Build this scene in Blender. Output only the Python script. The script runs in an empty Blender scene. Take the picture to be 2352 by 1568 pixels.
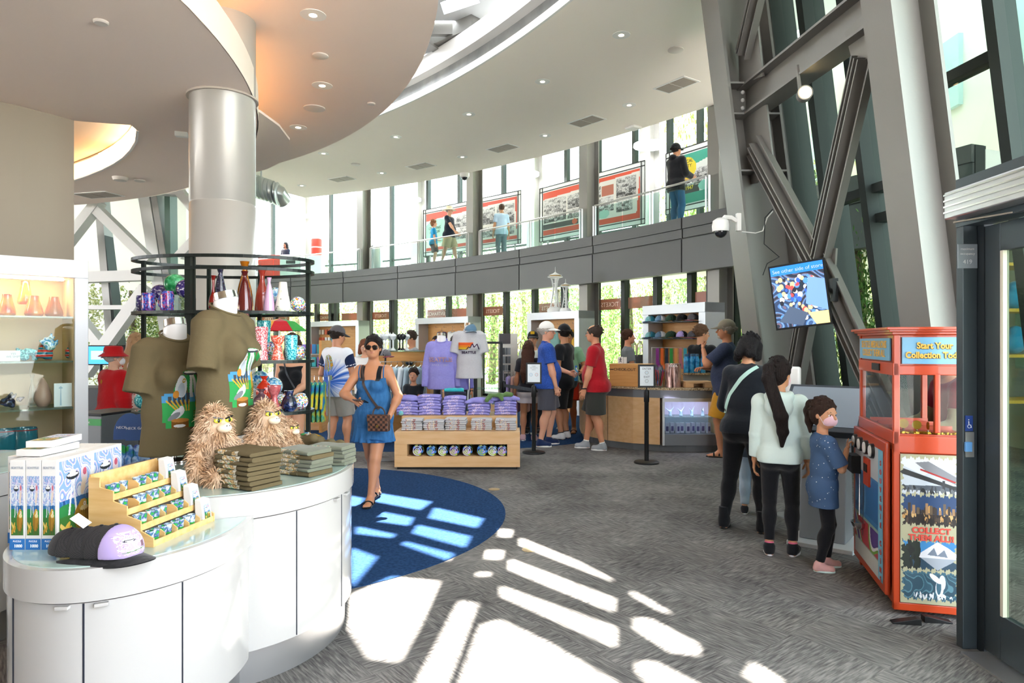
import bpy,bmesh,math,random
import numpy as np
from mathutils import Vector,Matrix,Quaternion
from mathutils.bvhtree import BVHTree
R=math.radians
random.seed(7)
sc=bpy.context.scene
col=sc.collection
# ------------------------------------------------------------------ camera
FPX,CX,CY,EYE=1568.0,1176.0,784.0,1.6
cam=bpy.data.cameras.new('camera')
cam.sensor_width=36.0
cam.lens=36.0*FPX/2352.0
cam.clip_end=400
cam_o=bpy.data.objects.new('camera',cam)
col.objects.link(cam_o)
cam_o.location=(0,0,EYE)
cam_o.rotation_euler=(R(90),0,0)
sc.camera=cam_o
# ------------------------------------------------------------------ light and exposure
vs=sc.view_settings
vs.view_transform='Standard'
vs.look='None'
vs.gamma=1.0
vs.use_curve_mapping=False
vs.exposure=EXPOSURE=1.5
world=bpy.data.worlds.new('world')
sc.world=world
world.use_nodes=True
wn=world.node_tree
wn.nodes.clear()
wo=wn.nodes.new('ShaderNodeOutputWorld')
wb=wn.nodes.new('ShaderNodeBackground')
wr=wn.nodes.new('ShaderNodeValToRGB')
wt=wn.nodes.new('ShaderNodeTexCoord')
wx=wn.nodes.new('ShaderNodeSeparateXYZ')
wn.links.new(wt.outputs['Generated'],wx.inputs[0])
wn.links.new(wx.outputs['Z'],wr.inputs[0])
wr.color_ramp.elements[0].position=0.0
wr.color_ramp.elements[0].color=(0.95,0.97,1.0,1)
wr.color_ramp.elements[1].position=0.7
wr.color_ramp.elements[1].color=(0.72,0.83,1.0,1)
wn.links.new(wr.outputs[0],wb.inputs[0])
wb.inputs[1].default_value=3.6
wn.links.new(wb.outputs[0],wo.inputs[0])
SUN_EL,SUN_AZ=60.0,4.0
SUN_DIR=Vector((math.sin(R(SUN_AZ))*math.cos(R(SUN_EL)),math.cos(R(SUN_AZ))*math.cos(R(SUN_EL)),math.sin(R(SUN_EL))))
sun=bpy.data.lights.new('sun','SUN')
sun.energy=27.0
sun.angle=R(0.53)
sun.color=(1.0,0.95,0.87)
sun_o=bpy.data.objects.new('sun',sun)
col.objects.link(sun_o)
sun_o.location=SUN_DIR*60
sun_o.rotation_euler=SUN_DIR.to_track_quat('Z','Y').to_euler()
sc.cycles.max_bounces=7
sc.cycles.diffuse_bounces=4
sc.cycles.glossy_bounces=3
sc.cycles.transmission_bounces=6
sc.cycles.transparent_max_bounces=16
sc.cycles.caustics_reflective=False
sc.cycles.caustics_refractive=False
sc.cycles.sample_clamp_indirect=6.0
# ------------------------------------------------------------------ points
def P(x,y,d):
 return Vector(((x-CX)/FPX*d,d,EYE+(CY-y)/FPX*d))
def PZ(x,y,z):
 d=FPX*(z-EYE)/(CY-y)
 return Vector(((x-CX)/FPX*d,d,z))
def PX(x,d,z=0.0):
 return Vector(((x-CX)/FPX*d,d,z))
 # ------------------------------------------------------------------ materials
def lin(h):
 if not isinstance(h,str):
  return tuple(h)[:3]+(1.0,)
 h=h.lstrip('#')
 return tuple((lambda c:c/12.92 if c<=0.04045 else((c+0.055)/1.055)**2.4)(int(h[i:i+2],16)/255)for i in(0,2,4))+(1.0,)
_M={}
def mat(name,c='#808080',rough=0.6,metal=0.0,c2=None,scale=8.0,kind=None,bump=0.0,bscale=None,spec=0.5,thr=None,stretch=None,emit=0.0,alpha=1.0,attr=False,trans=0.0,coat=0.0,sheen=0.0,coord='Object',c3=None,rot=None):
 if name in _M:
  return _M[name]
 m=bpy.data.materials.new(name)
 m.use_nodes=True
 nt=m.node_tree
 b=nt.nodes['Principled BSDF']
 b.inputs['Base Color'].default_value=lin(c)
 b.inputs['Roughness'].default_value=rough
 b.inputs['Metallic'].default_value=metal
 b.inputs['Specular IOR Level'].default_value=spec
 b.inputs['Alpha'].default_value=alpha
 b.inputs['Transmission Weight'].default_value=trans
 b.inputs['Coat Weight'].default_value=coat
 b.inputs['Sheen Weight'].default_value=sheen
 if emit:
  b.inputs['Emission Color'].default_value=lin(c)
  b.inputs['Emission Strength'].default_value=emit
 vec=None
 if kind or bump:
  tc=nt.nodes.new('ShaderNodeTexCoord')
  mp=nt.nodes.new('ShaderNodeMapping')
  nt.links.new(tc.outputs[coord],mp.inputs[0])
  if stretch:
   mp.inputs['Scale'].default_value=stretch
  if rot:
   mp.inputs['Rotation'].default_value=rot
  vec=mp.outputs[0]
 if attr:
  a=nt.nodes.new('ShaderNodeVertexColor')
  a.layer_name='Col'
  nt.links.new(a.outputs[0],b.inputs['Base Color'])
  if emit:
   nt.links.new(a.outputs[0],b.inputs['Emission Color'])
 elif kind:
  fac=None
  if kind=='noise':
   t=nt.nodes.new('ShaderNodeTexNoise')
   t.inputs['Scale'].default_value=scale
   t.inputs['Detail'].default_value=4
   fac=t.outputs[0]
  elif kind=='voronoi':
   t=nt.nodes.new('ShaderNodeTexVoronoi')
   t.inputs['Scale'].default_value=scale
   fac=t.outputs['Distance']
  elif kind=='cells':
   t=nt.nodes.new('ShaderNodeTexVoronoi')
   t.inputs['Scale'].default_value=scale
   s=nt.nodes.new('ShaderNodeSeparateColor')
   nt.links.new(t.outputs['Color'],s.inputs[0])
   fac=s.outputs[0]
  elif kind=='wave':
   t=nt.nodes.new('ShaderNodeTexWave')
   t.inputs['Scale'].default_value=scale
   t.inputs['Distortion'].default_value=6
   t.inputs['Detail'].default_value=2
   fac=t.outputs['Fac']
  elif kind=='bands':
   t=nt.nodes.new('ShaderNodeTexWave')
   t.inputs['Scale'].default_value=scale
   t.bands_direction='Z'
   fac=t.outputs['Fac']
  elif kind=='checker':
   t=nt.nodes.new('ShaderNodeTexChecker')
   t.inputs['Scale'].default_value=scale
   fac=t.outputs['Fac']
  nt.links.new(vec,t.inputs['Vector'])
  r=nt.nodes.new('ShaderNodeValToRGB')
  nt.links.new(fac,r.inputs[0])
  cols=c2 if isinstance(c2,(list,tuple))else[c,c2 or c]
  th=thr or(0.35,0.65)
  el=r.color_ramp.elements
  el[0].position,el[1].position=th[0],th[1]
  el[0].color,el[1].color=lin(cols[0]),lin(cols[-1])
  for i in range(1,len(cols)-1):
   e=el.new(th[0]+(th[1]-th[0])*i/(len(cols)-1))
   e.color=lin(cols[i])
  if kind=='cells':
   r.color_ramp.interpolation='CONSTANT'
  nt.links.new(r.outputs[0],b.inputs['Base Color'])
  if emit:
   nt.links.new(r.outputs[0],b.inputs['Emission Color'])
 if bump:
  n=nt.nodes.new('ShaderNodeTexNoise')
  n.inputs['Scale'].default_value=bscale or scale
  n.inputs['Detail'].default_value=5
  nt.links.new(vec,n.inputs['Vector'])
  bp=nt.nodes.new('ShaderNodeBump')
  bp.inputs['Strength'].default_value=bump
  bp.inputs['Distance'].default_value=0.02
  nt.links.new(n.outputs[0],bp.inputs['Height'])
  nt.links.new(bp.outputs[0],b.inputs['Normal'])
 _M[name]=m
 return m
def glassmat(name,tint='#e8f4f2',gloss=0.1,rough=0.02,extra=0.0):
 """thin clear pane: mostly see-through, some mirror reflection"""
 if name in _M:
  return _M[name]
 m=bpy.data.materials.new(name)
 m.use_nodes=True
 nt=m.node_tree
 nt.nodes.clear()
 o=nt.nodes.new('ShaderNodeOutputMaterial')
 t=nt.nodes.new('ShaderNodeBsdfTransparent')
 t.inputs[0].default_value=lin(tint)
 g=nt.nodes.new('ShaderNodeBsdfGlossy')
 g.inputs['Roughness'].default_value=rough
 fr=nt.nodes.new('ShaderNodeLayerWeight')
 pw=nt.nodes.new('ShaderNodeMath')
 pw.operation='POWER'
 pw.inputs[1].default_value=4.5
 nt.links.new(fr.outputs['Facing'],pw.inputs[0])
 ma=nt.nodes.new('ShaderNodeMath')
 ma.operation='MULTIPLY_ADD'
 ma.use_clamp=True
 ma.inputs[1].default_value=0.6
 ma.inputs[2].default_value=gloss
 nt.links.new(pw.outputs[0],ma.inputs[0])
 x=nt.nodes.new('ShaderNodeMixShader')
 nt.links.new(ma.outputs[0],x.inputs[0])
 nt.links.new(t.outputs[0],x.inputs[1])
 nt.links.new(g.outputs[0],x.inputs[2])
 last=x.outputs[0]
 if extra:
  d=nt.nodes.new('ShaderNodeBsdfDiffuse')
  d.inputs[0].default_value=lin(tint)
  x2=nt.nodes.new('ShaderNodeMixShader')
  x2.inputs[0].default_value=extra
  nt.links.new(last,x2.inputs[1])
  nt.links.new(d.outputs[0],x2.inputs[2])
  last=x2.outputs[0]
 nt.links.new(last,o.inputs[0])
 _M[name]=m
 return m
def solid(h,rough=0.6,**k):
 return mat('col_%s_%d_%s'%(h.lstrip('#'),int(rough*100),'_'.join('%s%s'%(a,v)for a,v in k.items())),h,rough,**k)
def cloth(h,**k):
 k.setdefault('bump',0.35)
 k.setdefault('bscale',14.0)
 return mat('cloth_'+h.lstrip('#'),h,0.9,spec=0.15,sheen=0.2,**k)
PAINT=mat('art_paint','#ffffff',0.45,attr=True)
PAINTM=mat('art_matte','#ffffff',0.85,attr=True,spec=0.2)
SCREEN=mat('art_screen','#ffffff',0.3,attr=True,emit=0.9)
# ------------------------------------------------------------------ object plumbing
def link(o,parent=None):
 col.objects.link(o)
 if parent is not None:
  o.parent=parent
 return o
def tag(o,label,cat,group=None,kind=None):
 o['label']=label
 if cat:
  o['category']=cat
 if group:
  o['group']=group
 if kind:
  o['kind']=kind
 return o
def thing(name,label,cat,loc=(0,0,0),rz=0.0,group=None):
 o=bpy.data.objects.new(name,None)
 o.empty_display_size=0.1
 col.objects.link(o)
 o.location=loc
 o.rotation_euler=(0,0,rz)
 return tag(o,label,cat,group)
def dup(root,loc=None,rz=None,label=None,name=None):
 r=root.copy()
 col.objects.link(r)
 if loc is not None:
  r.location=loc
 if rz is not None:
  r.rotation_euler=(0,0,rz)
 if label:
  r['label']=label
 for ch in list(root.children):
  c=ch.copy()
  col.objects.link(c)
  c.parent=r
  for g in ch.children:
   d=g.copy()
   col.objects.link(d)
   d.parent=c
 return r
class MB:
 """collects vertices and faces, builds one mesh object"""
 def __init__(s,M=None):
  s.v,s.f,s.mi,s.cur=[],[],[],0
  s.M=M or Matrix.Identity(4)
 def mt(s,i):
  s.cur=i
  return s
 def add(s,vs_,fs):
  n=len(s.v)
  for p in vs_:
   s.v.append(s.M@Vector(p))
  for f in fs:
   s.f.append([n+i for i in f])
   s.mi.append(s.cur)
  return s
 def box(s,c,size,rot=None):
  x,y,z=[k/2 for k in size]
  q=[Vector((a*x,b*y,d*z))for a in(-1,1)for b in(-1,1)for d in(-1,1)]
  if rot is not None:
   q=[rot@p for p in q]
  q=[p+Vector(c)for p in q]
  return s.add(q,[(0,1,3,2),(4,6,7,5),(0,4,5,1),(2,3,7,6),(0,2,6,4),(1,5,7,3)])
 def bb(s,a,b):
  return s.box([(a[i]+b[i])/2 for i in range(3)],[abs(b[i]-a[i])for i in range(3)])
 def beam(s,a,b,w,h,up=(0,0,1),shift=(0,0)):
  a,b=Vector(a),Vector(b)
  d=(b-a)
  L=d.length
  d.normalize()
  u=Vector(up)
  sd=d.cross(u)
  if sd.length<1e-4:
   sd=d.cross(Vector((0,1,0)))
  sd.normalize()
  u=sd.cross(d).normalized()
  q=[]
  for e in(a,b):
   for i,j in((-1,-1),(1,-1),(1,1),(-1,1)):
    q.append(e+sd*(i*w/2+shift[0])+u*(j*h/2+shift[1]))
  return s.add(q,[(0,3,2,1),(4,5,6,7),(0,1,5,4),(1,2,6,5),(2,3,7,6),(3,0,4,7)])
 def tube(s,pts,r,n=8,caps=True,closed=False):
  pts=[Vector(p)for p in pts]
  rs=r if isinstance(r,(list,tuple))else[r]*len(pts)
  m=len(pts)
  vs_,fs=[],[]
  ref=None
  for i,p in enumerate(pts):
   if closed:
    t=pts[(i+1)%m]-pts[i-1]
   else:
    t=pts[min(i+1,m-1)]-pts[max(i-1,0)]
   t.normalize()
   if ref is None:
    ref=Vector((0,0,1))if abs(t.z)<0.9 else Vector((1,0,0))
   a=t.cross(ref)
   if a.length<1e-5:
    a=t.cross(Vector((0.3,1,0.2)))
   a.normalize()
   b_=a.cross(t).normalized()
   ref=b_
   for k in range(n):
    an=2*math.pi*k/n
    vs_.append(p+a*(math.cos(an)*rs[i])+b_*(math.sin(an)*rs[i]))
  for i in range(m if closed else m-1):
   j=(i+1)%m
   for k in range(n):
    l=(k+1)%n
    fs.append((i*n+k,i*n+l,j*n+l,j*n+k))
  if caps and not closed:
   fs.append(tuple(range(n))[::-1])
   fs.append(tuple((m-1)*n+k for k in range(n)))
  return s.add(vs_,fs)
 def cyl(s,a,b,r0,r1=None,n=20):
  return s.tube([a,b],[r0,r0 if r1 is None else r1],n)
 def lathe(s,prof,c=(0,0,0),n=24,sx=1.0,sy=1.0,a0=0.0,a1=2*math.pi):
  c=Vector(c)
  full=abs(a1-a0-2*math.pi)<1e-6
  cnt=n if full else n+1
  vs_,fs=[],[]
  for(r,z)in prof:
   for k in range(cnt):
    an=a0+(a1-a0)*k/n
    vs_.append(c+Vector((math.cos(an)*r*sx,math.sin(an)*r*sy,z)))
  for i in range(len(prof)-1):
   for k in range(n):
    l=(k+1)%cnt
    fs.append((i*cnt+k,i*cnt+l,(i+1)*cnt+l,(i+1)*cnt+k))
  if full:
   if prof[0][0]>1e-5:
    fs.append(tuple(range(n))[::-1])
   if prof[-1][0]>1e-5:
    fs.append(tuple((len(prof)-1)*n+k for k in range(n)))
  return s.add(vs_,fs)
 def ball(s,c,r,n=16,m=10,rot=None):
  r=(r,r,r)if isinstance(r,(int,float))else r
  vs_,fs=[],[]
  for i in range(m+1):
   th=math.pi*i/m
   for k in range(n):
    ph=2*math.pi*k/n
    p=Vector((math.sin(th)*math.cos(ph)*r[0],math.sin(th)*math.sin(ph)*r[1],-math.cos(th)*r[2]))
    if rot is not None:
     p=rot@p
    vs_.append(p+Vector(c))
  for i in range(m):
   for k in range(n):
    l=(k+1)%n
    fs.append((i*n+k,i*n+l,(i+1)*n+l,(i+1)*n+k))
  return s.add(vs_,fs)
 def prism(s,poly,z0,z1):
  n=len(poly)
  z0=z0 if isinstance(z0,(list,tuple))else[z0]*n
  z1=z1 if isinstance(z1,(list,tuple))else[z1]*n
  vs_=[(p[0],p[1],z0[i])for i,p in enumerate(poly)]+[(p[0],p[1],z1[i])for i,p in enumerate(poly)]
  fs=[tuple(range(n))[::-1],tuple(range(n,2*n))]
  fs+=[(i,(i+1)%n,n+(i+1)%n,n+i)for i in range(n)]
  return s.add(vs_,fs)
 def extr(s,poly,o,u,v,w):
  """polygon given in (u, v) coordinates at origin o, extruded by the vector w"""
  o,u,v,w=Vector(o),Vector(u),Vector(v),Vector(w)
  a=[o+u*p[0]+v*p[1]for p in poly]
  n=len(a)
  vs_=a+[p+w for p in a]
  fs=[tuple(range(n))[::-1],tuple(range(n,2*n))]
  fs+=[(i,(i+1)%n,n+(i+1)%n,n+i)for i in range(n)]
  return s.add(vs_,fs)
 def quad(s,a,b,c,d):
  return s.add([a,b,c,d],[(0,1,2,3)])
 def build(s,name,m,parent=None,smooth=False,bevel=0.0,auto=None):
  me=bpy.data.meshes.new(name)
  me.from_pydata([tuple(p)for p in s.v],[],s.f)
  ms=m if isinstance(m,(list,tuple))else[m]
  for x in ms:
   me.materials.append(x)
  if len(ms)>1:
   me.polygons.foreach_set('material_index',s.mi)
  bm=bmesh.new()
  bm.from_mesh(me)
  bmesh.ops.recalc_face_normals(bm,faces=bm.faces)
  if smooth:
   for f in bm.faces:
    f.smooth=True
   ang=R(auto or 40)
   for e in bm.edges:
    if len(e.link_faces)==2 and e.calc_face_angle(0)>ang:
     e.smooth=False
  bm.to_mesh(me)
  bm.free()
  o=bpy.data.objects.new(name,me)
  link(o,parent)
  if bevel:
   b=o.modifiers.new('bevel','BEVEL')
   b.width=bevel
   b.segments=2
   b.limit_method='ANGLE'
   b.angle_limit=R(35)
  return o
_fonts={}
def text(s,size,m,name='lettering',parent=None,M=None,depth=0.002,align='CENTER',spacing=1.0,bold=0.0,sx=1.0):
 """text in the local XY plane, turned into a mesh"""
 cu=bpy.data.curves.new('t','FONT')
 cu.body=s
 cu.size=size
 cu.extrude=depth/2
 cu.offset=bold
 cu.align_x=align
 cu.align_y='CENTER'
 cu.space_character=spacing
 cu.resolution_u=3
 t=bpy.data.objects.new('t',cu)
 col.objects.link(t)
 dg=bpy.context.evaluated_depsgraph_get()
 me=bpy.data.meshes.new_from_object(t.evaluated_get(dg))
 bpy.data.objects.remove(t)
 me.transform(Matrix.Diagonal((sx,1,1,1)))
 if M is not None:
  me.transform(M)
 me.materials.clear()
 me.materials.append(m)
 o=bpy.data.objects.new(name,me)
 return link(o,parent)
def frame(o,u,v):
 """matrix: local x -> u, local y -> v, origin o"""
 u,v=Vector(u).normalized(),Vector(v).normalized()
 w=u.cross(v).normalized()
 v=w.cross(u)
 M=Matrix.Identity(4)
 for i in range(3):
  M[i][0],M[i][1],M[i][2],M[i][3]=u[i],v[i],w[i],o[i]
 return M
def text_on(s,size,m,target,o,u,v,direction,parent=None,name='lettering',off=0.006,bold=0.0,spacing=1.0):
 """letters laid onto the surface of target"""
 t=text(s,size,m,name,parent,frame(o,u,v),0.0001,bold=bold,spacing=spacing)
 me=target.data
 bv=BVHTree.FromPolygons([q.co.copy()for q in me.vertices],[tuple(p.vertices)for p in me.polygons])
 d=Vector(direction).normalized()
 for q in t.data.vertices:
  h=bv.ray_cast(q.co-d*0.3,d,2.0)
  if h[0]is not None:
   q.co=h[0]-d*off
 return t
 # ------------------------------------------------------------------ painted panels (small drawn pictures as coloured faces)
class Art:
 def __init__(s,w,h,bg='#ffffff'):
  s.w,s.h=w,h
  s.a=np.zeros((h,w,3))+np.array(lin(bg)[:3])
  yy,xx=np.mgrid[0:h,0:w]
  s.x,s.y=(xx+0.5)/w,(yy+0.5)/h
 def c(s,h):
  return np.array(lin(h)[:3])
 def put(s,mask,c):
  s.a[mask]=s.c(c)
  return s
 def rect(s,x0,y0,x1,y1,c):
  return s.put((s.x>=x0)&(s.x<x1)&(s.y>=y0)&(s.y<y1),c)
 def ell(s,x,y,rx,ry,c,rot=0.0):
  dx,dy=s.x-x,s.y-y
  ca,sa=math.cos(rot),math.sin(rot)
  u,v=dx*ca+dy*sa,-dx*sa+dy*ca
  return s.put((u/rx)**2+(v/ry)**2<1,c)
 def ring(s,x,y,rx,ry,t,c):
  q=np.sqrt(((s.x-x)/rx)**2+((s.y-y)/ry)**2)
  return s.put(np.abs(q-1)<t,c)
 def poly(s,pts,c):
  m=np.zeros(s.x.shape,bool)
  n=len(pts)
  for i in range(n):
   (x0,y0),(x1,y1)=pts[i],pts[(i+1)%n]
   if y0==y1:
    continue
   cr=((s.y>=min(y0,y1))&(s.y<max(y0,y1))&(s.x<(x1-x0)*(s.y-y0)/(y1-y0)+x0))
   m^=cr
  return s.put(m,c)
 def line(s,x0,y0,x1,y1,t,c):
  dx,dy=x1-x0,y1-y0
  L=dx*dx+dy*dy
  q=np.clip(((s.x-x0)*dx+(s.y-y0)*dy)/max(L,1e-9),0,1)
  return s.put(np.hypot(s.x-x0-q*dx,s.y-y0-q*dy)<t,c)
 def swirl(s,cols,f=9.0,x0=0,y0=0,x1=1,y1=1,seed=0,t=0.5):
  q=np.sin(f*(s.x+0.25*np.sin(f*s.y+seed))+2.2*np.sin(f*0.7*s.y+1.3*np.sin(f*0.9*s.x+seed)))
  reg=(s.x>=x0)&(s.x<x1)&(s.y>=y0)&(s.y<y1)
  n=len(cols)
  k=np.clip(((q+1)/2*n).astype(int),0,n-1)
  for i,cc in enumerate(cols):
   s.put(reg&(k==i),cc)
  return s
 def spots(s,n,cols,x0,y0,x1,y1,r,seed=1,asp=1.0):
  rg=random.Random(seed)
  for _ in range(n):
   q=rg.uniform(0.4,1)*r
   s.ell(rg.uniform(x0,x1),rg.uniform(y0,y1),q,q*asp,rg.choice(cols),rg.uniform(0,3))
  return s
 def mesh(s,name,pos,m=None,parent=None,mask=None,smooth=False):
  """pos(u, v) -> point; one face per picture cell"""
  h,w=s.h,s.w
  vs_=[]
  for j in range(h+1):
   for i in range(w+1):
    vs_.append(tuple(pos(i/w,j/h)))
  fs,cc=[],[]
  for j in range(h):
   for i in range(w):
    if mask is not None and not mask[j,i]:
     continue
    fs.append((j*(w+1)+i,j*(w+1)+i+1,(j+1)*(w+1)+i+1,(j+1)*(w+1)+i))
    cc.append(s.a[j,i]*(1.0 if m is SCREEN else 0.74))
  me=bpy.data.meshes.new(name)
  me.from_pydata(vs_,[],fs)
  at=me.color_attributes.new('Col','FLOAT_COLOR','CORNER')
  cc=np.repeat(np.concatenate([np.array(cc),np.ones((len(cc),1))],1),4,axis=0)
  at.data.foreach_set('color',cc.ravel())
  me.materials.append(m or PAINT)
  if smooth:
   me.polygons.foreach_set('use_smooth',[True]*len(fs))
  if mask is not None:
   bm=bmesh.new()
   bm.from_mesh(me)
   bmesh.ops.delete(bm,geom=[v for v in bm.verts if not v.link_faces],context='VERTS')
   bm.to_mesh(me)
   bm.free()
  o=bpy.data.objects.new(name,me)
  return link(o,parent)
 def flat(s,name,o,u,v,m=None,parent=None,mask=None):
  o,u,v=Vector(o),Vector(u),Vector(v)
  return s.mesh(name,lambda a,b:o+u*a+v*b,m,parent,mask)
 def wrap(s,name,target,o,u,v,direction,m=None,parent=None,mask=None,off=0.003):
  """the picture laid onto the surface of target (a mesh object in the same space)"""
  me=target.data
  bv=BVHTree.FromPolygons([q.co.copy()for q in me.vertices],[tuple(p.vertices)for p in me.polygons])
  o,u,v,d=Vector(o),Vector(u),Vector(v),Vector(direction).normalized()
  def pos(a,b):
   p=o+u*a+v*b
   hit=bv.ray_cast(p,d,2.0)
   if hit[0]is None:
    nr=bv.find_nearest(p)
    return nr[0]+nr[1]*off if nr[0]is not None else p
   return hit[0]-d*off
  return s.mesh(name,pos,m,parent,mask,smooth=True)
  # ------------------------------------------------------------------ organic shapes: blended solids turned into one surface
def _fr(a,b,side=None):
 d=(b-a)
 L=max(d.length,1e-6)
 d=d/L
 s_=Vector(side)if side is not None else Vector((1,0,0))
 s_=s_-d*s_.dot(d)
 if s_.length<1e-4:
  s_=Vector((0,1,0))-d*d.y
 s_.normalize()
 return d,s_,d.cross(s_),L
def cone(a,b,ra,rb,k=0.03,side=None,w=1.0,flat=False,neg=False):
 return('c',Vector(a),Vector(b),ra,rb,k,side,w,flat,neg)
def ell(c,r,k=0.03,rot=None,neg=False):
 r=(r,r,r)if isinstance(r,(int,float))else r
 return('e',Vector(c),r,k,rot,neg)
def half(p,n):
 """keep the side the normal points away from"""
 return('h',Vector(p),Vector(n).normalized())
def sdf(prims,res=0.01):
 lo,hi=np.full(3,1e9),np.full(3,-1e9)
 for p in prims:
  if p[0]=='c' and not p[9]:
   rr=max(p[3],p[4])*max(1,p[7])
   for q in(p[1],p[2]):
    lo,hi=np.minimum(lo,np.array(q)-rr),np.maximum(hi,np.array(q)+rr)
  elif p[0]=='e' and not p[5]:
   rr=max(p[2])
   lo,hi=np.minimum(lo,np.array(p[1])-rr),np.maximum(hi,np.array(p[1])+rr)
 lo,hi=lo-res*3,hi+res*3
 n=np.ceil((hi-lo)/res).astype(int)+1
 ax=[lo[i]+res*np.arange(n[i])for i in range(3)]
 D=np.full(n,1.0)
 for p in prims:
  if p[0]=='h':
   X,Y,Z=np.meshgrid(*ax,indexing='ij',sparse=True)
   q=(X-p[1][0])*p[2][0]+(Y-p[1][1])*p[2][1]+(Z-p[1][2])*p[2][2]
   D=np.maximum(D,q)
   continue
  k=p[5]if p[0]=='c' else p[3]
  neg=p[9]if p[0]=='c' else p[5]
  if p[0]=='c':
   rr=max(p[3],p[4])*max(1,p[7])
   a,b=np.minimum(p[1],p[2])-rr,np.maximum(p[1],p[2])+rr
  else:
   rr=max(p[2])
   a,b=np.array(p[1])-rr,np.array(p[1])+rr
  g=k*1.2+res*3
  i0=np.clip(((a-g-lo)/res).astype(int),0,n-1)
  i1=np.clip(((b+g-lo)/res).astype(int)+2,1,n)
  sl=tuple(slice(i0[i],i1[i])for i in range(3))
  X,Y,Z=np.meshgrid(*[ax[i][sl[i]]for i in range(3)],indexing='ij',sparse=True)
  if p[0]=='c':
   d,s_,t,L=_fr(p[1],p[2],p[6])
   x,y,z=X-p[1][0],Y-p[1][1],Z-p[1][2]
   u=x*d[0]+y*d[1]+z*d[2]
   v=(x*s_[0]+y*s_[1]+z*s_[2])/p[7]
   w=x*t[0]+y*t[1]+z*t[2]
   h=np.clip(u/L,0,1)
   r=p[3]+(p[4]-p[3])*h
   if p[8]:
    q=np.maximum(np.sqrt(v*v+w*w)-r,np.maximum(-u,u-L))
   else:
    q=np.sqrt(v*v+w*w+(u-h*L)**2)-r
  else:
   x,y,z=X-p[1][0],Y-p[1][1],Z-p[1][2]
   if p[4]is not None:
    m=p[4].transposed()
    x,y,z=(m[0][0]*x+m[0][1]*y+m[0][2]*z,m[1][0]*x+m[1][1]*y+m[1][2]*z,m[2][0]*x+m[2][1]*y+m[2][2]*z)
   rx,ry,rz=p[2]
   k0=np.sqrt((x/rx)**2+(y/ry)**2+(z/rz)**2)
   k1=np.sqrt((x/rx**2)**2+(y/ry**2)**2+(z/rz**2)**2)
   q=k0*(k0-1)/np.maximum(k1,1e-6)
  S=D[sl]
  if neg:
   q=-q
   hh=np.maximum(k-np.abs(S-q),0)/max(k,1e-6)
   D[sl]=np.maximum(S,q)+hh*hh*k*0.25
  else:
   hh=np.maximum(k-np.abs(S-q),0)/max(k,1e-6)
   D[sl]=np.minimum(S,q)-hh*hh*k*0.25
   # surface nets
 for s_ in(0,-1):
  D[s_]=np.abs(D[s_])+1e-3
  D[:,s_]=np.abs(D[:,s_])+1e-3
  D[:,:,s_]=np.abs(D[:,:,s_])+1e-3
 I=D<0
 c=np.zeros(tuple(n-1),np.int8)
 for dx in(0,1):
  for dy in(0,1):
   for dz in(0,1):
    c+=I[dx:n[0]-1+dx,dy:n[1]-1+dy,dz:n[2]-1+dz]
 act=np.argwhere((c>0)&(c<8))
 if not len(act):
  return np.zeros((0,3)),np.zeros((0,4),int)
 idx=-np.ones(tuple(n-1),np.int64)
 idx[act[:,0],act[:,1],act[:,2]]=np.arange(len(act))
 cs=np.array([(x,y,z)for x in(0,1)for y in(0,1)for z in(0,1)])
 val=np.stack([D[act[:,0]+q[0],act[:,1]+q[1],act[:,2]+q[2]]for q in cs],1)
 acc=np.zeros((len(act),3))
 cnt=np.zeros(len(act))
 for i in range(8):
  for j in range(i+1,8):
   if np.abs(cs[i]-cs[j]).sum()!=1:
    continue
   m=(val[:,i]<0)!=(val[:,j]<0)
   t=np.where(m,val[:,i]/np.where(m,val[:,i]-val[:,j],1),0)
   acc+=(cs[i]+t[:,None]*(cs[j]-cs[i]))*m[:,None]
   cnt+=m
 V=lo+res*(act+acc/cnt[:,None])
 F_=[]
 for a_ in range(3):
  b_,c_=(a_+1)%3,(a_+2)%3
  s0=[slice(1,n[i]-1)for i in range(3)]
  s1=list(s0)
  s0[a_],s1[a_]=slice(0,n[a_]-1),slice(1,n[a_])
  A,B=I[tuple(s0)],I[tuple(s1)]
  e=np.argwhere(A!=B)
  fl=A[e[:,0],e[:,1],e[:,2]]
  e=e+np.array([0 if i==a_ else 1 for i in range(3)])
  def cell(db,dc):
   q=e.copy()
   q[:,b_]+=db
   q[:,c_]+=dc
   return idx[q[:,0],q[:,1],q[:,2]]
  Q=np.stack([cell(-1,-1),cell(0,-1),cell(0,0),cell(-1,0)],1)
  Q[~fl]=Q[~fl][:,::-1]
  F_.append(Q)
 return V,np.concatenate(F_)
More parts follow.
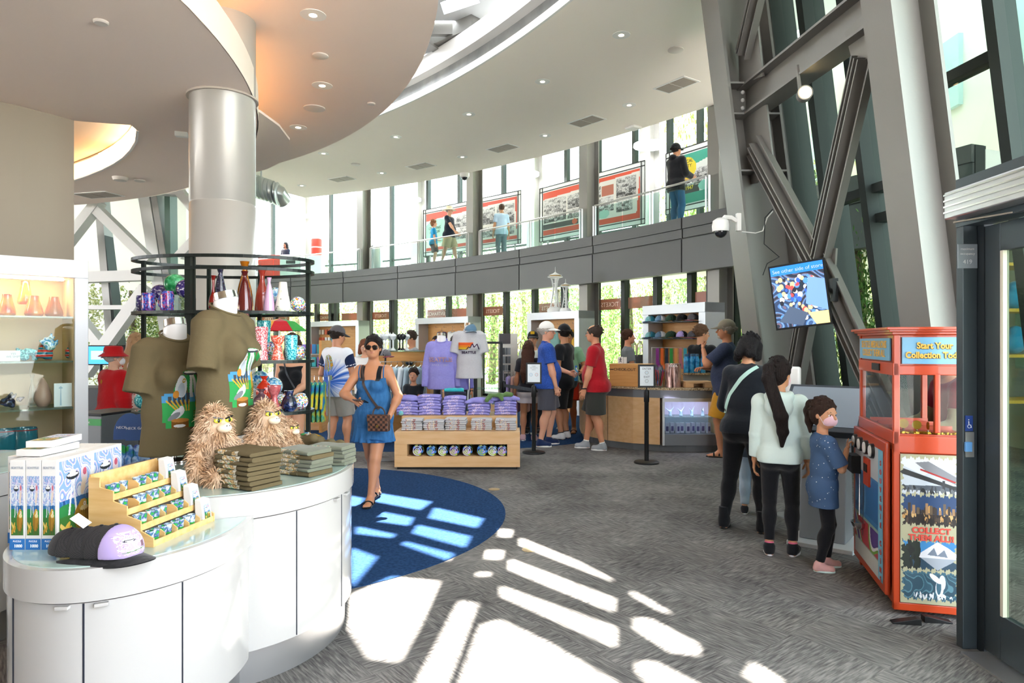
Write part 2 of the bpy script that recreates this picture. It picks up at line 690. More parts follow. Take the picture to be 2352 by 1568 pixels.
def blob(name,prims,m,parent=None,res=0.01,extra=None,smooth_it=1):
 """one smooth surface around the blended solids; extra = [(prims, res)] finer pieces of the same surface"""
 Vs,Fs,n=[],[],0
 for pr,rs in[(prims,res)]+(extra or[]):
  V,F_=sdf(pr,rs)
  for _ in range(smooth_it):
   if not len(V):
    break
   acc=np.zeros_like(V)
   cn=np.zeros(len(V))
   for i in range(4):
    np.add.at(acc,F_[:,i],V[F_[:,(i+1)%4]])
    np.add.at(cn,F_[:,i],1)
   V=V*0.5+0.5*acc/np.maximum(cn,1)[:,None]
  Vs.append(V)
  Fs.append(F_+n)
  n+=len(V)
 V,F_=np.concatenate(Vs),np.concatenate(Fs)
 me=bpy.data.meshes.new(name)
 me.vertices.add(len(V))
 me.vertices.foreach_set('co',V.astype(np.float32).ravel())
 me.loops.add(len(F_)*4)
 me.loops.foreach_set('vertex_index',F_.astype(np.int32).ravel())
 me.polygons.add(len(F_))
 me.polygons.foreach_set('loop_start',np.arange(len(F_),dtype=np.int32)*4)
 me.polygons.foreach_set('use_smooth',np.ones(len(F_),bool))
 me.update(calc_edges=True)
 me.materials.append(m)
 o=bpy.data.objects.new(name,me)
 return link(o,parent)
def ik(a,t,l1,l2,hint):
 a,t=Vector(a),Vector(t)
 d=t-a
 L=min(d.length,(l1+l2)*0.999)
 d.normalize()
 t=a+d*L
 c=(l1*l1+L*L-l2*l2)/(2*L)
 h=math.sqrt(max(l1*l1-c*c,0))
 q=Vector(hint)-d*Vector(hint).dot(d)
 q.normalize()
 return a+d*c+q*h,t
 # ================================================================== THE SETTING
def circ(C,r,a):
 return(C[0]+r*math.cos(R(a)),C[1]+r*math.sin(R(a)))
def hitc(C,r,x):
 """where the bearing of picture column x meets a plan circle (far side)"""
 t=(x-CX)/FPX
 a,b,c=t*t+1,-2*(t*C[0]+C[1]),C[0]**2+C[1]**2-r*r
 Y=(-b+math.sqrt(b*b-4*a*c))/(2*a)
 return Vector((t*Y,Y,0))
def angc(C,p):
 return math.degrees(math.atan2(p[1]-C[1],p[0]-C[0]))
CB,RB=(-25.07,-2.78),32.74
CO,RO=(-16.52,-1.48),24.97
CI,RI=(-15.67,0.32),18.59
CM,RM=(-10.2,5.03),9.62
CL,RL=(-10.1,5.13),7.67
ZB0,ZB1,ZO,ZM,ZL,ZR=2.96,4.04,6.1,4.9,4.1,7.0
steel=mat('painted_steel','#7e7c78',0.42,0.35,bump=0.03,bscale=60)
steel_light=mat('light_painted_steel','#a8a7a4',0.42,0.25)
steel_dark=mat('dark_painted_steel','#4a4d4f',0.45,0.3)
mullion_m=mat('window_mullion','#2e3533',0.5,0.3)
alu=mat('brushed_aluminium','#c2c3c4',0.3,0.85,bump=0.04,bscale=80,stretch=(1,1,12))
chrome=mat('chrome','#d8d8d8',0.12,1.0)
blackm=mat('black_metal','#17191a',0.45,0.3)
plaster=mat('ceiling_plaster','#f3e2d6',0.9,spec=0.15,bump=0.03,bscale=120)
plaster_w=mat('ceiling_plaster_outer','#fdf4ea',0.85,spec=0.2,bump=0.02,bscale=120)
white_p=mat('white_paint','#eceae6',0.5)
glass_m=glassmat('window_glass','#eef7f4',0.01)
glass_green=glassmat('railing_glass','#e4f2ef',0.02)
maple=mat('maple_veneer','#d9ae7c',0.45,c2=['#cfa26e','#dcb586'],kind='noise',scale=3.0,stretch=(1,6,6),thr=(0.3,0.7))
maple_d=mat('warm_maple_board','#cb9150',0.5,c2=['#c48a48','#d29b5c'],kind='noise',scale=3.0,stretch=(1,1,9),thr=(0.3,0.7))
def struct(o):
 o['kind']='structure'
 return o
 # carpet: tiles of streaky grey pile laid in alternating directions
def carpet(name,cs,tile=0.5):
 m=bpy.data.materials.new(name)
 m.use_nodes=True
 nt=m.node_tree
 L=nt.links.new
 b=nt.nodes['Principled BSDF']
 b.inputs['Roughness'].default_value=0.95
 b.inputs['Specular IOR Level'].default_value=0.1
 tc=nt.nodes.new('ShaderNodeTexCoord')
 rm=nt.nodes.new('ShaderNodeMapping')
 rm.inputs['Rotation'].default_value=(0,0,R(52))
 L(tc.outputs['Object'],rm.inputs[0])
 outs=[]
 for s in((90,9,1),(9,90,1)):
  mp=nt.nodes.new('ShaderNodeMapping')
  mp.inputs['Scale'].default_value=s
  L(rm.outputs[0],mp.inputs[0])
  n=nt.nodes.new('ShaderNodeTexNoise')
  n.inputs['Scale'].default_value=1.0
  n.inputs['Detail'].default_value=3
  L(mp.outputs[0],n.inputs['Vector'])
  outs.append(n.outputs[0])
 ck=nt.nodes.new('ShaderNodeTexChecker')
 ck.inputs['Scale'].default_value=1/tile
 L(rm.outputs[0],ck.inputs['Vector'])
 mx=nt.nodes.new('ShaderNodeMix')
 L(ck.outputs['Fac'],mx.inputs[0])
 L(outs[0],mx.inputs[2])
 L(outs[1],mx.inputs[3])
 n2=nt.nodes.new('ShaderNodeTexNoise')
 n2.inputs['Scale'].default_value=1.1
 n2.inputs['Detail'].default_value=6
 L(rm.outputs[0],n2.inputs['Vector'])
 ad=nt.nodes.new('ShaderNodeMath')
 ad.operation='MULTIPLY_ADD'
 ad.inputs[1].default_value=0.55
 L(n2.outputs[0],ad.inputs[0])
 sc_=nt.nodes.new('ShaderNodeMath')
 sc_.operation='MULTIPLY'
 sc_.inputs[1].default_value=0.75
 L(mx.outputs[0],sc_.inputs[0])
 L(sc_.outputs[0],ad.inputs[2])
 rp=nt.nodes.new('ShaderNodeValToRGB')
 e=rp.color_ramp.elements
 e[0].position,e[1].position=0.47,0.83
 e[0].color,e[1].color=lin(cs[0]),lin(cs[2])
 q=e.new(0.64)
 q.color=lin(cs[1])
 L(ad.outputs[0],rp.inputs[0])
 L(rp.outputs[0],b.inputs['Base Color'])
 bp=nt.nodes.new('ShaderNodeBump')
 bp.inputs['Strength'].default_value=0.35
 bp.inputs['Distance'].default_value=0.01
 L(mx.outputs[0],bp.inputs['Height'])
 L(bp.outputs[0],b.inputs['Normal'])
 return m
car_g=carpet('grey_carpet',('#474545','#6b6967','#8f8c88'))
car_b=mat('blue_carpet','#27466f',0.95,spec=0.08,kind='noise',c2=['#1b3558','#274670'],scale=40,bump=0.4,bscale=180)
# floor inside, plaza outside
fa=[circ(CB,RB+3.0,a)for a in range(10,92,3)]
floor=struct(MB().prism([(5.2,-3)]+[(max(p[0],-30),p[1])for p in fa if p[1]<40]+[(-30,36),(-30,-3)],-0.1,0).build('floor',car_g))
plaza=struct(MB().bb((-60,-20,-0.3),(60,90,-0.11)).build('ground',mat('pale_paving','#cfcac0',0.9)))
mb=MB()
mb.prism([(-2.4+2.34*math.cos(R(a)),6.32+2.34*math.sin(R(a)))for a in range(0,360,4)],0.0,0.004)
struct(mb.build('floor_inlay',car_b))
mb=MB()
mb.prism([(-1.6+3.9*math.cos(R(a)),13.1+3.2*math.sin(R(a)))for a in range(0,360,4)],0.0,0.004)
struct(mb.build('floor_inlay',car_b))
for i,(x,y)in enumerate(((1217,1262),(1135,1124),(1300,1384))):
 p=PZ(x,y,0)
 if i<2:
  o=MB().lathe([(0.062,0),(0.062,0.003),(0.055,0.005),(0.0001,0.005)],(p[0],p[1],0.003 if i else 0.0),n=24).build('floor_outlet_cover',solid('b39a72',0.4,metal=0.5),smooth=True)
  tag(o,('round brass floor outlet cover in the grey carpet among the sun patches','round brass floor outlet cover by the edge of the blue carpet circle')[i],'outlet cover')
o=MB().box((0,0,0.006),(0.33,0.27,0.012)).build('floor_access_plate',solid('6f7478',0.35,metal=0.6),bevel=0.003)
o.location=PZ(880,1056,0)+Vector((0,0,0.0))
o.rotation_euler=(0,0,R(12))
tag(o,'grey metal access plate on the floor behind the woman in the blue romper','floor plate')
# ceilings
def arc(C,r,a0,a1,n):
 return[circ(C,r,a0+(a1-a0)*i/n)for i in range(n+1)]
struct(MB().prism(arc(CM,RM,-90,180,110)+[(-20,-6),(-10.2,-6)],ZM,ZM+0.35).build('ceiling_middle',plaster))
# low disc with the curved recess over the core wall
rec_out=[PZ(x,y,ZL)[:2]for x,y in((60,262),(190,279),(300,287),(316,300),(313,325),(300,345),(283,362),(262,376),(235,390),(205,402),(172,413),(120,424),(60,430))]
def holed(outer,holes,z0,z1,name,m):
 bm=bmesh.new()
 for loop in[outer]+holes:
  vs_=[bm.verts.new((p[0],p[1],z0))for p in loop]
  for i in range(len(vs_)):
   bm.edges.new((vs_[i],vs_[(i+1)%len(vs_)]))
 bmesh.ops.triangle_fill(bm,use_beauty=True,edges=bm.edges[:])
 r_=bmesh.ops.extrude_face_region(bm,geom=bm.faces[:])
 bmesh.ops.translate(bm,verts=[v for v in r_['geom']if isinstance(v,bmesh.types.BMVert)],vec=(0,0,z1-z0))
 bmesh.ops.recalc_face_normals(bm,faces=bm.faces)
 me=bpy.data.meshes.new(name)
 bm.to_mesh(me)
 bm.free()
 for x in(m if isinstance(m,list)else[m]):
  me.materials.append(x)
 return link(bpy.data.objects.new(name,me))
low_out=arc(CL,RL,-110,190,110)
struct(holed(low_out,[[(p[0],p[1])for p in rec_out]],ZL,ZL+0.26,'ceiling_low',plaster))
struct(MB().prism([(p[0]*1.0,p[1])for p in arc((-6.0,8.8),3.0,0,350,30)],ZL+0.27,ZL+0.3).build('ceiling_recess',plaster))
# light band around the recess (lit amber panels)
mb,mb2=MB(),MB()
rc=rec_out[3:]
for i in range(len(rc)-1):
 a,b=rc[i],rc[i+1]
 mb.add([(a[0],a[1],ZL+0.005),(b[0],b[1],ZL+0.005),(b[0],b[1],ZL+0.255),(a[0],a[1],ZL+0.255)],[(0,1,2,3)])
t=thing('cove_light','curved amber light band in the ceiling recess above the beige core wall','ceiling light',(0,0,0))
for i in range(len(mb.v)):
 mb.v[i]=mb.v[i]+(Vector((-6.0,8.8,mb.v[i][2]))-mb.v[i]).normalized()*0.02
mb.build('diffuser',mat('amber_lit_panel','#ffca78',0.4,kind='noise',c2=['#ffb850','#fff0cc'],scale=1.2,emit=2.6),t)
mb=MB()
for i in range(len(rc)-1):
 a,b=rc[i],rc[i+1]
 for z in(ZL+0.003,ZL+0.25):
  mb.beam((a[0],a[1],z),(b[0],b[1],z),0.03,0.02)
mb.build('rim',white_p,t)
# white fascia and lit cove along the low disc
mb=MB()
pts=arc(CL,RL+0.012,-60,60,60)
for i in range(60):
 a,b=pts[i],pts[i+1]
 mb.add([(a[0],a[1],ZL-0.005),(b[0],b[1],ZL-0.005),(b[0],b[1],ZL+0.31),(a[0],a[1],ZL+0.31)],[(0,1,2,3)])
struct(mb.build('trim_1',mat('fascia_white','#efe7da',0.5)))
mb=MB()
mb.tube([(p[0],p[1],ZL+0.33)for p in arc(CL,RL-0.22,-60,40,60)],0.035,6)
tag(mb.build('cove_light',mat('warm_tube','#ffc070',0.4,emit=3.2)),'warm glowing tube hidden behind the white fascia above the round column','ceiling light')
# outer ceiling ring
a_l=angc(CO,(-6.44,21.45))
a_r=angc(CO,(3.95,12.8))
ia=[circ(CI,RI,a)for a in np.linspace(8.5,72,60)]
outer=arc(CO,RO,a_l,a_r,50)+[(3.3,8.2),(2.8,3.05)]+ia+[(-8.2,18.2)]
ceil_o=struct(MB().prism([(p[0],p[1])for p in outer],ZO,ZO+0.12).build('ceiling_outer',plaster_w))
for z0,z1,rr,m,nm in((ZO-0.002,ZO+0.10,RI-0.004,white_p,'trim_2'),(ZO+0.10,ZO+0.36,RI+0.10,mat('grey_gutter','#8a8c8b',0.6,kind='noise',c2=['#7d807f','#979896'],scale=2.5),'trim_3'),(ZO+0.36,ZO+0.66,RI-0.08,white_p,'trim_4')):
 mb=MB()
 p0,p1=arc(CI,rr,8,74,70),arc(CI,rr+(0.04 if nm!='trim_4' else 0.5),8,74,70)
 for i in range(70):
  q=[p0[i],p0[i+1],p1[i+1],p1[i]]
  mb.prism(q,z0,z1)
 struct(mb.build(nm,m))
 # roof deck added for the light: openings shaped to cast the floor's sun patches
patch_px=[[(1000,1163),(1112,1188),(1095,1213),(985,1190)],[(962,1202),(1083,1228),(1068,1258),(948,1225)],[(935,1240),(1045,1268),(1030,1288),(922,1250)],[(872,1130),(995,1150),(965,1172),(850,1150)],[(878,1172),(952,1186),(940,1208),(866,1198)],[(820,1205),(912,1224),(900,1236),(818,1226)],[(802,1135),(840,1142),(828,1160),(800,1165)],[(806,1252),(870,1275),(806,1350)],[(1195,1230),(1410,1318),(1406,1334),(1196,1252)],[(1172,1278),(1412,1368),(1408,1404),(1172,1308)],[(1150,1338),(1412,1432),(1412,1484),(1152,1368)],[(1150,1210),(1176,1212),(1172,1234),(1146,1232)],[(1120,1258),(1156,1258),(1150,1284),(1116,1282)],[(1100,1308),(1128,1308),(1122,1322),(1096,1322)],[(806,1362),(905,1318),(1012,1328),(960,1440),(915,1518),(850,1510),(802,1440)],[(1060,1372),(1098,1378),(1022,1568),(955,1640),(960,1568)],[(1110,1425),(1150,1415),(1250,1462),(1420,1560),(1500,1680),(1030,1700),(1062,1560)],[(1450,1350),(1500,1360),(1584,1402),(1578,1416),(1520,1404),(1452,1366)],[(1458,1410),(1490,1412),(1600,1470),(1604,1504),(1540,1496),(1456,1440)],[(1462,1508),(1500,1508),(1650,1585),(1640,1640),(1540,1610),(1462,1540)],[(1570,1142),(1600,1145),(1705,1172),(1700,1178),(1620,1160)],[(1865,1312),(1905,1318),(1985,1345),(1975,1358),(1900,1340)],[(1690,1432),(1730,1418),(1800,1412),(1812,1424),(1760,1452),(1700,1446)],[(1700,1545),(1730,1500),(1860,1500),(1850,1540),(1760,1580)],]
sk=SUN_DIR/SUN_DIR.z*ZR
holes=[]
for q in patch_px:
 holes.append([(lambda p:(p[0]+sk[0],p[1]+sk[1]))(PZ(x,y,0))for x,y in q])
SKY=((-2.6,5.2),(3.4,11.35))
roof_poly=[(7.0,-2.6),(7.0,9.0),(4.4,12.6)]+[circ(CO,RO+0.25,a)for a in range(34,68,2)]+[(-8.6,23.2),(-30,24),(-30,-2.6)]
hi_in=[circ(CO,RO+0.2,a)for a in range(34,68,2)]
hi=[(4.3,12.5)]+hi_in+[(-8.6,23.1),(-22,30)]+[circ(CB,RB+4.0,a)for a in range(74,24,-3)]
struct(MB().prism(hi,8.8,8.9).build('roof',plaster_w))
mb=MB()
for i in range(len(hi_in)-1):
 a,b=hi_in[i],hi_in[i+1]
 mb.beam((a[0],a[1],7.9),(b[0],b[1],7.9),0.06,1.8)
struct(mb.build('wall_bulkhead',plaster_w))
sun_mask_m=mat('roof_deck','#d9dbda',0.7)
STRIP=[(-3.0,11.5),(2.2,11.5),(2.2,13.9),(-3.0,13.9)]
roof=struct(holed(roof_poly,holes+[STRIP],ZR,ZR+0.1,'roof',sun_mask_m))
# frosted skylight strip with beams
fro=bpy.data.materials.new('frosted_skylight')
fro.use_nodes=True
nt=fro.node_tree
nt.nodes.clear()
o_=nt.nodes.new('ShaderNodeOutputMaterial')
t_=nt.nodes.new('ShaderNodeBsdfTranslucent')
t_.inputs[0].default_value=(0.9,0.93,0.95,1)
nt.links.new(t_.outputs[0],o_.inputs[0])
struct(MB().bb((-3.0,11.5,ZR+0.04),(2.2,13.9,ZR+0.05)).build('window_20',fro))
mb=MB()
for x0 in(-1.75,0.35):
 mb.beam((x0,11.3,ZR-0.12),(x0+1.5,14.1,ZR-0.12),0.16,0.3)
mb.beam((-3,13.4,ZR-0.1),(-0.6,11.35,ZR-0.1),0.22,0.26)
mb.beam((-2.2,11.6,ZR-0.1),(2.4,11.6,ZR-0.1),0.10,0.2)
struct(mb.build('beam',steel))
struct(MB().bb((-14,-2.9,0),(1.6,-2.6,ZR)).build('wall_shade_south',mat('warm_shade_wall','#b8a892',0.9)))  # unseen wall behind the camera, added to keep light off the counters
# core: beige wall and the round column
A,B_=PX(-420,6.4),PX(170,7.72)
mb=MB()
for i in range(8):
 t0,t1=i/8,(i+1)/8
 bow=lambda t:math.sin(math.pi*t)*0.25
 d_=(B_-A).normalized()
 n_=Vector((d_[1],-d_[0],0))
 p0,p1=A.lerp(B_,t0)+n_*bow(t0),A.lerp(B_,t1)+n_*bow(t1)
 mb.prism([p0[:2],p1[:2],(p1-n_*0.4)[:2],(p0-n_*0.4)[:2]],0,ZL+0.25)
struct(mb.build('wall_core',mat('beige_wall','#a59b8c',0.85,spec=0.2,bump=0.03,bscale=90)))
cc=PX(512,7.02)
mb=MB()
mb.lathe([(0.318,0),(0.318,2.99),(0.31,3.0),(0.31,3.01),(0.318,3.02),(0.318,ZM)],cc,n=56)
struct(mb.build('column_round',mat('pearl_column','#aca8a1',0.38,0.15,coat=0.2),smooth=True))
struct(MB().lathe([(0.345,ZL-0.02),(0.345,ZL+0.0)],cc,n=48).build('trim_5',solid('bdb3a8',0.7),smooth=True))
# mezzanine: curved dark fascia in panels, ledge, floor
mb=MB()
NA=46
gap=0.0012
aa=np.linspace(20,76,NA+1)
fas=[solid('454748',0.45,metal=0.25),solid('4f5152',0.45,metal=0.25),solid('4a4c4d',0.45,metal=0.25),solid('2a2c2c',0.7)]
for i in range(NA):
 a0,a1=aa[i],aa[i+1]
 j0,j1=(0.03 if i%4==0 else 0),(0.03 if i%4==3 else 0)
 def seg(r0,r1,z0,z1,mi):
  mb.mt(mi).prism([circ(CB,r0,a0+j0),circ(CB,r0,a1-j1),circ(CB,r1,a1-j1),circ(CB,r1,a0+j0)],z0,z1)
 seg(RB-0.02,RB+0.2,3.82,ZB1,2)
 seg(RB,RB+0.2,3.64,3.81,2)
 seg(RB-0.02,RB+0.2,ZB0,3.61,(i//4)%2)
 mb.mt(3).prism([circ(CB,RB+0.03,a0),circ(CB,RB+0.03,a1),circ(CB,RB+0.21,a1),circ(CB,RB+0.21,a0)],ZB0+0.01,ZB1-0.01)
struct(mb.build('wall_mezzanine',fas))
mb=MB()
for i in range(NA):
 mb.prism([circ(CB,RB+0.2,aa[i]),circ(CB,RB+0.2,aa[i+1]),circ(CB,RB+3.4,aa[i+1]),circ(CB,RB+3.4,aa[i])],ZB0+0.3,ZB1-0.05)
struct(mb.build('floor_mezzanine',solid('d2d0cc',0.7)))
# facade columns: H sections just behind the mezzanine edge, below and above
def hbeam(mb,a,b,side,depth,fw,tf=0.025,tw=0.02):
 """side = direction of the web plane"""
 a,b,side=Vector(a),Vector(b),Vector(side).normalized()
 d=(b-a).normalized()
 n=side.cross(d).normalized()
 for s in(-1,1):
  mb.beam(a+side*s*depth/2,b+side*s*depth/2,fw,tf,up=side)
 mb.beam(a,b,tw,depth,up=side)
cpx=[836,1090,1353,1655]
for i,x in enumerate(cpx+[565]):
 p=hitc(CB,RB+0.42,x)
 rad=Vector((p[0]-CB[0],p[1]-CB[1],0)).normalized()
 tg=Vector((-rad[1],rad[0],0))
 mb=MB()
 hbeam(mb,p,p+Vector((0,0,8.79 if i<4 else ZO+0.1)),rad,0.36,0.30)
 struct(mb.build('column_facade',steel))
 # upper (mezzanine) facade: glazing with mullions; lower facade: windows bay by bay
def facade(n,x0,x1,rad_,z0,z1,muls,mw,gm,split=None):
 """a glazed bay between picture columns x0 and x1"""
 a,b=hitc(CB,rad_,x0),hitc(CB,rad_,x1)
 up=Vector((0,0,1))
 t=struct(link(bpy.data.objects.new('window_%d'%n,None)))
 d=(b-a).normalized()
 nn=Vector((d[1],-d[0],0))
 g=MB()
 g.extr([(0,0),((b-a).length,0),((b-a).length,z1-z0),(0,z1-z0)],a+up*z0+nn*-0.005,d,up,nn*0.008)
 g.build('pane',gm,t)
 f=MB()
 for x in muls:
  p=hitc(CB,rad_,x)
  q=a+d*(p-a).dot(d)
  f.beam(q+up*z0,q+up*z1,mw,0.16,up=nn)
 f.beam(a+up*(z1-0.03),b+up*(z1-0.03),0.1,0.08)
 f.beam(a+up*(z0+0.03),b+up*(z0+0.03),0.1,0.08)
 if split:
  f.beam(a+up*split,b+up*split,0.08,0.06)
 f.build('frame',mullion_m,t)
lower=[(565,836,[640,735,766,778]),(836,1090,[852,905,912,972,1035]),(1090,1353,[1107,1168,1234,1300]),(1353,1655,[1372,1440,1515,1592,1635]),(1655,1800,[1690])]
for i,(x0,x1,ms)in enumerate(lower):
 facade(i+1,x0,x1,RB+0.75,0,ZB0+0.3,ms,0.13,glass_m)
upper=[(560,836,[632,700,765]),(836,1110,[845,905,990,1060]),(1110,1353,[1160,1226,1305]),(1353,1500,[1376,1460]),(1500,1700,[1540,1610,1660])]
for i,(x0,x1,ms)in enumerate(upper):
 facade(i+6,x0,x1,RB+3.1,ZB1-0.1,8.8,ms,0.11,glass_m,split=5.1 if i in()else 4.75)
for x in(697,960,1228,1492):
 p=hitc(CB,RB+2.7,x)
 rad=Vector((p[0]-CB[0],p[1]-CB[1],0)).normalized()
 mb=MB()
 hbeam(mb,p+Vector((0,0,ZB1-0.06)),p+Vector((0,0,8.79)),rad,0.36,0.34)
 struct(mb.build('column_facade',steel_light))
 # red-brown film bands with mirrored writing on the lower glass
filmr=glassmat('film_red','#c08a7a',0.02,extra=0.55)
filmw=solid('f0e2d8',0.6)
for x0,x1,s in((590,665,'TICKETS'),(730,780,'ENTRANCE'),(785,822,None),(855,903,'TICKETS'),(982,1033,'ENTRANCE'),(1038,1072,None),(1110,1165,'TICKETS'),(1238,1298,'TICKETS'),(1376,1438,'TICKETS'),(1443,1512,None),(1597,1632,None)):
 a,b=hitc(CB,RB+0.70,x0),hitc(CB,RB+0.70,x1)
 d=(b-a).normalized()
 nn=Vector((d[1],-d[0],0))
 ln=(b-a).length
 z0=2.36
 t=thing('window_film','strip of red-brown window film'+((' reading %s backwards'%s)if s else ' without writing')+' on the lower glass','window film',a+Vector((0,0,z0)),group='strips of red-brown film across the lower windows')
 m=MB()
 m.extr([(0,0),(ln,0),(ln,0.26),(0,0.26)],(0,0,0),d,(0,0,1),nn*0.004)
 m.build('band',filmr,t)
 if s:
  text(s,0.15,filmw,parent=t,M=frame(Vector(d*ln*0.42)+nn*0.012+Vector((0,0,0.12)),-d,(0,0,1)),spacing=1.1)
  m=MB()
  for q in(0.0,0.07):
   m.extr([(ln*0.9+q-0.1,0.24),(ln*0.9+q-0.07,0.24),(ln*0.9+q,0.13),(ln*0.9+q-0.07,0.02),(ln*0.9+q-0.1,0.02),(ln*0.9+q-0.03,0.13)],nn*0.006,d,(0,0,1),nn*0.003)
  m.build('arrow',filmw,t)
ftx={}
for o in list(col.objects):
 if o.name.startswith('window_film'):
  o['label']=o['label']
  # mezzanine railing: posts, glass, rail
t=thing('mezzanine_railing','stainless and glass railing running along the mezzanine edge','railing',(0,0,0))
rail_px=[585,628,706,768,826]
rail2=[852,905,962,1020,1074]
rail3=[1103,1160,1219,1275,1335]
rail4=[1366,1430,1497,1560,1626]
for rp in(rail_px,rail2,rail3,rail4):
 q=[hitc(CB,RB+0.1,x)for x in rp]
 MB().tube([p+Vector((0,0,4.76))for p in q],0.022,8).build('top_rail',alu,t,smooth=True)
 for i in(0,2,4):
  d=(q[min(i+1,4)]-q[max(i-1,0)]).normalized()
  m=MB()
  for s in(-0.05,0.03):
   m.box(q[i]+d*s+Vector((0,0,4.4)),(0.035,0.035,0.72))
  m.build('post',alu,t)
 m=MB()
 for i in range(4):
  a,b=q[i],q[i+1]
  d=(b-a).normalized()
  nn=Vector((d[1],-d[0],0))
  m.extr([(0.02,0),((b-a).length-0.02,0),((b-a).length-0.02,0.68),(0.02,0.68)],a+Vector((0,0,ZB1-0.02)),d,(0,0,1),nn*0.01)
 m.build('glass_panel',glass_green,t)
 # ------------------------------------------------ right-hand side: leaning steel and glass
LEAN=-0.123
def Pw(x,y,off=0.0):
 """point of the leaning truss plane seen at picture (x, y)"""
 z=3.0
 for _ in range(30):
  k=(x-CX)/FPX
  Y=(3.0+off+8*0.127+LEAN*(z-1.7))/(k+0.127)
  z=EYE+(CY-y)/FPX*Y
 return Vector((k*Y,Y,z))
def leancol(xf,Y,zt,depth,fw,m,name='column_steel',z0=0.0):
 X0=xf
 mb=MB()
 a,b=Vector((X0-LEAN*1.7+LEAN*z0,Y,z0)),Vector((X0+LEAN*(zt-1.7),Y,zt))
 hbeam(mb,a,b,(1,0.12,0),depth,fw,0.03,0.03)
 return struct(mb.build(name,m))
c1=leancol(3.08,8.0,7.0,0.58,0.42,steel)
c2=leancol(3.37,5.4,7.0,0.36,0.34,steel)
mb=MB()
hbeam(mb,(2.74,8.0,4.37),(3.05,5.4,4.37),(0,0,1),0.34,0.24)
struct(mb.build('beam_steel',steel))
mb=MB()
def brace(mb,pts,w=0.13):
 for i in range(len(pts)-1):
  a,b=Pw(*pts[i]),Pw(*pts[i+1])
  d=(b-a).normalized()
  nrm=Vector((-1,-0.127,0)).normalized()
  sd=d.cross(nrm).normalized()
  for s in(-1,1):
   mb.beam(a+sd*s*0.085,b+sd*s*0.085,0.12,0.02,up=nrm)
   mb.beam(a+sd*s*0.03+nrm*0.05,b+sd*s*0.03+nrm*0.05,0.015,0.11,up=nrm)
   mb.beam(a+sd*s*0.142+nrm*0.03,b+sd*s*0.142+nrm*0.03,0.015,0.07,up=nrm)
for nm,pts in(('beam_brace',[(1738,335),(1882,600)]),('beam_brace',[(1888,600),(2020,890),(2110,1090)]),('beam_brace',[(1992,135),(1888,590)]),('beam_brace',[(1880,610),(1815,960)]),('beam_brace',[(1770,-120),(1712,125)])):
 mb=MB()
 brace(mb,pts)
 struct(mb.build(nm,steel_light if nm=='x' else steel))
def plate(name,pts,off=0.0,th=0.02,m=steel):
 q=[Pw(x,y,off)for x,y in pts]
 w=Vector((1,0.127,0)).normalized()*th
 n=len(q)
 mb=MB()
 mb.add(q+[p+w for p in q],[tuple(range(n)),tuple(range(n,2*n))]+[(i,(i+1)%n,n+(i+1)%n,n+i)for i in range(n)])
 return struct(mb.build(name,m))
plate('trim_gusset',[(1700,262),(1760,240),(1775,370),(1738,420),(1712,425)])
plate('trim_gusset',[(1695,85),(1740,60),(1752,175),(1698,195)])
plate('trim_gusset',[(1940,75),(1995,20),(2010,210),(1960,150)])
plate('trim_gusset',[(1845,560),(1920,570),(1915,640),(1850,640)])
# stiffeners on the steel column
mb=MB()
for z in(4.55,4.2,3.55):
 x0=3.08+LEAN*(z-1.7)
 mb.box((x0,7.98,z),(0.56,0.4,0.02))
struct(mb.build('trim_stiffener',steel))
# bolts at the beam ends
mb=MB()
for s in range(3):
 p=Pw(1706,212+18*s,-0.12)
 mb.ball(p,0.022,8,6)
struct(mb.build('trim_bolts',steel_light,smooth=True))
# glass wall behind the truss, leaning mullions, transoms
def gl(px,yy,off=0.75):
 return Pw(px,yy,off)
def gwall(x,off=0.75,z0=0.0,z1=7.0,mb=None,w=0.1,dp=0.18,at=700):
 p=Pw(x,at,off)
 a=Vector((p[0]-LEAN*(p[2]-z0),p[1],z0))
 b=Vector((p[0]-LEAN*(p[2]-z1),p[1],z1))
 mb.beam(a,b,w,dp,up=(1,0.127,0))
 return a,b
t=struct(link(bpy.data.objects.new('window_11',None)))
mb=MB()
ends=[]
for x,w,dp in((1800,0.10,0.3),(1872,0.16,0.30),(1945,0.12,0.26),(2040,0.10,0.26),(2165,0.08,0.26)):
 ends.append(gwall(x,0.75,mb=mb,w=w,dp=dp))
ends.append(gwall(2330,0.75,mb=mb,w=0.10,dp=0.2,at=300))
for(z,e0,e1)in((3.15,2,4),(2.85,3,5),(1.0,0,3),(4.9,3,5),(3.85,4,5)):
 a0,b0=ends[e0]
 a1,b1=ends[e1]
 mb.beam(a0.lerp(b0,z/7),a1.lerp(b1,z/7),0.12,0.09)
mb.build('frame',mullion_m,t)
a0,b0=ends[0]
a1,b1=ends[-1]
ext=(a1-a0).normalized()
g=MB()
g.add([a0-ext*1.0,a1+ext*2.5,b1+ext*2.5,b0-ext*1.0],[(0,1,2,3)])
g.build('pane',glassmat('green_glass','#d4e8e0',0.02),t)
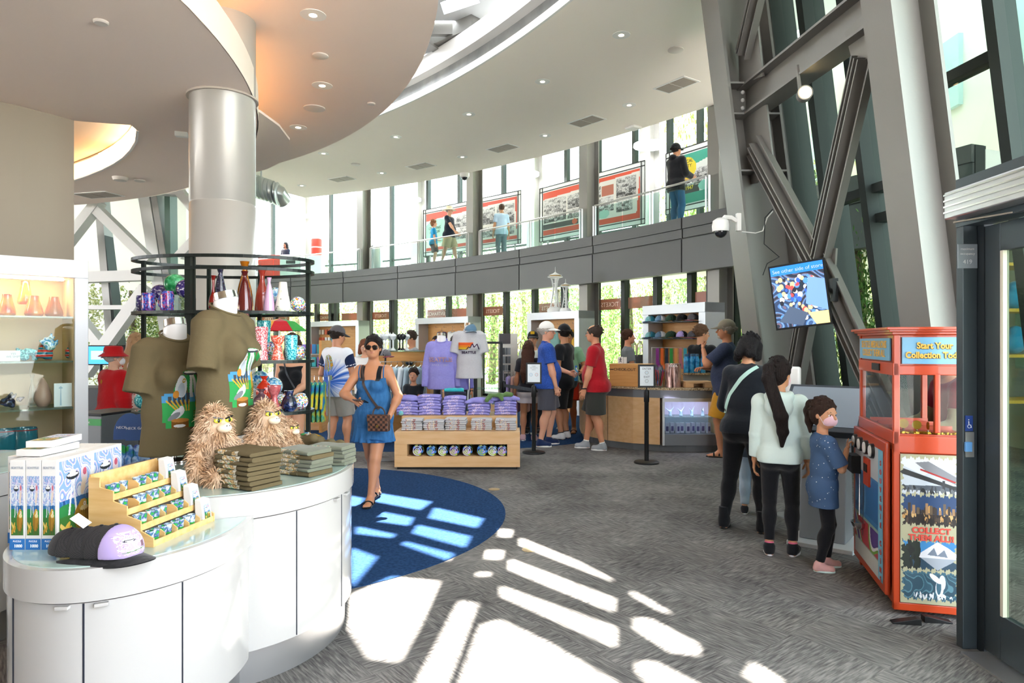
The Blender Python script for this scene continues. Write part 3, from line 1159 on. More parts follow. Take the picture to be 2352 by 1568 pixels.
# ------------------------------------------------ left-hand side: white steel seen past the core
def leftmem(pts,d,w,m,name,thick=0.25,dd=None):
 mb=MB()
 for i in range(len(pts)-1):
  a,b=P(pts[i][0],pts[i][1],d),P(pts[i+1][0],pts[i+1][1],d)
  mb.beam(a,b,thick,w,up=(0,0,1)if abs((b-a).normalized().z)<0.7 else(1,0,0))
 return struct(mb.build(name,m))
sw=mat('white_steel','#dcdcda',0.45,0.1)
for bi,(pts,w)in enumerate((([(90,640),(229,462)],0.16),([(212,470),(345,600)],0.17),([(338,660),(195,860)],0.2),([(150,690),(232,792)],0.16),([(405,430),(470,510)],0.15),([(414,590),(470,530)],0.15),([(120,640),(345,632)],0.2),([(170,706),(340,706)],0.08),([(220,430),(420,445)],0.10))):
 leftmem(pts,13.0+0.02*bi,w,sw,'beam_white')
for(xa,ya,xb,yb,w,m)in((335,430,378,700,0.22,sw),(358,430,400,700,0.12,steel_light),(392,430,394,600,0.11,mat('green_mullion','#5f7a70',0.4)),(238,500,268,860,0.14,steel_light),(262,690,285,880,0.1,mullion_m)):
 a,b=P(xa,ya,13.6+xa*0.0002),P(xb,yb,13.6+xa*0.0002)
 d=(b-a)/(b.z-a.z)
 a2,b2=a+d*(5.2-a.z),a+d*(0-a.z)
 mb=MB()
 mb.beam(a2,b2,0.3,w,up=(1,0,0))
 struct(mb.build('column_white',m))
a,b=PX(-200,14.0),PX(600,14.6)
g=MB()
g.add([a,b,b+Vector((0,0,5.4)),a+Vector((0,0,5.4))],[(0,1,2,3)])
struct(g.build('window_12',glass_m))
struct(MB().bb((-14,13.9,4.9),(-7.2,14.4,7.0)).build('wall_north',plaster))
# ribbed silver duct behind the column
mb=MB()
q=[P(560,420,17.5),P(600,428,17.2),P(635,444,17.3),P(648,450,17.6)]
mb.tube([P(540,415,17.5),P(585,428,17.4),P(615,437,17.4),P(640,448,17.5),P(652,462,17.7)],[0.28,0.29,0.28,0.25,0.2],20)
for i in range(7):
 p=P(585+i*9,427+i*3.2,17.4)
 mb.ball(p,(0.03,0.31,0.31),16,8)
mb.cyl(P(600,430,17.4),P(600,430,17.4)+Vector((0,0,0.55)),0.02)
tag(mb.build('air_duct',mat('duct_metal','#cfd6d8',0.3,0.8),smooth=True),'ribbed silver air duct hanging beside the round column under the ceiling','duct')
# ------------------------------------------------ outside: trees, pale building, ground walls
def leafmat(name,c,c2):
 m=bpy.data.materials.new(name)
 m.use_nodes=True
 nt=m.node_tree
 nt.nodes.clear()
 o=nt.nodes.new('ShaderNodeOutputMaterial')
 d=nt.nodes.new('ShaderNodeBsdfDiffuse')
 t=nt.nodes.new('ShaderNodeBsdfTranslucent')
 x=nt.nodes.new('ShaderNodeMixShader')
 x.inputs[0].default_value=0.5
 g=nt.nodes.new('ShaderNodeNewGeometry')
 rp=nt.nodes.new('ShaderNodeValToRGB')
 nt.links.new(g.outputs['Random Per Island'],rp.inputs[0])
 rp.color_ramp.elements[0].color=lin(c)
 rp.color_ramp.elements[1].color=lin(c2)
 for s in(d,t):
  nt.links.new(rp.outputs[0],s.inputs[0])
 nt.links.new(d.outputs[0],x.inputs[1])
 nt.links.new(t.outputs[0],x.inputs[2])
 nt.links.new(x.outputs[0],o.inputs[0])
 return m
leafA=leafmat('leaf_green','#4a6a34','#a8bc78')
leafB=leafmat('leaf_yellow','#76883e','#cfcd8c')
leafC=leafmat('leaf_deep','#35602f','#86a860')
def crown_mesh(seed,n,m,size=0.16):
 rg=random.Random(seed)
 mb=MB()
 cl=[(rg.gauss(0,0.45),rg.gauss(0,0.45),rg.uniform(-0.9,0.9))for _ in range(26)]
 for _ in range(n):
  c=rg.choice(cl)
  p=Vector([max(-1.05,min(1.05,c[i]+rg.gauss(0,0.2)))for i in range(3)])
  q=Quaternion((rg.gauss(0,1),rg.gauss(0,1),rg.gauss(0,1),rg.gauss(0,1))).normalized().to_matrix()
  s=size*rg.uniform(0.6,1.2)
  mb.add([p+q@Vector(v)for v in((-s,0,0),(0,-s*0.5,0),(s,0,0),(0,s*0.5,0))],[(0,1,2,3)])
 me=bpy.data.meshes.new('crown')
 me.from_pydata([tuple(v)for v in mb.v],[],mb.f)
 me.materials.append(m)
 return me
crowns=[crown_mesh(1,4600,leafA,0.036),crown_mesh(2,4600,leafB,0.036),crown_mesh(3,5000,leafC,0.036)]
bark=mat('bark','#6d6152',0.9,kind='noise',c2=['#584c40','#8a7c6a'],scale=12,bump=0.5)
def tree(x,d,h,r,k,label,z0=0.0,grp='trees beyond the glass'):
 t=thing('tree',label,'tree',PX(x,d,-0.11),group=grp)
 MB().tube([(0,0,0),(0.1,0,h*0.5),(0,0,h)],[0.16,0.12,0.05],8).build('trunk',bark,t,smooth=True)
 c=bpy.data.objects.new('crown',crowns[k])
 link(c,t)
 c.location=(0,0,h*0.5+0.2+z0)
 c.scale=(r,r,h*0.5)
 c.rotation_euler=(0,0,x*0.37)
 return t
kinds=['bushy green tree','pale yellow-green tree','deep green tree']
wh=['beyond the lower windows','outside the lower windows beside the entrance films','beyond the glass behind the fixtures']
rt=random.Random(11)
for i,x in enumerate((540,610,680,760,830,900,970,1050,1130,1200,1280,1360,1440,1530,1620,1700)):
 r_=rt.uniform(1.3,1.7)
 tree(x,hitc(CB,RB+4.1+1.2*r_+(2.2 if i%2 else 0),x)[1],(rt.uniform(3.9,4.5)if x<1100 else rt.uniform(4.2,5.2)),r_,(0,1,0,2)[i%4]if x>1000 else(0,0,1)[i%3],kinds[(0,1,0,2)[i%4]if x>1000 else(0,0,1)[i%3]]+' beyond the lower windows of the curved facade')
for i,(x,d,h,r)in enumerate(((1590,24,7.2,1.5),(1665,20,10.0,1.5),(1400,29,5.6,2.0),(1250,33,5.4,2.4),(720,40,6.2,2.2),(620,44,6.2,2.5),(1960,11.5,4.2,1.0),(1850,14,5.0,1.2),(2085,9.6,3.6,0.8),(300,20,3.2,1.7),(395,19.5,3.0,1.4))):
 tree(x,d,h,r,(1,1,0,0,0,2,0,1,2,1,0)[i],('tall ','tall ','tall ','far ','far ','far ','small ','small ','low ','low ','narrow ')[i]+kinds[(1,1,0,0,0,2,0,1,2,1,0)[i]]+(' standing outside the tall glass wall by the steel truss' if x>1800 else ' behind the white steel beams' if x<450 else ' rising outside the mezzanine glass'))
 # pale neighbour buildings
t=thing('neighbour_building','pale neighbouring building with dark window bands beyond the leaning glass wall','building',(0,0,0))
MB().bb((7.6,2.5,-0.1),(12,26,9.5)).build('wall',mat('pale_cladding','#b4b2a2',0.8),t)
for z in(1.2,3.4,5.6):
 for y in(4.5,8,11.5,15,18.5):
  MB().bb((7.52,y,z),(7.6,y+2.2,z+1.2)).build('window_band',solid('8fa8a2',0.2),t)
t=thing('white_annex','white sunlit annex wall beyond the white steel beams','building',(0,0,0))
MB().bb((-26,22,-0.1),(-10.5,26,7.5)).build('wall',solid('f2efe8',0.8),t)
MB().bb((-22,21.9,1.0),(-14,22.0,2.2)).build('window_band',solid('a9b8ba',0.2),t)
o=MB().bb((-30,46,-0.1),(25,46.3,1.5)).build('low_garden_wall',mat('terracotta_wall','#b9776a',0.8))
tag(o,'low terracotta garden wall behind the trees','wall')
# ================================================================== PEOPLE
skin_cache={}
def skinmat(h):
 if h not in skin_cache:
  m=mat('skin_'+h.lstrip('#'),h,0.5,spec=0.35,kind='noise',c2=[h,h],scale=20,bump=0.05,bscale=40)
  m.node_tree.nodes['Principled BSDF'].inputs['Subsurface Weight'].default_value=0.12
  m.node_tree.nodes['Principled BSDF'].inputs['Subsurface Radius'].default_value=(0.02,0.008,0.004)
  skin_cache[h]=m
 return skin_cache[h]
def hairmat(h):
 return mat('hair_'+h.lstrip('#'),h,0.55,spec=0.2,bump=0.9,bscale=30,stretch=(5,5,0.6))
eye_w=solid('ece8e2',0.25)
eye_d=solid('2a1a12',0.15)
lipm=solid('a5584e',0.5)
browm=solid('2b1d16',0.8)
V3=Vector
def hand_prims(w,d,n,side,s=1.0,curl=0.5,thumb=0.5,point=False):
 """w wrist, d direction the hand continues, n palm normal, side: direction of the thumb edge"""
 d=d.normalized()
 sd=side-d*side.dot(d)
 sd.normalize()
 n=(n-d*n.dot(d)-sd*n.dot(sd)).normalized()
 pr=[cone(w-d*0.045*s,w+d*0.012*s,0.0235*s,0.021*s,0.01*s,sd,1.1),cone(w+d*0.01*s,w+d*0.078*s,0.0145*s,0.0135*s,0.012*s,sd,2.5)]
 lens=(0.036,0.041,0.038,0.029)
 for i in range(4):
  off=(1.5-i)*0.0205*s
  p=w+d*(0.084-abs(i-1)*0.004)*s+sd*off
  L=lens[i]*s
  c=curl*(1+0.12*i)
  if point and i==0:
   c=0.05
  elif point:
   c=1.45
  a=0.35*c
  r=(0.0092,0.0095,0.009,0.0078)[i]*s
  fan=sd*(1.5-i)*0.035
  for j in range(3):
   dd=(d*math.cos(a)+n*math.sin(a)+fan).normalized()
   q=p+dd*L*(1.15,0.75,0.6)[j]
   pr.append(cone(p,q,r,r*0.88,0.004*s))
   p,r=q,r*0.88
   a+=c*0.95
 p=w+d*0.022*s+sd*0.026*s
 a=w+d*0.052*s+sd*0.055*s+n*0.016*s*(1+thumb)
 b=w+d*0.085*s+sd*(0.06-0.022*thumb)*s+n*0.03*s*(1+thumb)
 pr+=[cone(p,a,0.0145*s,0.0112*s,0.008*s),cone(a,b,0.011*s,0.0085*s,0.004*s)]
 return pr
def person(label,loc,rz,h=1.75,fat=1.0,female=False,skin='#c8906c',belly=0.0,lean=0.0,side=0.0,head=(0,0),hs=1.0,hl=None,hr=None,el=None,er=None,fl=None,fr=None,cl=0.5,cr=0.5,pl=None,pr_=None,footyaw=(6,-6),point=None,shirt=None,sleeve=0.5,hem=0.47,loose=0.012,shirt2=None,low=None,leg=0.8,lowloose=0.012,shoe='#333333',sole='#d8d6d2',sock=None,sandal=False,hair='short',hairc='#2a1d15',hat=None,res=0.009,name='person',extra=None,neck=None,twist=0.0,shoetop=None,kneefwd=1.0,face=True,lowcut=None):
 t=thing(name,label,'person',loc,R(rz))
 sk=skinmat(skin)
 S=h
 fem=1.0 if female else 0.0
 hipz=0.515*S
 Q=Matrix.Rotation(R(side),3,'Y')@Matrix.Rotation(-R(lean),3,'X')@Matrix.Rotation(R(twist),3,'Z')
 piv=V3((0,0,0.53*S))
 def U(x,y,z):
  return Q@(V3((x*S,y*S,z*S))-piv)+piv
 sw_=(0.100-0.012*fem)*(0.9+0.1*fat)
 shl,shr=U(-sw_,0,0.805),U(sw_,0,0.805)
 UA,FA,TH,CA=0.172*S,0.148*S,0.245*S,0.235*S
 def arm(sh,hand,elb,s):
  if hand is None:
   hand=(0.15*s,0.03,0.475)
  hd=V3(hand)*S
  hint=V3(elb)if elb is not None else V3((0.35*s,-1,-0.2))
  return ik(sh,hd,UA,FA,hint)
 eL,wL=arm(shl,hl,el,-1)
 eR,wR=arm(shr,hr,er,1)
 def legj(s,foot,yaw):
  foot=V3(foot if foot is not None else(0.058*s,0,0))*S
  hip=V3((0.047*s*S,0,hipz))
  ank=foot+V3((0,0,0.042*S))
  kn,ank=ik(hip,ank,TH,CA,V3((0.1*s,kneefwd,0)))
  fd=V3((-math.sin(R(yaw)),math.cos(R(yaw)),0))
  return hip,kn,ank,fd
 LL,RL_=legj(-1,fl,footyaw[0]),legj(1,fr,footyaw[1])
 up=Q@V3((0,0,1))
 X=Q@V3((1,0,0))
 Yv=Q@V3((0,1,0))
 f=fat
 # --- torso solids; e = added thickness
 def torso(e,top=True,eh=None):
  k=0.035*S
  eh=e if eh is None else eh
  q=[ell((0,-0.008*S,0.525*S),((0.094+0.006*fem)*f*S+eh,0.068*f*S+eh,0.062*S+eh),k),cone(U(0,0,0.55),U(0,0.004,0.64),0.066*f*S*(1-0.06*fem)+e,0.062*f*S*(1-0.06*fem)+e,k,X,1.32),cone(U(0,0.004,0.64),U(0,0,0.765),0.064*f*S+e,0.060*S*(0.5+0.5*f)+e,k,X,1.42-0.08*fem)]
  if top:
   q.append(cone(U(-sw_*0.82,-0.004,0.797),U(sw_*0.82,-0.004,0.797),0.036*S*(0.7+0.3*f)+e,0.036*S*(0.7+0.3*f)+e,k))
   q.append(cone(U(0,-0.012,0.80),U(0,-0.006,0.835),0.042*S+e,0.03*S+e,0.03*S,X,1.2))
  if female:
   for s in(-1,1):
    q.append(ell(U(0.042*s,0.052*f,0.715),(0.036*S*f+e,0.034*S*f+e,0.036*S+e),0.02*S))
  if belly:
   q.append(ell(U(0,0.035+0.02*belly,0.60),(0.085*f*S+e,(0.05+0.02*belly)*S+e,0.075*S+e),0.04*S))
  for(hp,kn,an,fd)in(LL,RL_):
   q.append(ell(hp+V3((0,-0.02*S,-0.01*S)),(0.055*S*f+eh,0.062*S*f+eh,0.06*S+eh),0.03*S))
  return q
 body=torso(0)
 # head
 hq=Q@Matrix.Rotation(R(head[0]),3,'Z')@Matrix.Rotation(R(head[1]),3,'X')
 nb=U(0,-0.004,0.835)
 hc=nb+Q@V3((0,0.012,0.066*0+0.107))*S
 if hs!=1.0:
  hc=nb+Q@V3((0,0.012,0.107*(1+(hs-1)*0.9)))*S
 e_=S*hs
 def Hd(x,y,z):
  return hc+hq@V3((x,y,z))*e_
 body+=[cone(U(0,-0.01,0.80),Hd(0,-0.012,-0.035),0.034*S*(0.75+0.25*f),0.030*S,0.02*S)]
 for sh,eb,wr in((shl,eL,wL),(shr,eR,wR)):
  body+=[cone(sh,eb,0.030*S*(0.45+0.55*f),0.0235*S*(0.5+0.5*f),0.022*S),cone(eb,wr,0.0245*S*(0.6+0.4*f),0.0155*S,0.012*S),ell(eb.lerp(wr,0.25),0.0265*S*(0.6+0.4*f),0.015*S)]
 for(hp,kn,an,fd)in(LL,RL_):
  body+=[cone(hp,kn,0.053*S*f,0.034*S*(0.6+0.4*f),0.025*S),cone(kn,an,0.031*S*(0.6+0.4*f),0.0205*S,0.015*S),ell(kn.lerp(an,0.3)-fd*0.012*S,(0.033*S,0.034*S,0.06*S),0.02*S)]
  heel=V3((an[0],an[1],an[2]-0.026*S))-fd*0.016*S
  toe=V3((an[0],an[1],an[2]-0.028*S))+fd*0.078*S
  mid=an+fd*0.02*S+V3((0,0,-0.012*S))
  sd=V3((fd[1],-fd[0],0))
  body+=[cone(heel,toe,0.0165*S,0.012*S,0.012*S,sd,1.45),cone(an,mid,0.021*S,0.018*S,0.012*S),cone(mid,toe-fd*0.02*S,0.019*S,0.012*S,0.012*S,sd,1.3)]
  if sandal:
   for i in range(5):
    q=toe+sd*(0.016-0.008*i)*S*(1 if hp[0]<0 else-1)
    body.append(cone(q,q+fd*(0.022-0.003*i)*S+V3((0,0,-0.003*S)),0.0068*S*(1.25 if i==0 else 1),0.0058*S,0.003*S))
 hd=[ell(Hd(0,-0.010,0.018),(0.0445*e_,0.056*e_,0.052*e_),0.0,hq),ell(Hd(0,0.012,-0.02),(0.0385*e_,0.040*e_,0.046*e_),0.02*e_,hq),ell(Hd(0,0.030,-0.045),(0.019*e_,0.016*e_,0.014*e_),0.018*e_,hq),cone(Hd(0,0.046,0.008),Hd(0,0.061,-0.012),0.0045*e_,0.0078*e_,0.008*e_),ell(Hd(0.0065,0.054,-0.0145),0.0052*e_,0.004*e_),ell(Hd(-0.0065,0.054,-0.0145),0.0052*e_,0.004*e_),cone(Hd(-0.02,0.043,0.012),Hd(0.02,0.043,0.012),0.006*e_,0.006*e_,0.01*e_),ell(Hd(0.0175,0.049,0.0005),(0.011*e_,0.008*e_,0.0065*e_),0.006*e_,hq,True),ell(Hd(-0.0175,0.049,0.0005),(0.011*e_,0.008*e_,0.0065*e_),0.006*e_,hq,True),ell(Hd(0,0.048,-0.030),(0.013*e_,0.006*e_,0.007*e_),0.008*e_,hq),cone(Hd(0,-0.012,-0.02),nb+up*0.005,0.031*S,0.032*S,0.012*S)]
 for s in(-1,1):
  hd.append(ell(Hd(0.044*s,-0.004,-0.003),(0.006*e_,0.0115*e_,0.018*e_),0.003*e_,hq))
 hands=[]
 for(eb,wr,sgn,cu,pn)in((eL,wL,-1,cl,pl),(eR,wR,1,cr,pr_)):
  d=(wr-eb).normalized()
  n=V3(pn[0])if pn else V3((-sgn,0.0,0.0))
  sd=V3(pn[1])if pn else V3((0,1,0))
  hands.append(hand_prims(wr,d,n,sd,S/1.75*(0.98 if not female else 0.9),cu,point=(point==sgn)))
 hres=max(0.0034,res*0.42)
 fine=max(res*0.5,0.0042)
 ob=blob('body',body,sk,t,res,[(hd,fine)]+[(x,hres)for x in hands])
 # face
 if face:
  mb=MB()
  for s in(-1,1):
   mb.mt(0).ball(Hd(0.0175*s,0.0415,0.0005),(0.0078*e_,0.0062*e_,0.0048*e_),12,8,hq)
   mb.mt(1).ball(Hd(0.0175*s,0.0462,0.0005),(0.0036*e_,0.0022*e_,0.0038*e_),10,6,hq)
  mb.build('eyes',[eye_w,eye_d],t,smooth=True)
  mb=MB()
  mb.tube([Hd(-0.0145,0.047,-0.0305),Hd(-0.005,0.053,-0.0285),Hd(0.005,0.053,-0.0285),Hd(0.0145,0.047,-0.0305)],[0.001*e_,0.0028*e_,0.0028*e_,0.001*e_],6)
  mb.tube([Hd(-0.012,0.048,-0.0325),Hd(0,0.0525,-0.034),Hd(0.012,0.048,-0.0325)],[0.001*e_,0.0036*e_,0.001*e_],6)
  mb.build('lips',lipm if female else solid('9c6252',0.55),t,smooth=True)
  mb=MB()
  for s in(-1,1):
   mb.tube([Hd(0.009*s,0.0485,0.0135),Hd(0.019*s,0.047,0.0165),Hd(0.029*s,0.039,0.0135)],[0.0022*e_,0.0024*e_,0.0012*e_],6)
  mb.build('eyebrows',solid(hairc,0.8),t,smooth=True)
  # hair
 if hair:
  hm=hairmat(hairc)
  th=0.008
  hp_=[ell(Hd(0,-0.014,0.022),((0.0445+th)*e_,(0.056+th)*e_,(0.052+th*1.3)*e_),0.0,hq)]
  if hair in('long','pony','bob','bun','curly'):
   hp_.append(ell(Hd(0,-0.03,-0.012),(0.046*e_,0.042*e_,0.05*e_),0.02*e_,hq))
  if hair=='curly':
   rg=random.Random(3)
   for _ in range(26):
    a,b=rg.uniform(0,6.28),rg.uniform(-0.2,1.4)
    hp_.append(ell(Hd(0.05*math.cos(a)*math.cos(b),-0.015+0.06*math.sin(a)*math.cos(b),0.022+0.058*math.sin(b)),0.017*e_,0.006*e_))
  rg=random.Random(int(h*100))
  for _ in range(46 if res<0.0125 else 0):
   a,b=rg.uniform(0,6.28),rg.uniform(-0.3,0.05 if hat else 1.45)
   dv=V3((math.cos(a)*math.cos(b),math.sin(a)*math.cos(b),math.sin(b)))
   c=Hd(0.051*dv[0],-0.014+0.062*dv[1],0.022+0.0605*dv[2])
   hp_.append(cone(c,c+hq@V3((dv[0]*0.004,-0.014,dv[2]*0.004-0.004))*e_,0.0075*e_,0.004*e_,0.004*e_))
  hp_.append(ell(Hd(0,0.062,-0.022),(0.054*e_,0.056*e_,0.062*e_),0.012*e_,hq,True))
  if hair in('short','bald'):
   hp_.append(half(Hd(0,-0.02,-0.03),hq@V3((0,0.25,-1))))
  if hair=='bald':
   hp_.append(ell(Hd(0,0.02,0.085),(0.05*e_,0.075*e_,0.055*e_),0.008*e_,hq,True))
  if hair=='long':
   for s,dz in((-1,0.0),(1,0.0),(0,0)):
    a=Hd(0.033*s,-0.03,0.0)
    b=Hd(0.045*s,-0.035,-0.07)
    c=U(0.055*s,-0.065,0.73)
    hp_+=[cone(a,b,0.028*e_,0.03*e_,0.02*e_),cone(b,c,0.03*e_,0.022*e_,0.02*e_)]
  if hair=='verylong':
   for s in(-1,0,1):
    b=Hd(0.035*s,-0.04,-0.05)
    c=U(0.045*s,-0.085,0.70)
    d=U(0.04*s,-0.08,0.60)
    hp_+=[cone(Hd(0.03*s,-0.03,0.0),b,0.03*e_,0.03*e_,0.02*e_),cone(b,c,0.03*e_,0.028*e_,0.02*e_),cone(c,d,0.028*e_,0.012*e_,0.02*e_)]
  if hair=='bob':
   for s in(-1,1):
    hp_+=[cone(Hd(0.045*s,-0.01,0.01),Hd(0.052*s,-0.006,-0.065),0.02*e_,0.022*e_,0.015*e_),cone(Hd(0.02*s,-0.05,0.0),Hd(0.028*s,-0.05,-0.07),0.026*e_,0.028*e_,0.015*e_)]
  if hair=='bun':
   hp_+=[ell(Hd(-0.02,-0.058,0.045),0.027*e_,0.01*e_),ell(Hd(0.005,-0.066,0.03),0.022*e_,0.01*e_)]
  blob('hair',hp_,hm,t,fine)
  if hair=='pony':
   pp=[ell(Hd(0,-0.066,0.035),0.017*e_,0.01)]
   pts=[Hd(0,-0.066,0.036),Hd(0.0,-0.088,0.02),Hd(0.004,-0.092,-0.03),U(0.012,-0.098-0.02,0.74),U(0.02,-0.1,0.66),U(0.015,-0.09,0.585)]
   if isinstance(extra,dict)and extra.get('ponyshort'):
    pts=[Hd(0,-0.066,0.04),Hd(0,-0.085,0.035),Hd(0,-0.095,0.0),Hd(0.0,-0.088,-0.05),Hd(0,-0.08,-0.10)]
   rr=[0.012,0.017,0.02,0.021,0.017,0.006][:len(pts)]
   if len(pts)==5:
    rr=[0.012,0.018,0.02,0.016,0.006]
   for i in range(len(pts)-1):
    pp.append(cone(pts[i],pts[i+1],rr[i]*e_*1.15,rr[i+1]*e_*1.15,0.012*e_,X,1.25))
   blob('ponytail',pp,hm,t,fine)
 if hat:
  kind,hc1,hc2=(hat+(None,))[:3]
  hmat=cloth(hc1)if isinstance(hc1,str)else hc1
  if kind=='cap':
   c=[ell(Hd(0,-0.012,0.030),(0.0545*e_,0.0655*e_,0.058*e_),0.0,hq),half(Hd(0,0,0.026),hq@V3((0,0.12,-1)))]
   blob('cap_crown',c,hmat,t,fine)
   bk=-1 if hc2=='back' else 1
   b=[cone(Hd(0,0.035*bk,0.0295),Hd(0,0.082*bk,0.019),0.008*e_,0.006*e_,0.01*e_,X,1.0)]
   mb=MB()
   vs_,fs=[],[]
   n=12
   for i in range(n+1):
    a=math.pi*(0.08+0.84*i/n)
    for q,zz in((1.0,0.032),(1.85,0.017)):
     x=math.cos(a)*0.052*(1.0 if q<1.5 else 0.96)
     y=-0.008+math.sin(a)*0.062*q if q>1.5 else-0.01+math.sin(a)*0.062
     for dz in(0,-0.003):
      vs_.append(Hd(x,y*bk if bk<0 else y,zz+dz-0.10*x*x/0.052))
   for i in range(n):
    o=i*4
    fs+=[(o,o+4,o+6,o+2),(o+1,o+3,o+7,o+5),(o+2,o+6,o+7,o+3),(o,o+1,o+5,o+4)]
   fs+=[(0,2,3,1),(n*4,n*4+1,n*4+3,n*4+2)]
   mb.add(vs_,fs).build('brim',cloth(hc2)if isinstance(hc2,str)and hc2.startswith('#')else hmat,t,smooth=True)
  elif kind in('bucket','sunhat'):
   w=0.085 if kind=='bucket' else 0.115
   mb=MB()
   M_=Matrix.Translation(Hd(0,-0.01,0.0))@hq.to_4x4()@Matrix.Diagonal((e_,e_*1.12,e_,1))
   mb.M=M_
   mb.lathe([(w,0.008),(w+0.002,0.011),(0.058,0.034),(0.053,0.072),(0.046,0.082),(0.0001,0.085)],n=28)
   mb.build('hat',hmat,t,smooth=True,auto=60)
   # clothes
 if shirt:
  e=loose
  q=torso(e,True,max(e,lowloose+0.007)if low else e)
  sm=cloth(shirt)if isinstance(shirt,str)else shirt
  hz=hem*S
  if hem<0.515:
   eh_=max(e,lowloose+0.007)if low else e
   q.append(cone((0,0.0,0.56*S),(0,0.0,hz),0.068*f*S+e,(0.074*f*S+eh_)+0.003,0.02,V3((1,0,0)),1.34,True))
  q.append(half((0,0,hz),(0,0,-1)))
  nt_=0.842 if neck is None else neck
  q.append(half(U(0,0,nt_),up*1.0+Yv*0.38))
  for sh,eb,wr,s in((shl,eL,wL,-1),(shr,eR,wR,1)):
   if sleeve<=0:
    continue
   q.append(ell(sh+up*0.002,0.0365*S*(0.5+0.5*f)+e*0.6,0.03))
   if sleeve<=1:
    p1=sh.lerp(eb,sleeve)
    q.append(cone(sh,p1,0.0335*S*(0.5+0.5*f)+e*0.8,0.032*S*(0.5+0.5*f)+e*1.3,0.02,None,1,True))
   else:
    p1=eb.lerp(wr,sleeve-1)
    q.append(cone(sh,eb,0.0325*S*(0.5+0.5*f)+e*0.8,0.028*S*(0.5+0.5*f)+e,0.02))
    q.append(cone(eb,p1,0.028*S*(0.5+0.5*f)+e,0.021*S+e*0.9,0.015,None,1,True))
  so=blob('shirt' if sleeve<=1 else 'jacket',q,sm,t,res)
  t['_shirt']=so.name
 if low:
  lm=cloth(low)if isinstance(low,str)else low
  e=lowloose
  q=[ell((0,-0.008*S,0.525*S),((0.094+0.006*fem)*f*S+e,0.069*f*S+e,0.062*S+e),0.02),cone((0,0,0.54*S),(0,0,0.60*S),0.067*f*S+e*0.6,0.066*f*S+e*0.4,0.02,V3((1,0,0)),1.32)]
  for(hp,kn,an,fd)in(LL,RL_):
   q.append(ell(hp+V3((0,-0.02*S,-0.01*S)),(0.055*S*f+e,0.062*S*f+e,0.06*S+e),0.03*S))
   if leg<=1:
    q.append(cone(hp,hp.lerp(kn,leg),0.056*S*f+e,0.046*S*f+e*2.2,0.02,None,1,True))
   else:
    q.append(cone(hp,kn,0.055*S*f+e,0.036*S*(0.6+0.4*f)+e,0.02))
    q.append(cone(kn,kn.lerp(an,leg-1),0.033*S*(0.6+0.4*f)+e,0.0225*S+e*1.1,0.015,None,1,True))
    q.append(ell(kn.lerp(an,0.3)-fd*0.012*S,(0.033*S+e,0.034*S+e,0.06*S+e),0.02*S))
  q.append(half((0,0,0.57*S),(0,0,1)))
  blob('shorts' if leg<=1 else 'trousers',q,lm,t,res)
  # shoes
 for(hp,kn,an,fd),s in((LL,-1),(RL_,1)):
  sd=V3((fd[1],-fd[0],0))
  z0=an[2]-0.042*S
  base=V3((an[0],an[1],z0))
  if sandal:
   mb=MB()
   out=[(-0.036,-0.016),(-0.036,0.016),(0.02,0.021),(0.08,0.027),(0.108,0.012),(0.108,-0.008),(0.085,-0.026),(0.02,-0.02)]
   mb.extr([(a*S,b*S)for a,b in out],base+V3((0,0,-0.001)),fd,sd,V3((0,0,0.011*S)))
   so=mb.build('sandal',cloth(shoe),t,bevel=0.003)
   mb=MB()
   for yy in(0.05,0.012):
    pts=[base+fd*yy*S+sd*(math.cos(a)*0.0265*S)+V3((0,0,0.012*S+math.sin(a)*0.026*S*(0.75 if yy>0.03 else 1.15)))for a in[math.pi*i/8 for i in range(9)]]
    mb.tube(pts,0.0065*S,6)
   mb.build('strap',cloth(shoe),so,smooth=True)
  else:
   sh_m=cloth(shoe)if isinstance(shoe,str)else shoe
   a0=base+V3((0,0,0.021*S))
   q=[cone(a0-fd*0.014*S,a0+fd*0.072*S,0.0225*S,0.0205*S,0.01,sd,1.18),cone(an+V3((0,0,0.004*S)),a0+fd*0.035*S,0.0275*S,0.02*S,0.015*S,sd,1.1),cone(an-V3((0,0,0.01*S)),an+V3((0,0,(shoetop or 0.006)*S)),0.0275*S,0.027*S,0.012,None,1,True),half(base+V3((0,0,0.009*S)),(0,0,-1))]
   so=blob('shoe',q,sh_m,t,max(res*0.7,0.005))
   mb=MB()
   out=[]
   for i in range(16):
    a=2*math.pi*i/16
    out.append((0.030*S+math.cos(a)*0.064*S,math.sin(a)*0.028*S*(1.0 if math.cos(a)>0 else 0.88)))
   mb.extr(out,base,fd,sd,V3((0,0,0.013*S)))
   mb.build('sole',solid(sole,0.6),so,bevel=0.004)
   if sock:
    MB().cyl(an+V3((0,0,0.0)),an.lerp(kn,0.12),0.0235*S,0.0235*S,16).build('sock',cloth(sock),t,smooth=True)
 return t,dict(U=U,Hd=Hd,hq=hq,Q=Q,eL=eL,wL=wL,eR=eR,wR=wR,shl=shl,shr=shr,e=e_,S=S,LL=LL,RL=RL_,up=up,X=X,Y=Yv)
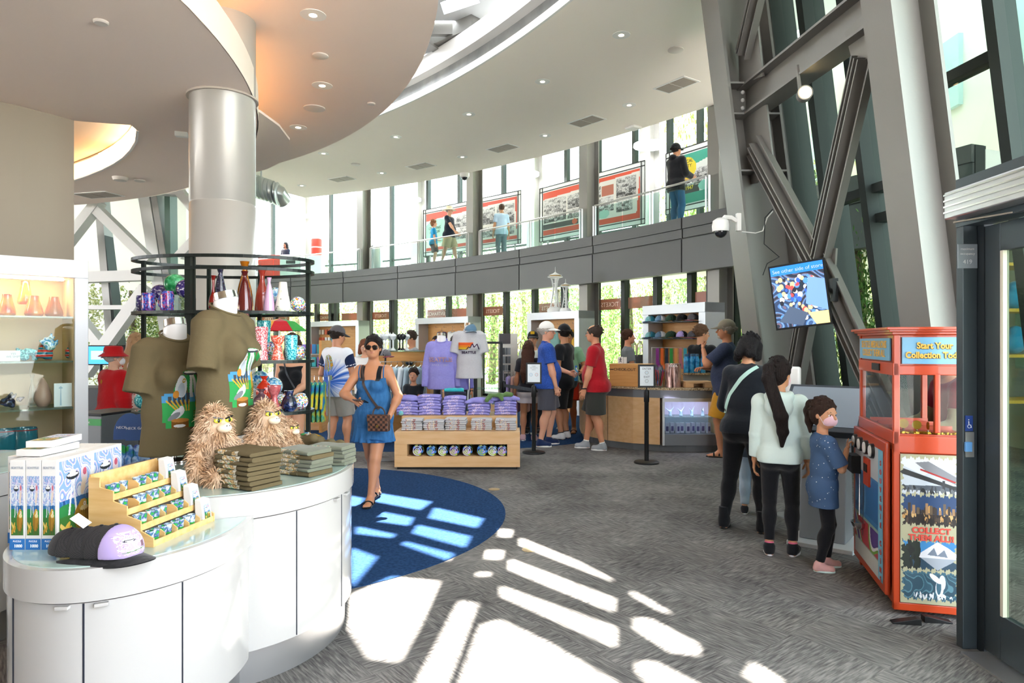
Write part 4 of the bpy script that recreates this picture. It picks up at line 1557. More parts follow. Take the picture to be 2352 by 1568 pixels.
def glasses(t,j,c='#222222',dark=False,w=1.0):
 Hd,e=j['Hd'],j['e']
 mb=MB()
 for s in(-1,1):
  pts=[Hd(s*0.0185+math.cos(a)*0.0145*w,0.0575-0.0045*abs(math.cos(a)),0.001+math.sin(a)*0.0115*w)for a in[2*math.pi*i/14 for i in range(14)]]
  mb.tube(pts,0.0011*e*(1.6 if dark else 1),5,closed=True)
  mb.tube([Hd(s*0.033,0.053,0.004),Hd(s*0.047,0.03,0.006),Hd(s*0.0485,-0.005,0.006)],0.0012*e,5)
 mb.tube([Hd(-0.006,0.060,0.004),Hd(0.006,0.060,0.004)],0.0012*e,5)
 g=mb.build('sunglasses' if dark else 'eyeglasses',solid(c,0.3),t,smooth=True)
 if dark:
  mb=MB()
  for s in(-1,1):
   mb.ball(Hd(s*0.0185,0.0555,0.001),(0.0148*e*w,0.0015*e,0.0118*e*w),16,8,j['hq'])
  mb.build('lens',solid('1a1210',0.08),g,smooth=True)
def facemask(t,j,c='#e6c3cc'):
 Hd,e=j['Hd'],j['e']
 q=[ell(Hd(0,0.026,-0.026),(0.036*e,0.038*e,0.034*e),0,j['hq']),half(Hd(0,0,-0.004),j['hq']@V3((0,-0.25,1))),half(Hd(0,0.012,0),j['hq']@V3((0,-1,0))),half(Hd(0,0,-0.058),j['hq']@V3((0,0.2,-1)))]
 m=blob('face_mask',q,cloth(c),t,0.0045)
 mb=MB()
 for s in(-1,1):
  mb.tube([Hd(0.034*s,0.03,-0.008),Hd(0.046*s,0.0,0.005),Hd(0.034*s,0.03,-0.045)],0.0009*e,4)
 mb.build('ear_loop',cloth('#f0eef0'),m)
def ribbon(t,j,m,pts,w,name,sgn=1,names=('body','shirt','jacket','romper'),off=0.005):
 """a band laid onto body and clothes; pts in torso coordinates (x, z), sgn 1 front, -1 back"""
 V,F_=[],[]
 for c in t.children:
  if c.type=='MESH' and c.name.split('.')[0].split('_')[0]in names:
   n=len(V)
   V+=[v.co.copy()for v in c.data.vertices]
   F_+=[tuple(n+i for i in p.vertices)for p in c.data.polygons]
 bv=BVHTree.FromPolygons(V,F_)
 Y=j['Y']*sgn
 f=[]
 n=22
 seg=len(pts)-1
 for i in range(n+1):
  q=i/n*seg
  k=min(int(q),seg-1)
  a,b=pts[k],pts[k+1]
  f.append((a[0]+(b[0]-a[0])*(q-k),a[1]+(b[1]-a[1])*(q-k)))
 vs_,fs=[],[]
 for i,(x,z)in enumerate(f):
  d=(Vector(f[min(i+1,n)])-Vector(f[max(i-1,0)])).normalized()
  for s in(-1,1):
   o=j['U'](x-d[1]*s*w/2/j['S'],0,z+d[0]*s*w/2/j['S'])
   h=bv.ray_cast(o+Y*0.6,-Y,1.2)
   p=h[0]if h[0]is not None else o
   if(p-o).dot(Y)<-0.02:
    p=o
   vs_+=[p+Y*off,p+Y*(off-0.003)]
 for i in range(n):
  o=i*4
  fs+=[(o,o+2,o+6,o+4),(o+1,o+5,o+7,o+3),(o,o+4,o+5,o+1),(o+2,o+3,o+7,o+6)]
 return MB().add(vs_,fs).build(name,m,t,smooth=True)
def strap_over(t,j,m,a,b,name='bag_strap',w=0.02,front=True,r=0.0):
 """a thin band from one shoulder to a low point, lying over the clothes"""
 mb=MB()
 n=10
 tgt=None
 pts=[]
 for i in range(n+1):
  pts.append(a.lerp(b,i/n)+j['Y']*((0.055+r)*math.sin(math.pi*min(i/n*1.15+0.02,1))*(1 if front else-1)))
 for i in range(n):
  mb.beam(pts[i],pts[i+1],w,0.004,up=j['Y'])
 return mb.build(name,m,t)
 # ------------------------------------------------ who stands where
def fp(x,y):
 """floor point under picture (x, y)"""
 return PZ(x,y,0)
denim=mat('blue_denim','#2f5f8c',0.85,spec=0.15,kind='noise',c2=['#2b5a86','#37699a'],scale=30,bump=0.4,bscale=9,stretch=(1,1,0.4))
black_c=cloth('#15171b')
# woman in the blue romper
p=fp(858,1152)
t,j=person('woman in a sleeveless blue denim romper and sunglasses walking with a brown checked handbag',(p[0],p[1],0),172,h=1.63,fat=1.1,female=True,skin='#b9805e',head=(10,2),hl=(-0.125,0.085,0.525),el=(-1,-0.6,-0.1),hr=(0.055,0.145,0.625),er=(1.0,-0.35,-0.25),cl=0.9,cr=0.75,pr_=((0,0.2,1),(-1,0.4,0.2)),fl=(-0.015,0.095,0),fr=(0.02,-0.12,0),footyaw=(4,-4),shirt=denim,sleeve=0,hem=0.46,loose=0.009,neck=0.775,low=None,sandal=True,shoe='#141416',hair='bun',hairc='#1a1210',res=0.0075)
S=1.63
q=[cone((0,0,0.58*S),(0,0,0.46*S),0.115,0.135,0.03,V3((1,0,0)),1.28),cone((0,0,0.475*S),(0,0,0.37*S),0.135,0.148,0.02,V3((1,0,0)),1.42,True)]
for(hp,kn,an,fd)in(j['LL'],j['RL']):
 q.append(cone(hp,hp.lerp(kn,0.58),0.108,0.125,0.03,None,1,True))
for i in range(16):
 a=2*math.pi*i/16
 q.append(cone((math.cos(a)*0.17,math.sin(a)*0.118,0.47*S),(math.cos(a)*0.215,math.sin(a)*0.155,0.365*S),0.006,0.016,0.02))
q.append(half((0,0,0.372*S),(0,0,-1)))
blob('romper_skirt',q,denim,t,0.0075)
mb=MB()
for i in range(24):
 a0,a1=2*math.pi*i/24,2*math.pi*(i+1)/24
 mb.tube([(math.cos(a0)*0.158,math.sin(a0)*0.123,0.585*S),(math.cos(a1)*0.158,math.sin(a1)*0.123,0.585*S)],0.006,5)
mb.build('waist_tie',denim,t)
for s in(-1,1):
 ribbon(t,j,black_c,[(0.05*s,0.745),(0.052*s,0.79),(0.055*s,0.832)],0.042,'sports_top',off=0.006)
 ribbon(t,j,denim,[(0.076*s,0.745),(0.078*s,0.79),(0.076*s,0.836)],0.01,'shoulder_strap',off=0.007)
glasses(t,j,'#3a261c',True,1.22)
strap_m=solid('3a2a24',0.6)
ribbon(t,j,strap_m,[(0.062,0.838),(0.05,0.79),(0.01,0.68),(-0.06,0.575)],0.022,'bag_strap',off=0.012)
chk=mat('checked_leather','#3a241b',0.5,kind='checker',c2=['#2c1a14','#6b4632'],scale=40,thr=(0.4,0.6))
Mw=t.matrix_basis.copy()
def inworld(tt,v):
 return Matrix.Translation(tt.location)@Matrix.Rotation(tt.rotation_euler[2],4,'Z')@V3(v)
hb=thing('handbag','small brown checked handbag hanging at the hip of the woman in the blue romper','handbag',inworld(t,(-0.13,0.215,0.50*S)),R(172))
MB().box((0,0,0),(0.21,0.075,0.16)).build('bag_body',chk,hb,bevel=0.012)
MB().extr([(-0.105,0.083),(0.105,0.083),(0.105,0.02),(0.06,-0.03),(-0.06,-0.03),(-0.105,0.02)],(0,0.042,0),(1,0,0),(0,0,1),(0,0.006,0)).build('flap',chk,hb,bevel=0.002)
MB().box((0,0.052,-0.025),(0.02,0.008,0.025)).build('clasp',solid('c9a45a',0.3,metal=0.9),hb)
MB().tube([(0.06*math.cos(a),0,0.085+0.07*math.sin(a))for a in[math.pi*i/12 for i in range(13)]],0.008,8).build('handle',strap_m,hb,smooth=True)
def handgrip(tt,j,s,d_along=0.085,off=(0,0,0)):
 w,e=(j['wR'],j['eR'])if s>0 else(j['wL'],j['eL'])
 return inworld(tt,w+(w-e).normalized()*d_along+V3(off))
ph=thing('phone','black phone held in the hand of the woman in the blue romper','phone',handgrip(t,j,1,0.075,(0,0.0,0.03)),R(150))
MB().box((0,0,0),(0.15,0.075,0.01),Matrix.Rotation(R(25),3,'X')).build('phone_body',solid('16181c',0.2),ph,bevel=0.004)
# man in the tie-dye shirt, seen from behind
p=fp(775,1040)
tie=bpy.data.materials.new('tie_dye_blue')
tie.use_nodes=True
nt=tie.node_tree
bs=nt.nodes['Principled BSDF']
bs.inputs['Roughness'].default_value=0.9
tc=nt.nodes.new('ShaderNodeTexCoord')
mp=nt.nodes.new('ShaderNodeMapping')
mp.inputs['Location'].default_value=(0.03,0,-1.03)
gr=nt.nodes.new('ShaderNodeTexGradient')
gr.gradient_type='RADIAL'
mr=nt.nodes.new('ShaderNodeMapping')
mr.inputs['Rotation'].default_value=(R(90),0,0)
nt.links.new(tc.outputs['Object'],mp.inputs[0])
nt.links.new(mp.outputs[0],mr.inputs[0])
nt.links.new(mr.outputs[0],gr.inputs[0])
no=nt.nodes.new('ShaderNodeTexNoise')
no.noise_dimensions='1D'
no.inputs['Scale'].default_value=34
nt.links.new(gr.outputs['Fac'],no.inputs['W'])
ln_=nt.nodes.new('ShaderNodeVectorMath')
ln_.operation='LENGTH'
nt.links.new(mp.outputs[0],ln_.inputs[0])
ad=nt.nodes.new('ShaderNodeMath')
ad.operation='MULTIPLY_ADD'
ad.inputs[1].default_value=0.32
nt.links.new(no.outputs[0],ad.inputs[0])
nt.links.new(ln_.outputs['Value'],ad.inputs[2])
rp=nt.nodes.new('ShaderNodeValToRGB')
e=rp.color_ramp.elements
e[0].position,e[0].color=0.22,lin('#12307a')
e[1].position,e[1].color=0.52,lin('#e9ecf2')
q=e.new(0.36)
q.color=lin('#2f66bf')
nt.links.new(ad.outputs[0],rp.inputs[0])
nt.links.new(rp.outputs[0],bs.inputs['Base Color'])
t,j=person('man with a grey cap, blue and white tie-dye shirt and grey shorts seen from behind',(p[0],p[1],0),-28,h=1.78,fat=1.12,skin='#c48a6a',head=(-20,-12),hr=(0.09,0.17,0.62),hl=(-0.12,0.12,0.60),fl=(-0.07,-0.02,0),fr=(0.07,0.03,0),shirt=tie,sleeve=0.62,hem=0.46,loose=0.02,low='#8e8b86',leg=0.86,lowloose=0.016,shoe='#6c7076',sole='#b9bcc0',sock='#e8e8e8',hair='short',hairc='#2a211c',hat=('cap','#5c585a','#3c3a3c'),res=0.009)
navy=cloth('#1b2647')
mb=[]
for sh,eb in((j['shl'],j['eL']),(j['shr'],j['eR'])):
 blob('sleeve',[cone(sh,sh.lerp(eb,0.66),0.084,0.086,0.0,None,1,True)],navy,t,0.01)
a=Art(40,60,'#ffffff')
a.swirl(['#d9a33a','#8a5a2c','#3f7fbf','#e8e4d8','#9ab06a'],14,seed=2)
msk=(((a.x-0.4)/0.36)**2+((a.y-0.68)/0.3)**2<1)&(np.sin(a.x*23+a.y*9)>-0.6)|((((a.x-0.62)/0.2)**2+((a.y-0.18)/0.1)**2<1)&(np.sin(a.x*40)>-0.5))
so=[c for c in t.children if c.name.startswith('shirt')][0]
a.wrap('shirt_print',so,(-0.15,-0.4,1.02),(0.26,0,0),(0,0,0.4),(0,1,0),PAINTM,t,msk)
# woman with glasses and auburn hair behind
p=fp(835,1010)
t,j=person('auburn-haired woman in glasses and a white shirt looking down behind the rack',(p[0]-0.05,p[1]+0.35,0),165,h=1.6,female=True,skin='#cf9a7c',head=(25,-18),hl=(-0.08,0.18,0.58),hr=(0.08,0.18,0.60),shirt='#dddcd9',sleeve=1.4,hem=0.45,low='#2b2f3a',leg=1.9,shoe='#9a5f3f',hair='bob',hairc='#7a452c',res=0.011)
glasses(t,j,'#554038')
# counter clerk with lanyard behind the drinks rail
t,j=person('bearded clerk in a grey shirt and lanyard behind the souvenir spoon counter',PX(945,12.6),120,h=1.76,skin='#c08a6a',head=(-10,-20),hl=(-0.1,0.2,0.62),hr=(0.1,0.2,0.60),shirt='#8b8d90',sleeve=0.6,low='#30343a',leg=1.9,hair='short',hairc='#3a2d25',res=0.012)
mb=MB()
mb.tube([j['U'](-0.04,-0.02,0.845),j['U'](-0.03,0.075,0.76),j['U'](0,0.085,0.68),j['U'](0.03,0.075,0.76),j['U'](0.04,-0.02,0.845)],0.006,5)
mb.build('lanyard',solid('2a6f9a',0.7),t)
# boy behind the table
t,j=person('small boy in a dark t-shirt holding a blue toy behind the sweatshirt table',PX(950,10.4),172,h=1.12,hs=1.3,skin='#c58d6e',head=(4,-4),hl=(-0.04,0.2,0.66),hr=(0.06,0.2,0.68),shirt='#23262b',sleeve=0.6,low='#39424f',leg=1.9,hair='short',hairc='#2b1d16',res=0.009)
# customer behind the lavender sweatshirt
t,j=person('customer in a lavender-blue sweatshirt behind the mannequins',PX(1047,10.9),178,h=1.66,fat=1.05,skin='#b67a58',head=(10,0),hl=(-0.16,0.03,0.46),hr=(0.1,0.1,0.6),shirt='#7a76b8',sleeve=1.85,hem=0.5,low='#17181b',leg=1.95,shoe='#2a2a2c',hair='short',hairc='#201712',res=0.011)
MB().lathe([(0.026,-0.012),(0.028,0),(0.026,0.012)],j['wL'],n=14).build('wristwatch',blackm,t,smooth=True)
# shopper with dark mask browsing the back fixture
t,j=person('shopper in a maroon shirt with a black face mask at the back fixture',PX(1002,14.2),140,h=1.68,skin='#b98060',female=True,shirt='#5b3347',sleeve=1.6,low='#24262c',leg=1.9,hair='long',hairc='#2c1c15',res=0.013)
facemask(t,j,'#1b1b1d')
t,j=person('dark-haired shopper in a white top facing the back fixture',PX(1054,13.3),10,h=1.72,skin='#b98060',female=True,shirt='#e6e4df',sleeve=0.6,low='#3b3f49',leg=1.9,hair='long',hairc='#18110e',res=0.013)
# woman in the black tank top behind the glass shelves
t,j=person('woman in a black tank top holding a phone behind the glass vase shelves',PX(672,8.4),178,h=1.66,fat=1.02,female=True,skin='#cf9a7a',head=(5,-14),hl=(-0.05,0.16,0.585),hr=(0.07,0.17,0.57),cl=1.1,cr=1.0,shirt='#131417',sleeve=0,hem=0.47,neck=0.80,low='#2b2f36',leg=0.36,shoe='#c9c6c2',hair='long',hairc='#3a241a',res=0.009)
ribbon(t,j,solid('3a3d42',0.6),[(0.06,0.835),(0.0,0.7),(-0.08,0.56)],0.018,'bag_strap')
ph=thing('phone','pale grey phone in the hands of the woman in the black tank top','phone',inworld(t,(0.0,0.38,0.965)),R(178))
MB().box((0,0,0),(0.08,0.012,0.15),Matrix.Rotation(R(-60),3,'X')).build('phone_body',solid('8d9096',0.3),ph,bevel=0.003)
# woman all in red and the woman in the red print dress
t,j=person('person in a red bucket hat, red jacket and dark red trousers seen from behind',PX(262,7.6),-30,h=1.50,fat=1.15,female=True,skin='#d9ae92',head=(-25,0),hs=1.05,hr=(0.17,0.0,0.46),shirt='#b01219',sleeve=1.7,hem=0.40,loose=0.035,low='#7c1418',leg=1.9,lowloose=0.035,shoe='#6a6a68',hair='short',hairc='#b8b2aa',hat=('bucket','#b3161b'),res=0.01)
facemask(t,j,'#e8e8ea')
a=Art(12,12,'#c98a2c')
so=[c for c in t.children if c.name.startswith('jacket')][0]
a.wrap('back_emblem',so,(-0.03,-0.5,1.12),(0.05,0,0.02),(0.0,0,0.06),(0,1,0),PAINTM,t,np.abs(a.x-0.5)+np.abs(a.y-0.5)<0.5)
redp=mat('red_print','#d8452e',0.85,kind='voronoi',c2=['#d8402a','#dc4a32','#f4e6dc'],scale=34,thr=(0.25,0.42))
t,j=person('blonde woman in a red and white print dress by the left-side payment terminal',PX(312,8.0),20,h=1.66,fat=1.15,female=True,skin='#b97c58',head=(10,0),hl=(-0.1,0.15,0.62),hr=(0.1,0.15,0.62),shirt=redp,sleeve=0.55,hem=0.38,loose=0.028,low='#7a2a20',leg=1.2,shoe='#8a5a40',hair='long',hairc='#c9a57c',res=0.011)
t['label']='blonde woman in a red and white print dress beside the person in red'
# long-haired girl, yellow-logo cap man, and the checkout queue
t,j=person('girl with very long brown hair and a white skirt standing in the checkout queue',PX(1214,11.0),-10,h=1.58,female=True,fat=0.92,skin='#b07a5a',shirt='#23242a',sleeve=0.6,hem=0.5,low='#d9d4d6',leg=0.5,lowloose=0.02,shoe='#c9a3a8',sole='#eeeeee',hair='verylong',hairc='#4a2c1f',res=0.01)
t,j=person('man in a black cap with a yellow patch behind the long-haired girl',PX(1224,11.9),175,h=1.74,skin='#c18d6e',shirt='#cfd6cc',sleeve=0.6,low='#3a3e44',leg=1.9,hair='short',hairc='#2c221c',hat=('cap','#191a1c','#191a1c'),res=0.012)
a=Art(8,6,'#e8b82c')
a.flat('cap_patch',j['Hd'](-0.02,0.0665,0.05),j['Hd'](0.04,0,0)-j['Hd'](0,0,0),j['Hd'](0,0,0.028)-j['Hd'](0,0,0),PAINTM,t)
p=PX(1256,10.5)
t,j=person('older man in a white cap, blue polo shirt and grey shorts, hand in pocket',(p[0],p[1],0),-88,h=1.86,fat=1.16,belly=0.7,skin='#d39c80',head=(-22,-3),hr=(0.125,0.07,0.46),er=(0.5,-1,0),cr=0.8,hl=(-0.02,0.19,0.60),cl=1.3,pl=((1,0,0),(0,0.2,1)),fl=(-0.07,0.02,0),fr=(0.07,-0.06,0),shirt=mat('blue_polo','#1d479c',0.85,kind='noise',c2=['#1b4292','#2350a8'],scale=60,thr=(0.45,0.6),bump=0.3,bscale=10),sleeve=0.72,hem=0.475,loose=0.016,low='#4b4b54',leg=0.88,lowloose=0.02,shoe='#1f2e52',sole='#e6e4de',hair='short',hairc='#b9b2a8',hat=('cap','#e8e6e0','#e8e6e0'),res=0.008)
glasses(t,j,'#5a3a34')
blob('collar',[cone(j['U'](0,-0.014,0.83),j['U'](0,-0.008,0.862),0.072,0.066,0,j['X'],1.1,True)],cloth('#1b3f8c'),t,0.008)
mb=MB()
for(hp,kn,an,fd)in(j['RL'],j['LL']):
 b=V3((an[0],an[1],an[2]))+fd*0.05
 for s in range(3):
  mb.tube([b+fd*0.02*s+V3((-fd[1],fd[0],0))*0.025+V3((0,0,-0.012*s)),b+fd*(0.02*s+0.01)+V3((0,0,0.012-0.012*s)),b+fd*0.02*s+V3((fd[1],-fd[0],0))*0.025+V3((0,0,-0.012*s))],0.004,5)
mb.build('laces',solid('a3182c',0.8),t)
bt=thing('water_bottle','blue and white patterned bottle in the hand of the man in the blue polo','bottle',handgrip(t,j,-1,0.075,(0,0.035,-0.1)),0)
MB().lathe([(0.026,0),(0.032,0.01),(0.032,0.15),(0.014,0.19),(0.014,0.21)],n=20).build('bottle_body',mat('patterned_bottle','#3f8fd0',0.3,kind='cells',c2=['#2f86c8','#e8eef4','#3c3f9a','#6bb6d8'],scale=22),bt,smooth=True)
MB().lathe([(0.017,0.205),(0.017,0.235),(0.0001,0.237)],n=16).build('cap',solid('2b7fd0',0.4),bt,smooth=True)
t,j=person('man in a black cap, black t-shirt and black shorts with black and white sneakers',PX(1296,11.2),60,h=1.84,fat=1.02,skin='#c08866',head=(-30,0),hl=(-0.15,0.02,0.47),shirt='#1a1b1e',sleeve=0.6,hem=0.46,loose=0.02,low='#17181a',leg=0.95,lowloose=0.03,shoe='#d9d9d9',sole='#17181a',sock='#1b1b1d',hair='short',hairc='#1d1512',hat=('cap','#1a1a1c','#1a1a1c'),res=0.01)
t,j=person('young man in glasses, green t-shirt, orange-red shorts and brown sandals',PX(1305,12.0),165,h=1.78,fat=0.95,skin='#b07650',head=(5,0),hl=(-0.14,0.12,0.60),er=None,shirt='#7fa887',sleeve=0.65,hem=0.46,loose=0.018,low='#e0472c',leg=0.8,lowloose=0.016,sandal=True,shoe='#4a2c20',hair='short',hairc='#1c1411',res=0.01)
glasses(t,j,'#222222')
p=PX(1371,10.08)
t,j=person('balding man in a red polo shirt and dark shorts leaning on the checkout counter',(p[0],p[1],0),74,h=1.82,fat=1.16,belly=0.6,skin='#c98d6c',side=0,lean=3,head=(-8,0),hl=(-0.12,0.09,0.465),el=(-0.3,-1,0),hr=(0.14,0.10,0.50),fl=(-0.02,-0.05,0),fr=(0.05,0.10,0),footyaw=(0,14),shirt='#a51722',sleeve=0.72,hem=0.475,loose=0.016,low='#3b3c38',leg=0.9,lowloose=0.024,shoe='#9a9ea1',sole='#e9e9e6',sock='#f0f0ee',hair='bald',hairc='#40342d',res=0.008)
glasses(t,j,'#2a2a2a')
blob('collar',[cone(j['U'](0,-0.014,0.83),j['U'](0,-0.008,0.86),0.074,0.07,0,j['X'],1.1,True)],cloth('#8e121c'),t,0.008)
MB().tube([j['wL']+V3((math.cos(a)*0.03,math.sin(a)*0.03,0.02))for a in[2*math.pi*i/14 for i in range(14)]],0.011,6,closed=True).build('wristwatch',blackm,t,smooth=True)
t,j=person('cashier in a grey t-shirt behind the checkout counter',PX(1443,12.3),-92,h=1.78,fat=0.98,skin='#c88a6a',head=(0,0),hl=(-0.14,0.12,0.56),hr=(0.12,0.12,0.52),shirt='#70757a',sleeve=0.62,low='#2f3338',leg=1.9,hair='short',hairc='#4a2f20',res=0.009)
t,j=person('cashier in a black polo shirt and glasses behind the checkout counter',PX(1612,10.95),-50,h=1.83,fat=1.0,skin='#cf9876',head=(-35,-8),hl=(-0.1,0.2,0.58),hr=(0.1,0.2,0.6),shirt='#1b1c20',sleeve=1.0,hem=0.46,low='#2b2d33',leg=1.9,hair='short',hairc='#6a4d38',res=0.009)
glasses(t,j,'#888888')
mb=MB()
mb.tube([j['U'](-0.115,0.02,0.79),j['U'](-0.128,0.05,0.74),j['U'](-0.133,0.06,0.70)],0.006,5)
mb.build('blue_piping',solid('2b62d0',0.7),t)
p=PX(1668,9.5)
t,j=person('man in a tan cap, navy t-shirt and mustard shorts with hand at chin',(p[0],p[1],0),66,h=1.86,fat=1.14,belly=0.3,skin='#bf8360',head=(12,0),hl=(-0.05,0.16,0.80),el=(-0.6,0.2,-1),cl=1.5,pl=((0,-1,0.3),(0,0,1)),hr=(0.0,0.16,0.66),er=(0.8,0.1,-1),fl=(-0.06,0.03,0),fr=(0.06,-0.03,0),shirt=mat('navy_heather','#333d58',0.9,kind='noise',c2=['#2e3852','#3b4664'],scale=90,bump=0.35,bscale=9),sleeve=0.8,hem=0.46,loose=0.024,low='#c58f2c',leg=0.93,lowloose=0.022,sandal=True,shoe='#2e2a24',hair='short',hairc='#8b8378',hat=('cap','#8a8272','#7d7566'),res=0.008)
blob('beard',[ell(j['Hd'](0,0.036,-0.046),(0.022*j['e'],0.02*j['e'],0.018*j['e']),0,j['hq'])],hairmat('#b8b2a8'),t,0.006)
# family at the medallion machine
p=fp(1735,1235)
t,j=person('dark-haired woman in a black jacket and leggings with a mint bag strap',(p[0],p[1]+0.25,0),-32,h=1.66,fat=1.06,female=True,skin='#c8936f',lean=16,head=(-8,-26),hl=(-0.09,0.22,0.60),hr=(0.09,0.23,0.62),shirt='#14181f',sleeve=1.9,hem=0.50,loose=0.016,low='#131418',leg=1.9,lowloose=0.006,shoe='#15161a',sole='#101113',shoetop=0.07,hair='bob',hairc='#120e0f',fl=(-0.1,-0.02,0),fr=(0.09,-0.02,0),res=0.008)
mint=solid('a9cdc2',0.6)
ribbon(t,j,mint,[(-0.10,0.59),(-0.075,0.68),(-0.02,0.76),(0.055,0.835)],0.034,'bag_strap',-1)
mb=MB()
mb.tube([(math.cos(a)*0.172,-0.012+math.sin(a)*0.13,0.90+0.012*math.cos(a*2))for a in[2*math.pi*i/24 for i in range(24)]],0.011,6,closed=True)
mb.build('waist_band',mint,t,smooth=True)
p=PX(1798,5.08)
t,j=person('girl in a pale mint hoodie and black leggings with a long dark ponytail',(p[0],p[1]+0.06,0),-24,h=1.42,fat=0.9,female=False,hs=1.12,skin='#c08a66',head=(-32,-8),hl=(-0.13,0.03,0.47),hr=(0.135,0.05,0.47),shirt='#cfe0dc',sleeve=1.85,hem=0.49,loose=0.016,low='#17181c',leg=1.85,lowloose=0.004,shoe='#1b1c20',sole='#e4e2e6',sock='#d86a8a',hair='pony',hairc='#1c1311',fl=(-0.05,-0.03,0),fr=(0.065,0.0,0),footyaw=(8,-12),res=0.0065)
facemask(t,j,'#e2b3bf')
blob('hood',[ell(j['U'](0,-0.075,0.79),(0.10,0.055,0.10),0.03),ell(j['U'](0,-0.055,0.835),(0.085,0.06,0.04),0.03),cone(j['U'](-0.05,0.01,0.845),j['U'](-0.05,-0.06,0.84),0.03,0.035,0.02),cone(j['U'](0.05,0.01,0.845),j['U'](0.05,-0.06,0.84),0.03,0.035,0.02)],cloth('#c8dad6'),t,0.0065)
p=fp(1905,1300)
dots=mat('dotted_chambray','#3f5c82',0.85,kind='voronoi',c2=['#e8ecf2','#45628a','#3d5a80'],scale=34,thr=(0.10,0.16),bump=0.3,bscale=10)
t,j=person('little girl in a pink mask and dotted blue tunic pointing at the red machine',(2.19,4.80,0),-100,h=1.12,fat=0.92,hs=1.32,skin='#d09a76',head=(-56,-4),hr=(0.04,0.125,0.76),er=(0.6,-0.2,-1),cr=0.3,pr_=((0,0,-1),(-1,0,0)),point=1,hl=(-0.15,0.02,0.48),shirt=dots,sleeve=0.9,hem=0.40,loose=0.018,low='#15161a',leg=1.9,lowloose=0.004,shoe='#d8a8a4',sole='#cfe6e2',hair='pony',hairc='#35231b',fl=(-0.05,0.03,0),fr=(0.055,-0.04,0),extra={'ponyshort':True},res=0.0055)
facemask(t,j,'#ecc4cf')
p=fp(1748,1215)
t,j=person('child in pale blue jeans mostly hidden behind the woman in the black jacket',(p[0]+0.10,p[1]+0.5,0),-25,h=1.15,hs=1.25,skin='#c08a66',shirt='#3b4450',sleeve=0.6,low='#9fb2c4',leg=1.85,lowloose=0.012,shoe='#2a2b30',sole='#d9d9d9',hair='short',hairc='#1c1412',hl=(-0.1,0.1,0.5),hr=(0.1,0.1,0.5),res=0.009)
# people up on the mezzanine
def mz(x,off=0.55):
 p=hitc(CB,RB+off,x)
 return(p[0],p[1],ZB1-0.05)
t,j=person('man in a sun hat and khaki shorts at the mezzanine rail',mz(1032),-110,h=1.76,fat=1.14,belly=0.6,skin='#cf9f84',hl=(-0.1,0.12,0.55),hr=(0.16,0.2,0.52),shirt='#1c2433',sleeve=0.7,low='#b9a888',leg=0.9,lowloose=0.02,fl=(-0.06,0.12,0),fr=(0.06,-0.12,0),shoe='#8a8378',sock='#dddddd',hair='short',hairc='#8a8078',hat=('sunhat','#d9cdb6'),res=0.014)
t,j=person('curly-haired boy in a bright blue t-shirt standing behind the man in the sun hat',mz(996),-80,h=1.42,hs=1.1,skin='#d9a48a',hl=(-0.1,0.1,0.6),shirt='#1f8fc4',sleeve=0.7,low='#1d1f24',leg=0.85,lowloose=0.02,shoe='#2a2a2c',hair='curly',hairc='#8a5a3a',res=0.013)
t,j=person('visitor in a dark t-shirt with short dark hair behind the red mezzanine counter',mz(656,1.6),150,h=1.6,skin='#8a5f4c',hl=(-0.05,0.14,0.62),shirt='#1c2438',sleeve=0.7,low='#2a3038',leg=1.9,hair='bob',hairc='#17131a',res=0.014,face=False)
t,j=person('visitor in a black hooded jacket, cap and jeans reading the green exhibit panel',mz(1553),-60,h=1.74,skin='#b5805f',hr=(0.1,0.16,0.62),hl=(-0.05,0.16,0.62),shirt='#1a1b1f',sleeve=1.9,hem=0.44,loose=0.03,low='#2d5f88',leg=1.95,lowloose=0.016,shoe='#22242a',hair='short',hairc='#17120f',hat=('cap','#16171a','#16171a'),res=0.011)
blob('hood',[ell(j['U'](0,-0.06,0.84),(0.10,0.07,0.07),0.02)],cloth('#1a1b1f'),t,0.011)
t,j=person('visitor in a pale blue shirt seen through the mezzanine glass by the photo panels',mz(1152,1.1),20,h=1.66,skin='#b98a6a',shirt='#a9c3dc',sleeve=0.7,low='#59707a',leg=1.9,hair='short',hairc='#4a382c',res=0.015,face=False)
t,j=person('visitor in a maroon shirt with khaki sleeves seen through the coin machine window',(3.24,4.86,0),80,h=1.6,lean=14,head=(0,-20),skin='#b98468',hl=(-0.12,0.25,0.60),hr=(0.12,0.25,0.6),shirt='#7a2030',sleeve=0.6,low='#23262c',leg=1.9,hair='short',hairc='#2a1e18',res=0.011)
for a_,b_,c_ in((j['shl'],j['eL'],j['wL']),(j['shr'],j['eR'],j['wR'])):
 blob('sleeve',[cone(a_,b_,0.064,0.056,0.02),cone(b_,c_.lerp(b_,0.1),0.056,0.042,0.02,None,1,True)],cloth('#8a8468'),t,0.01)
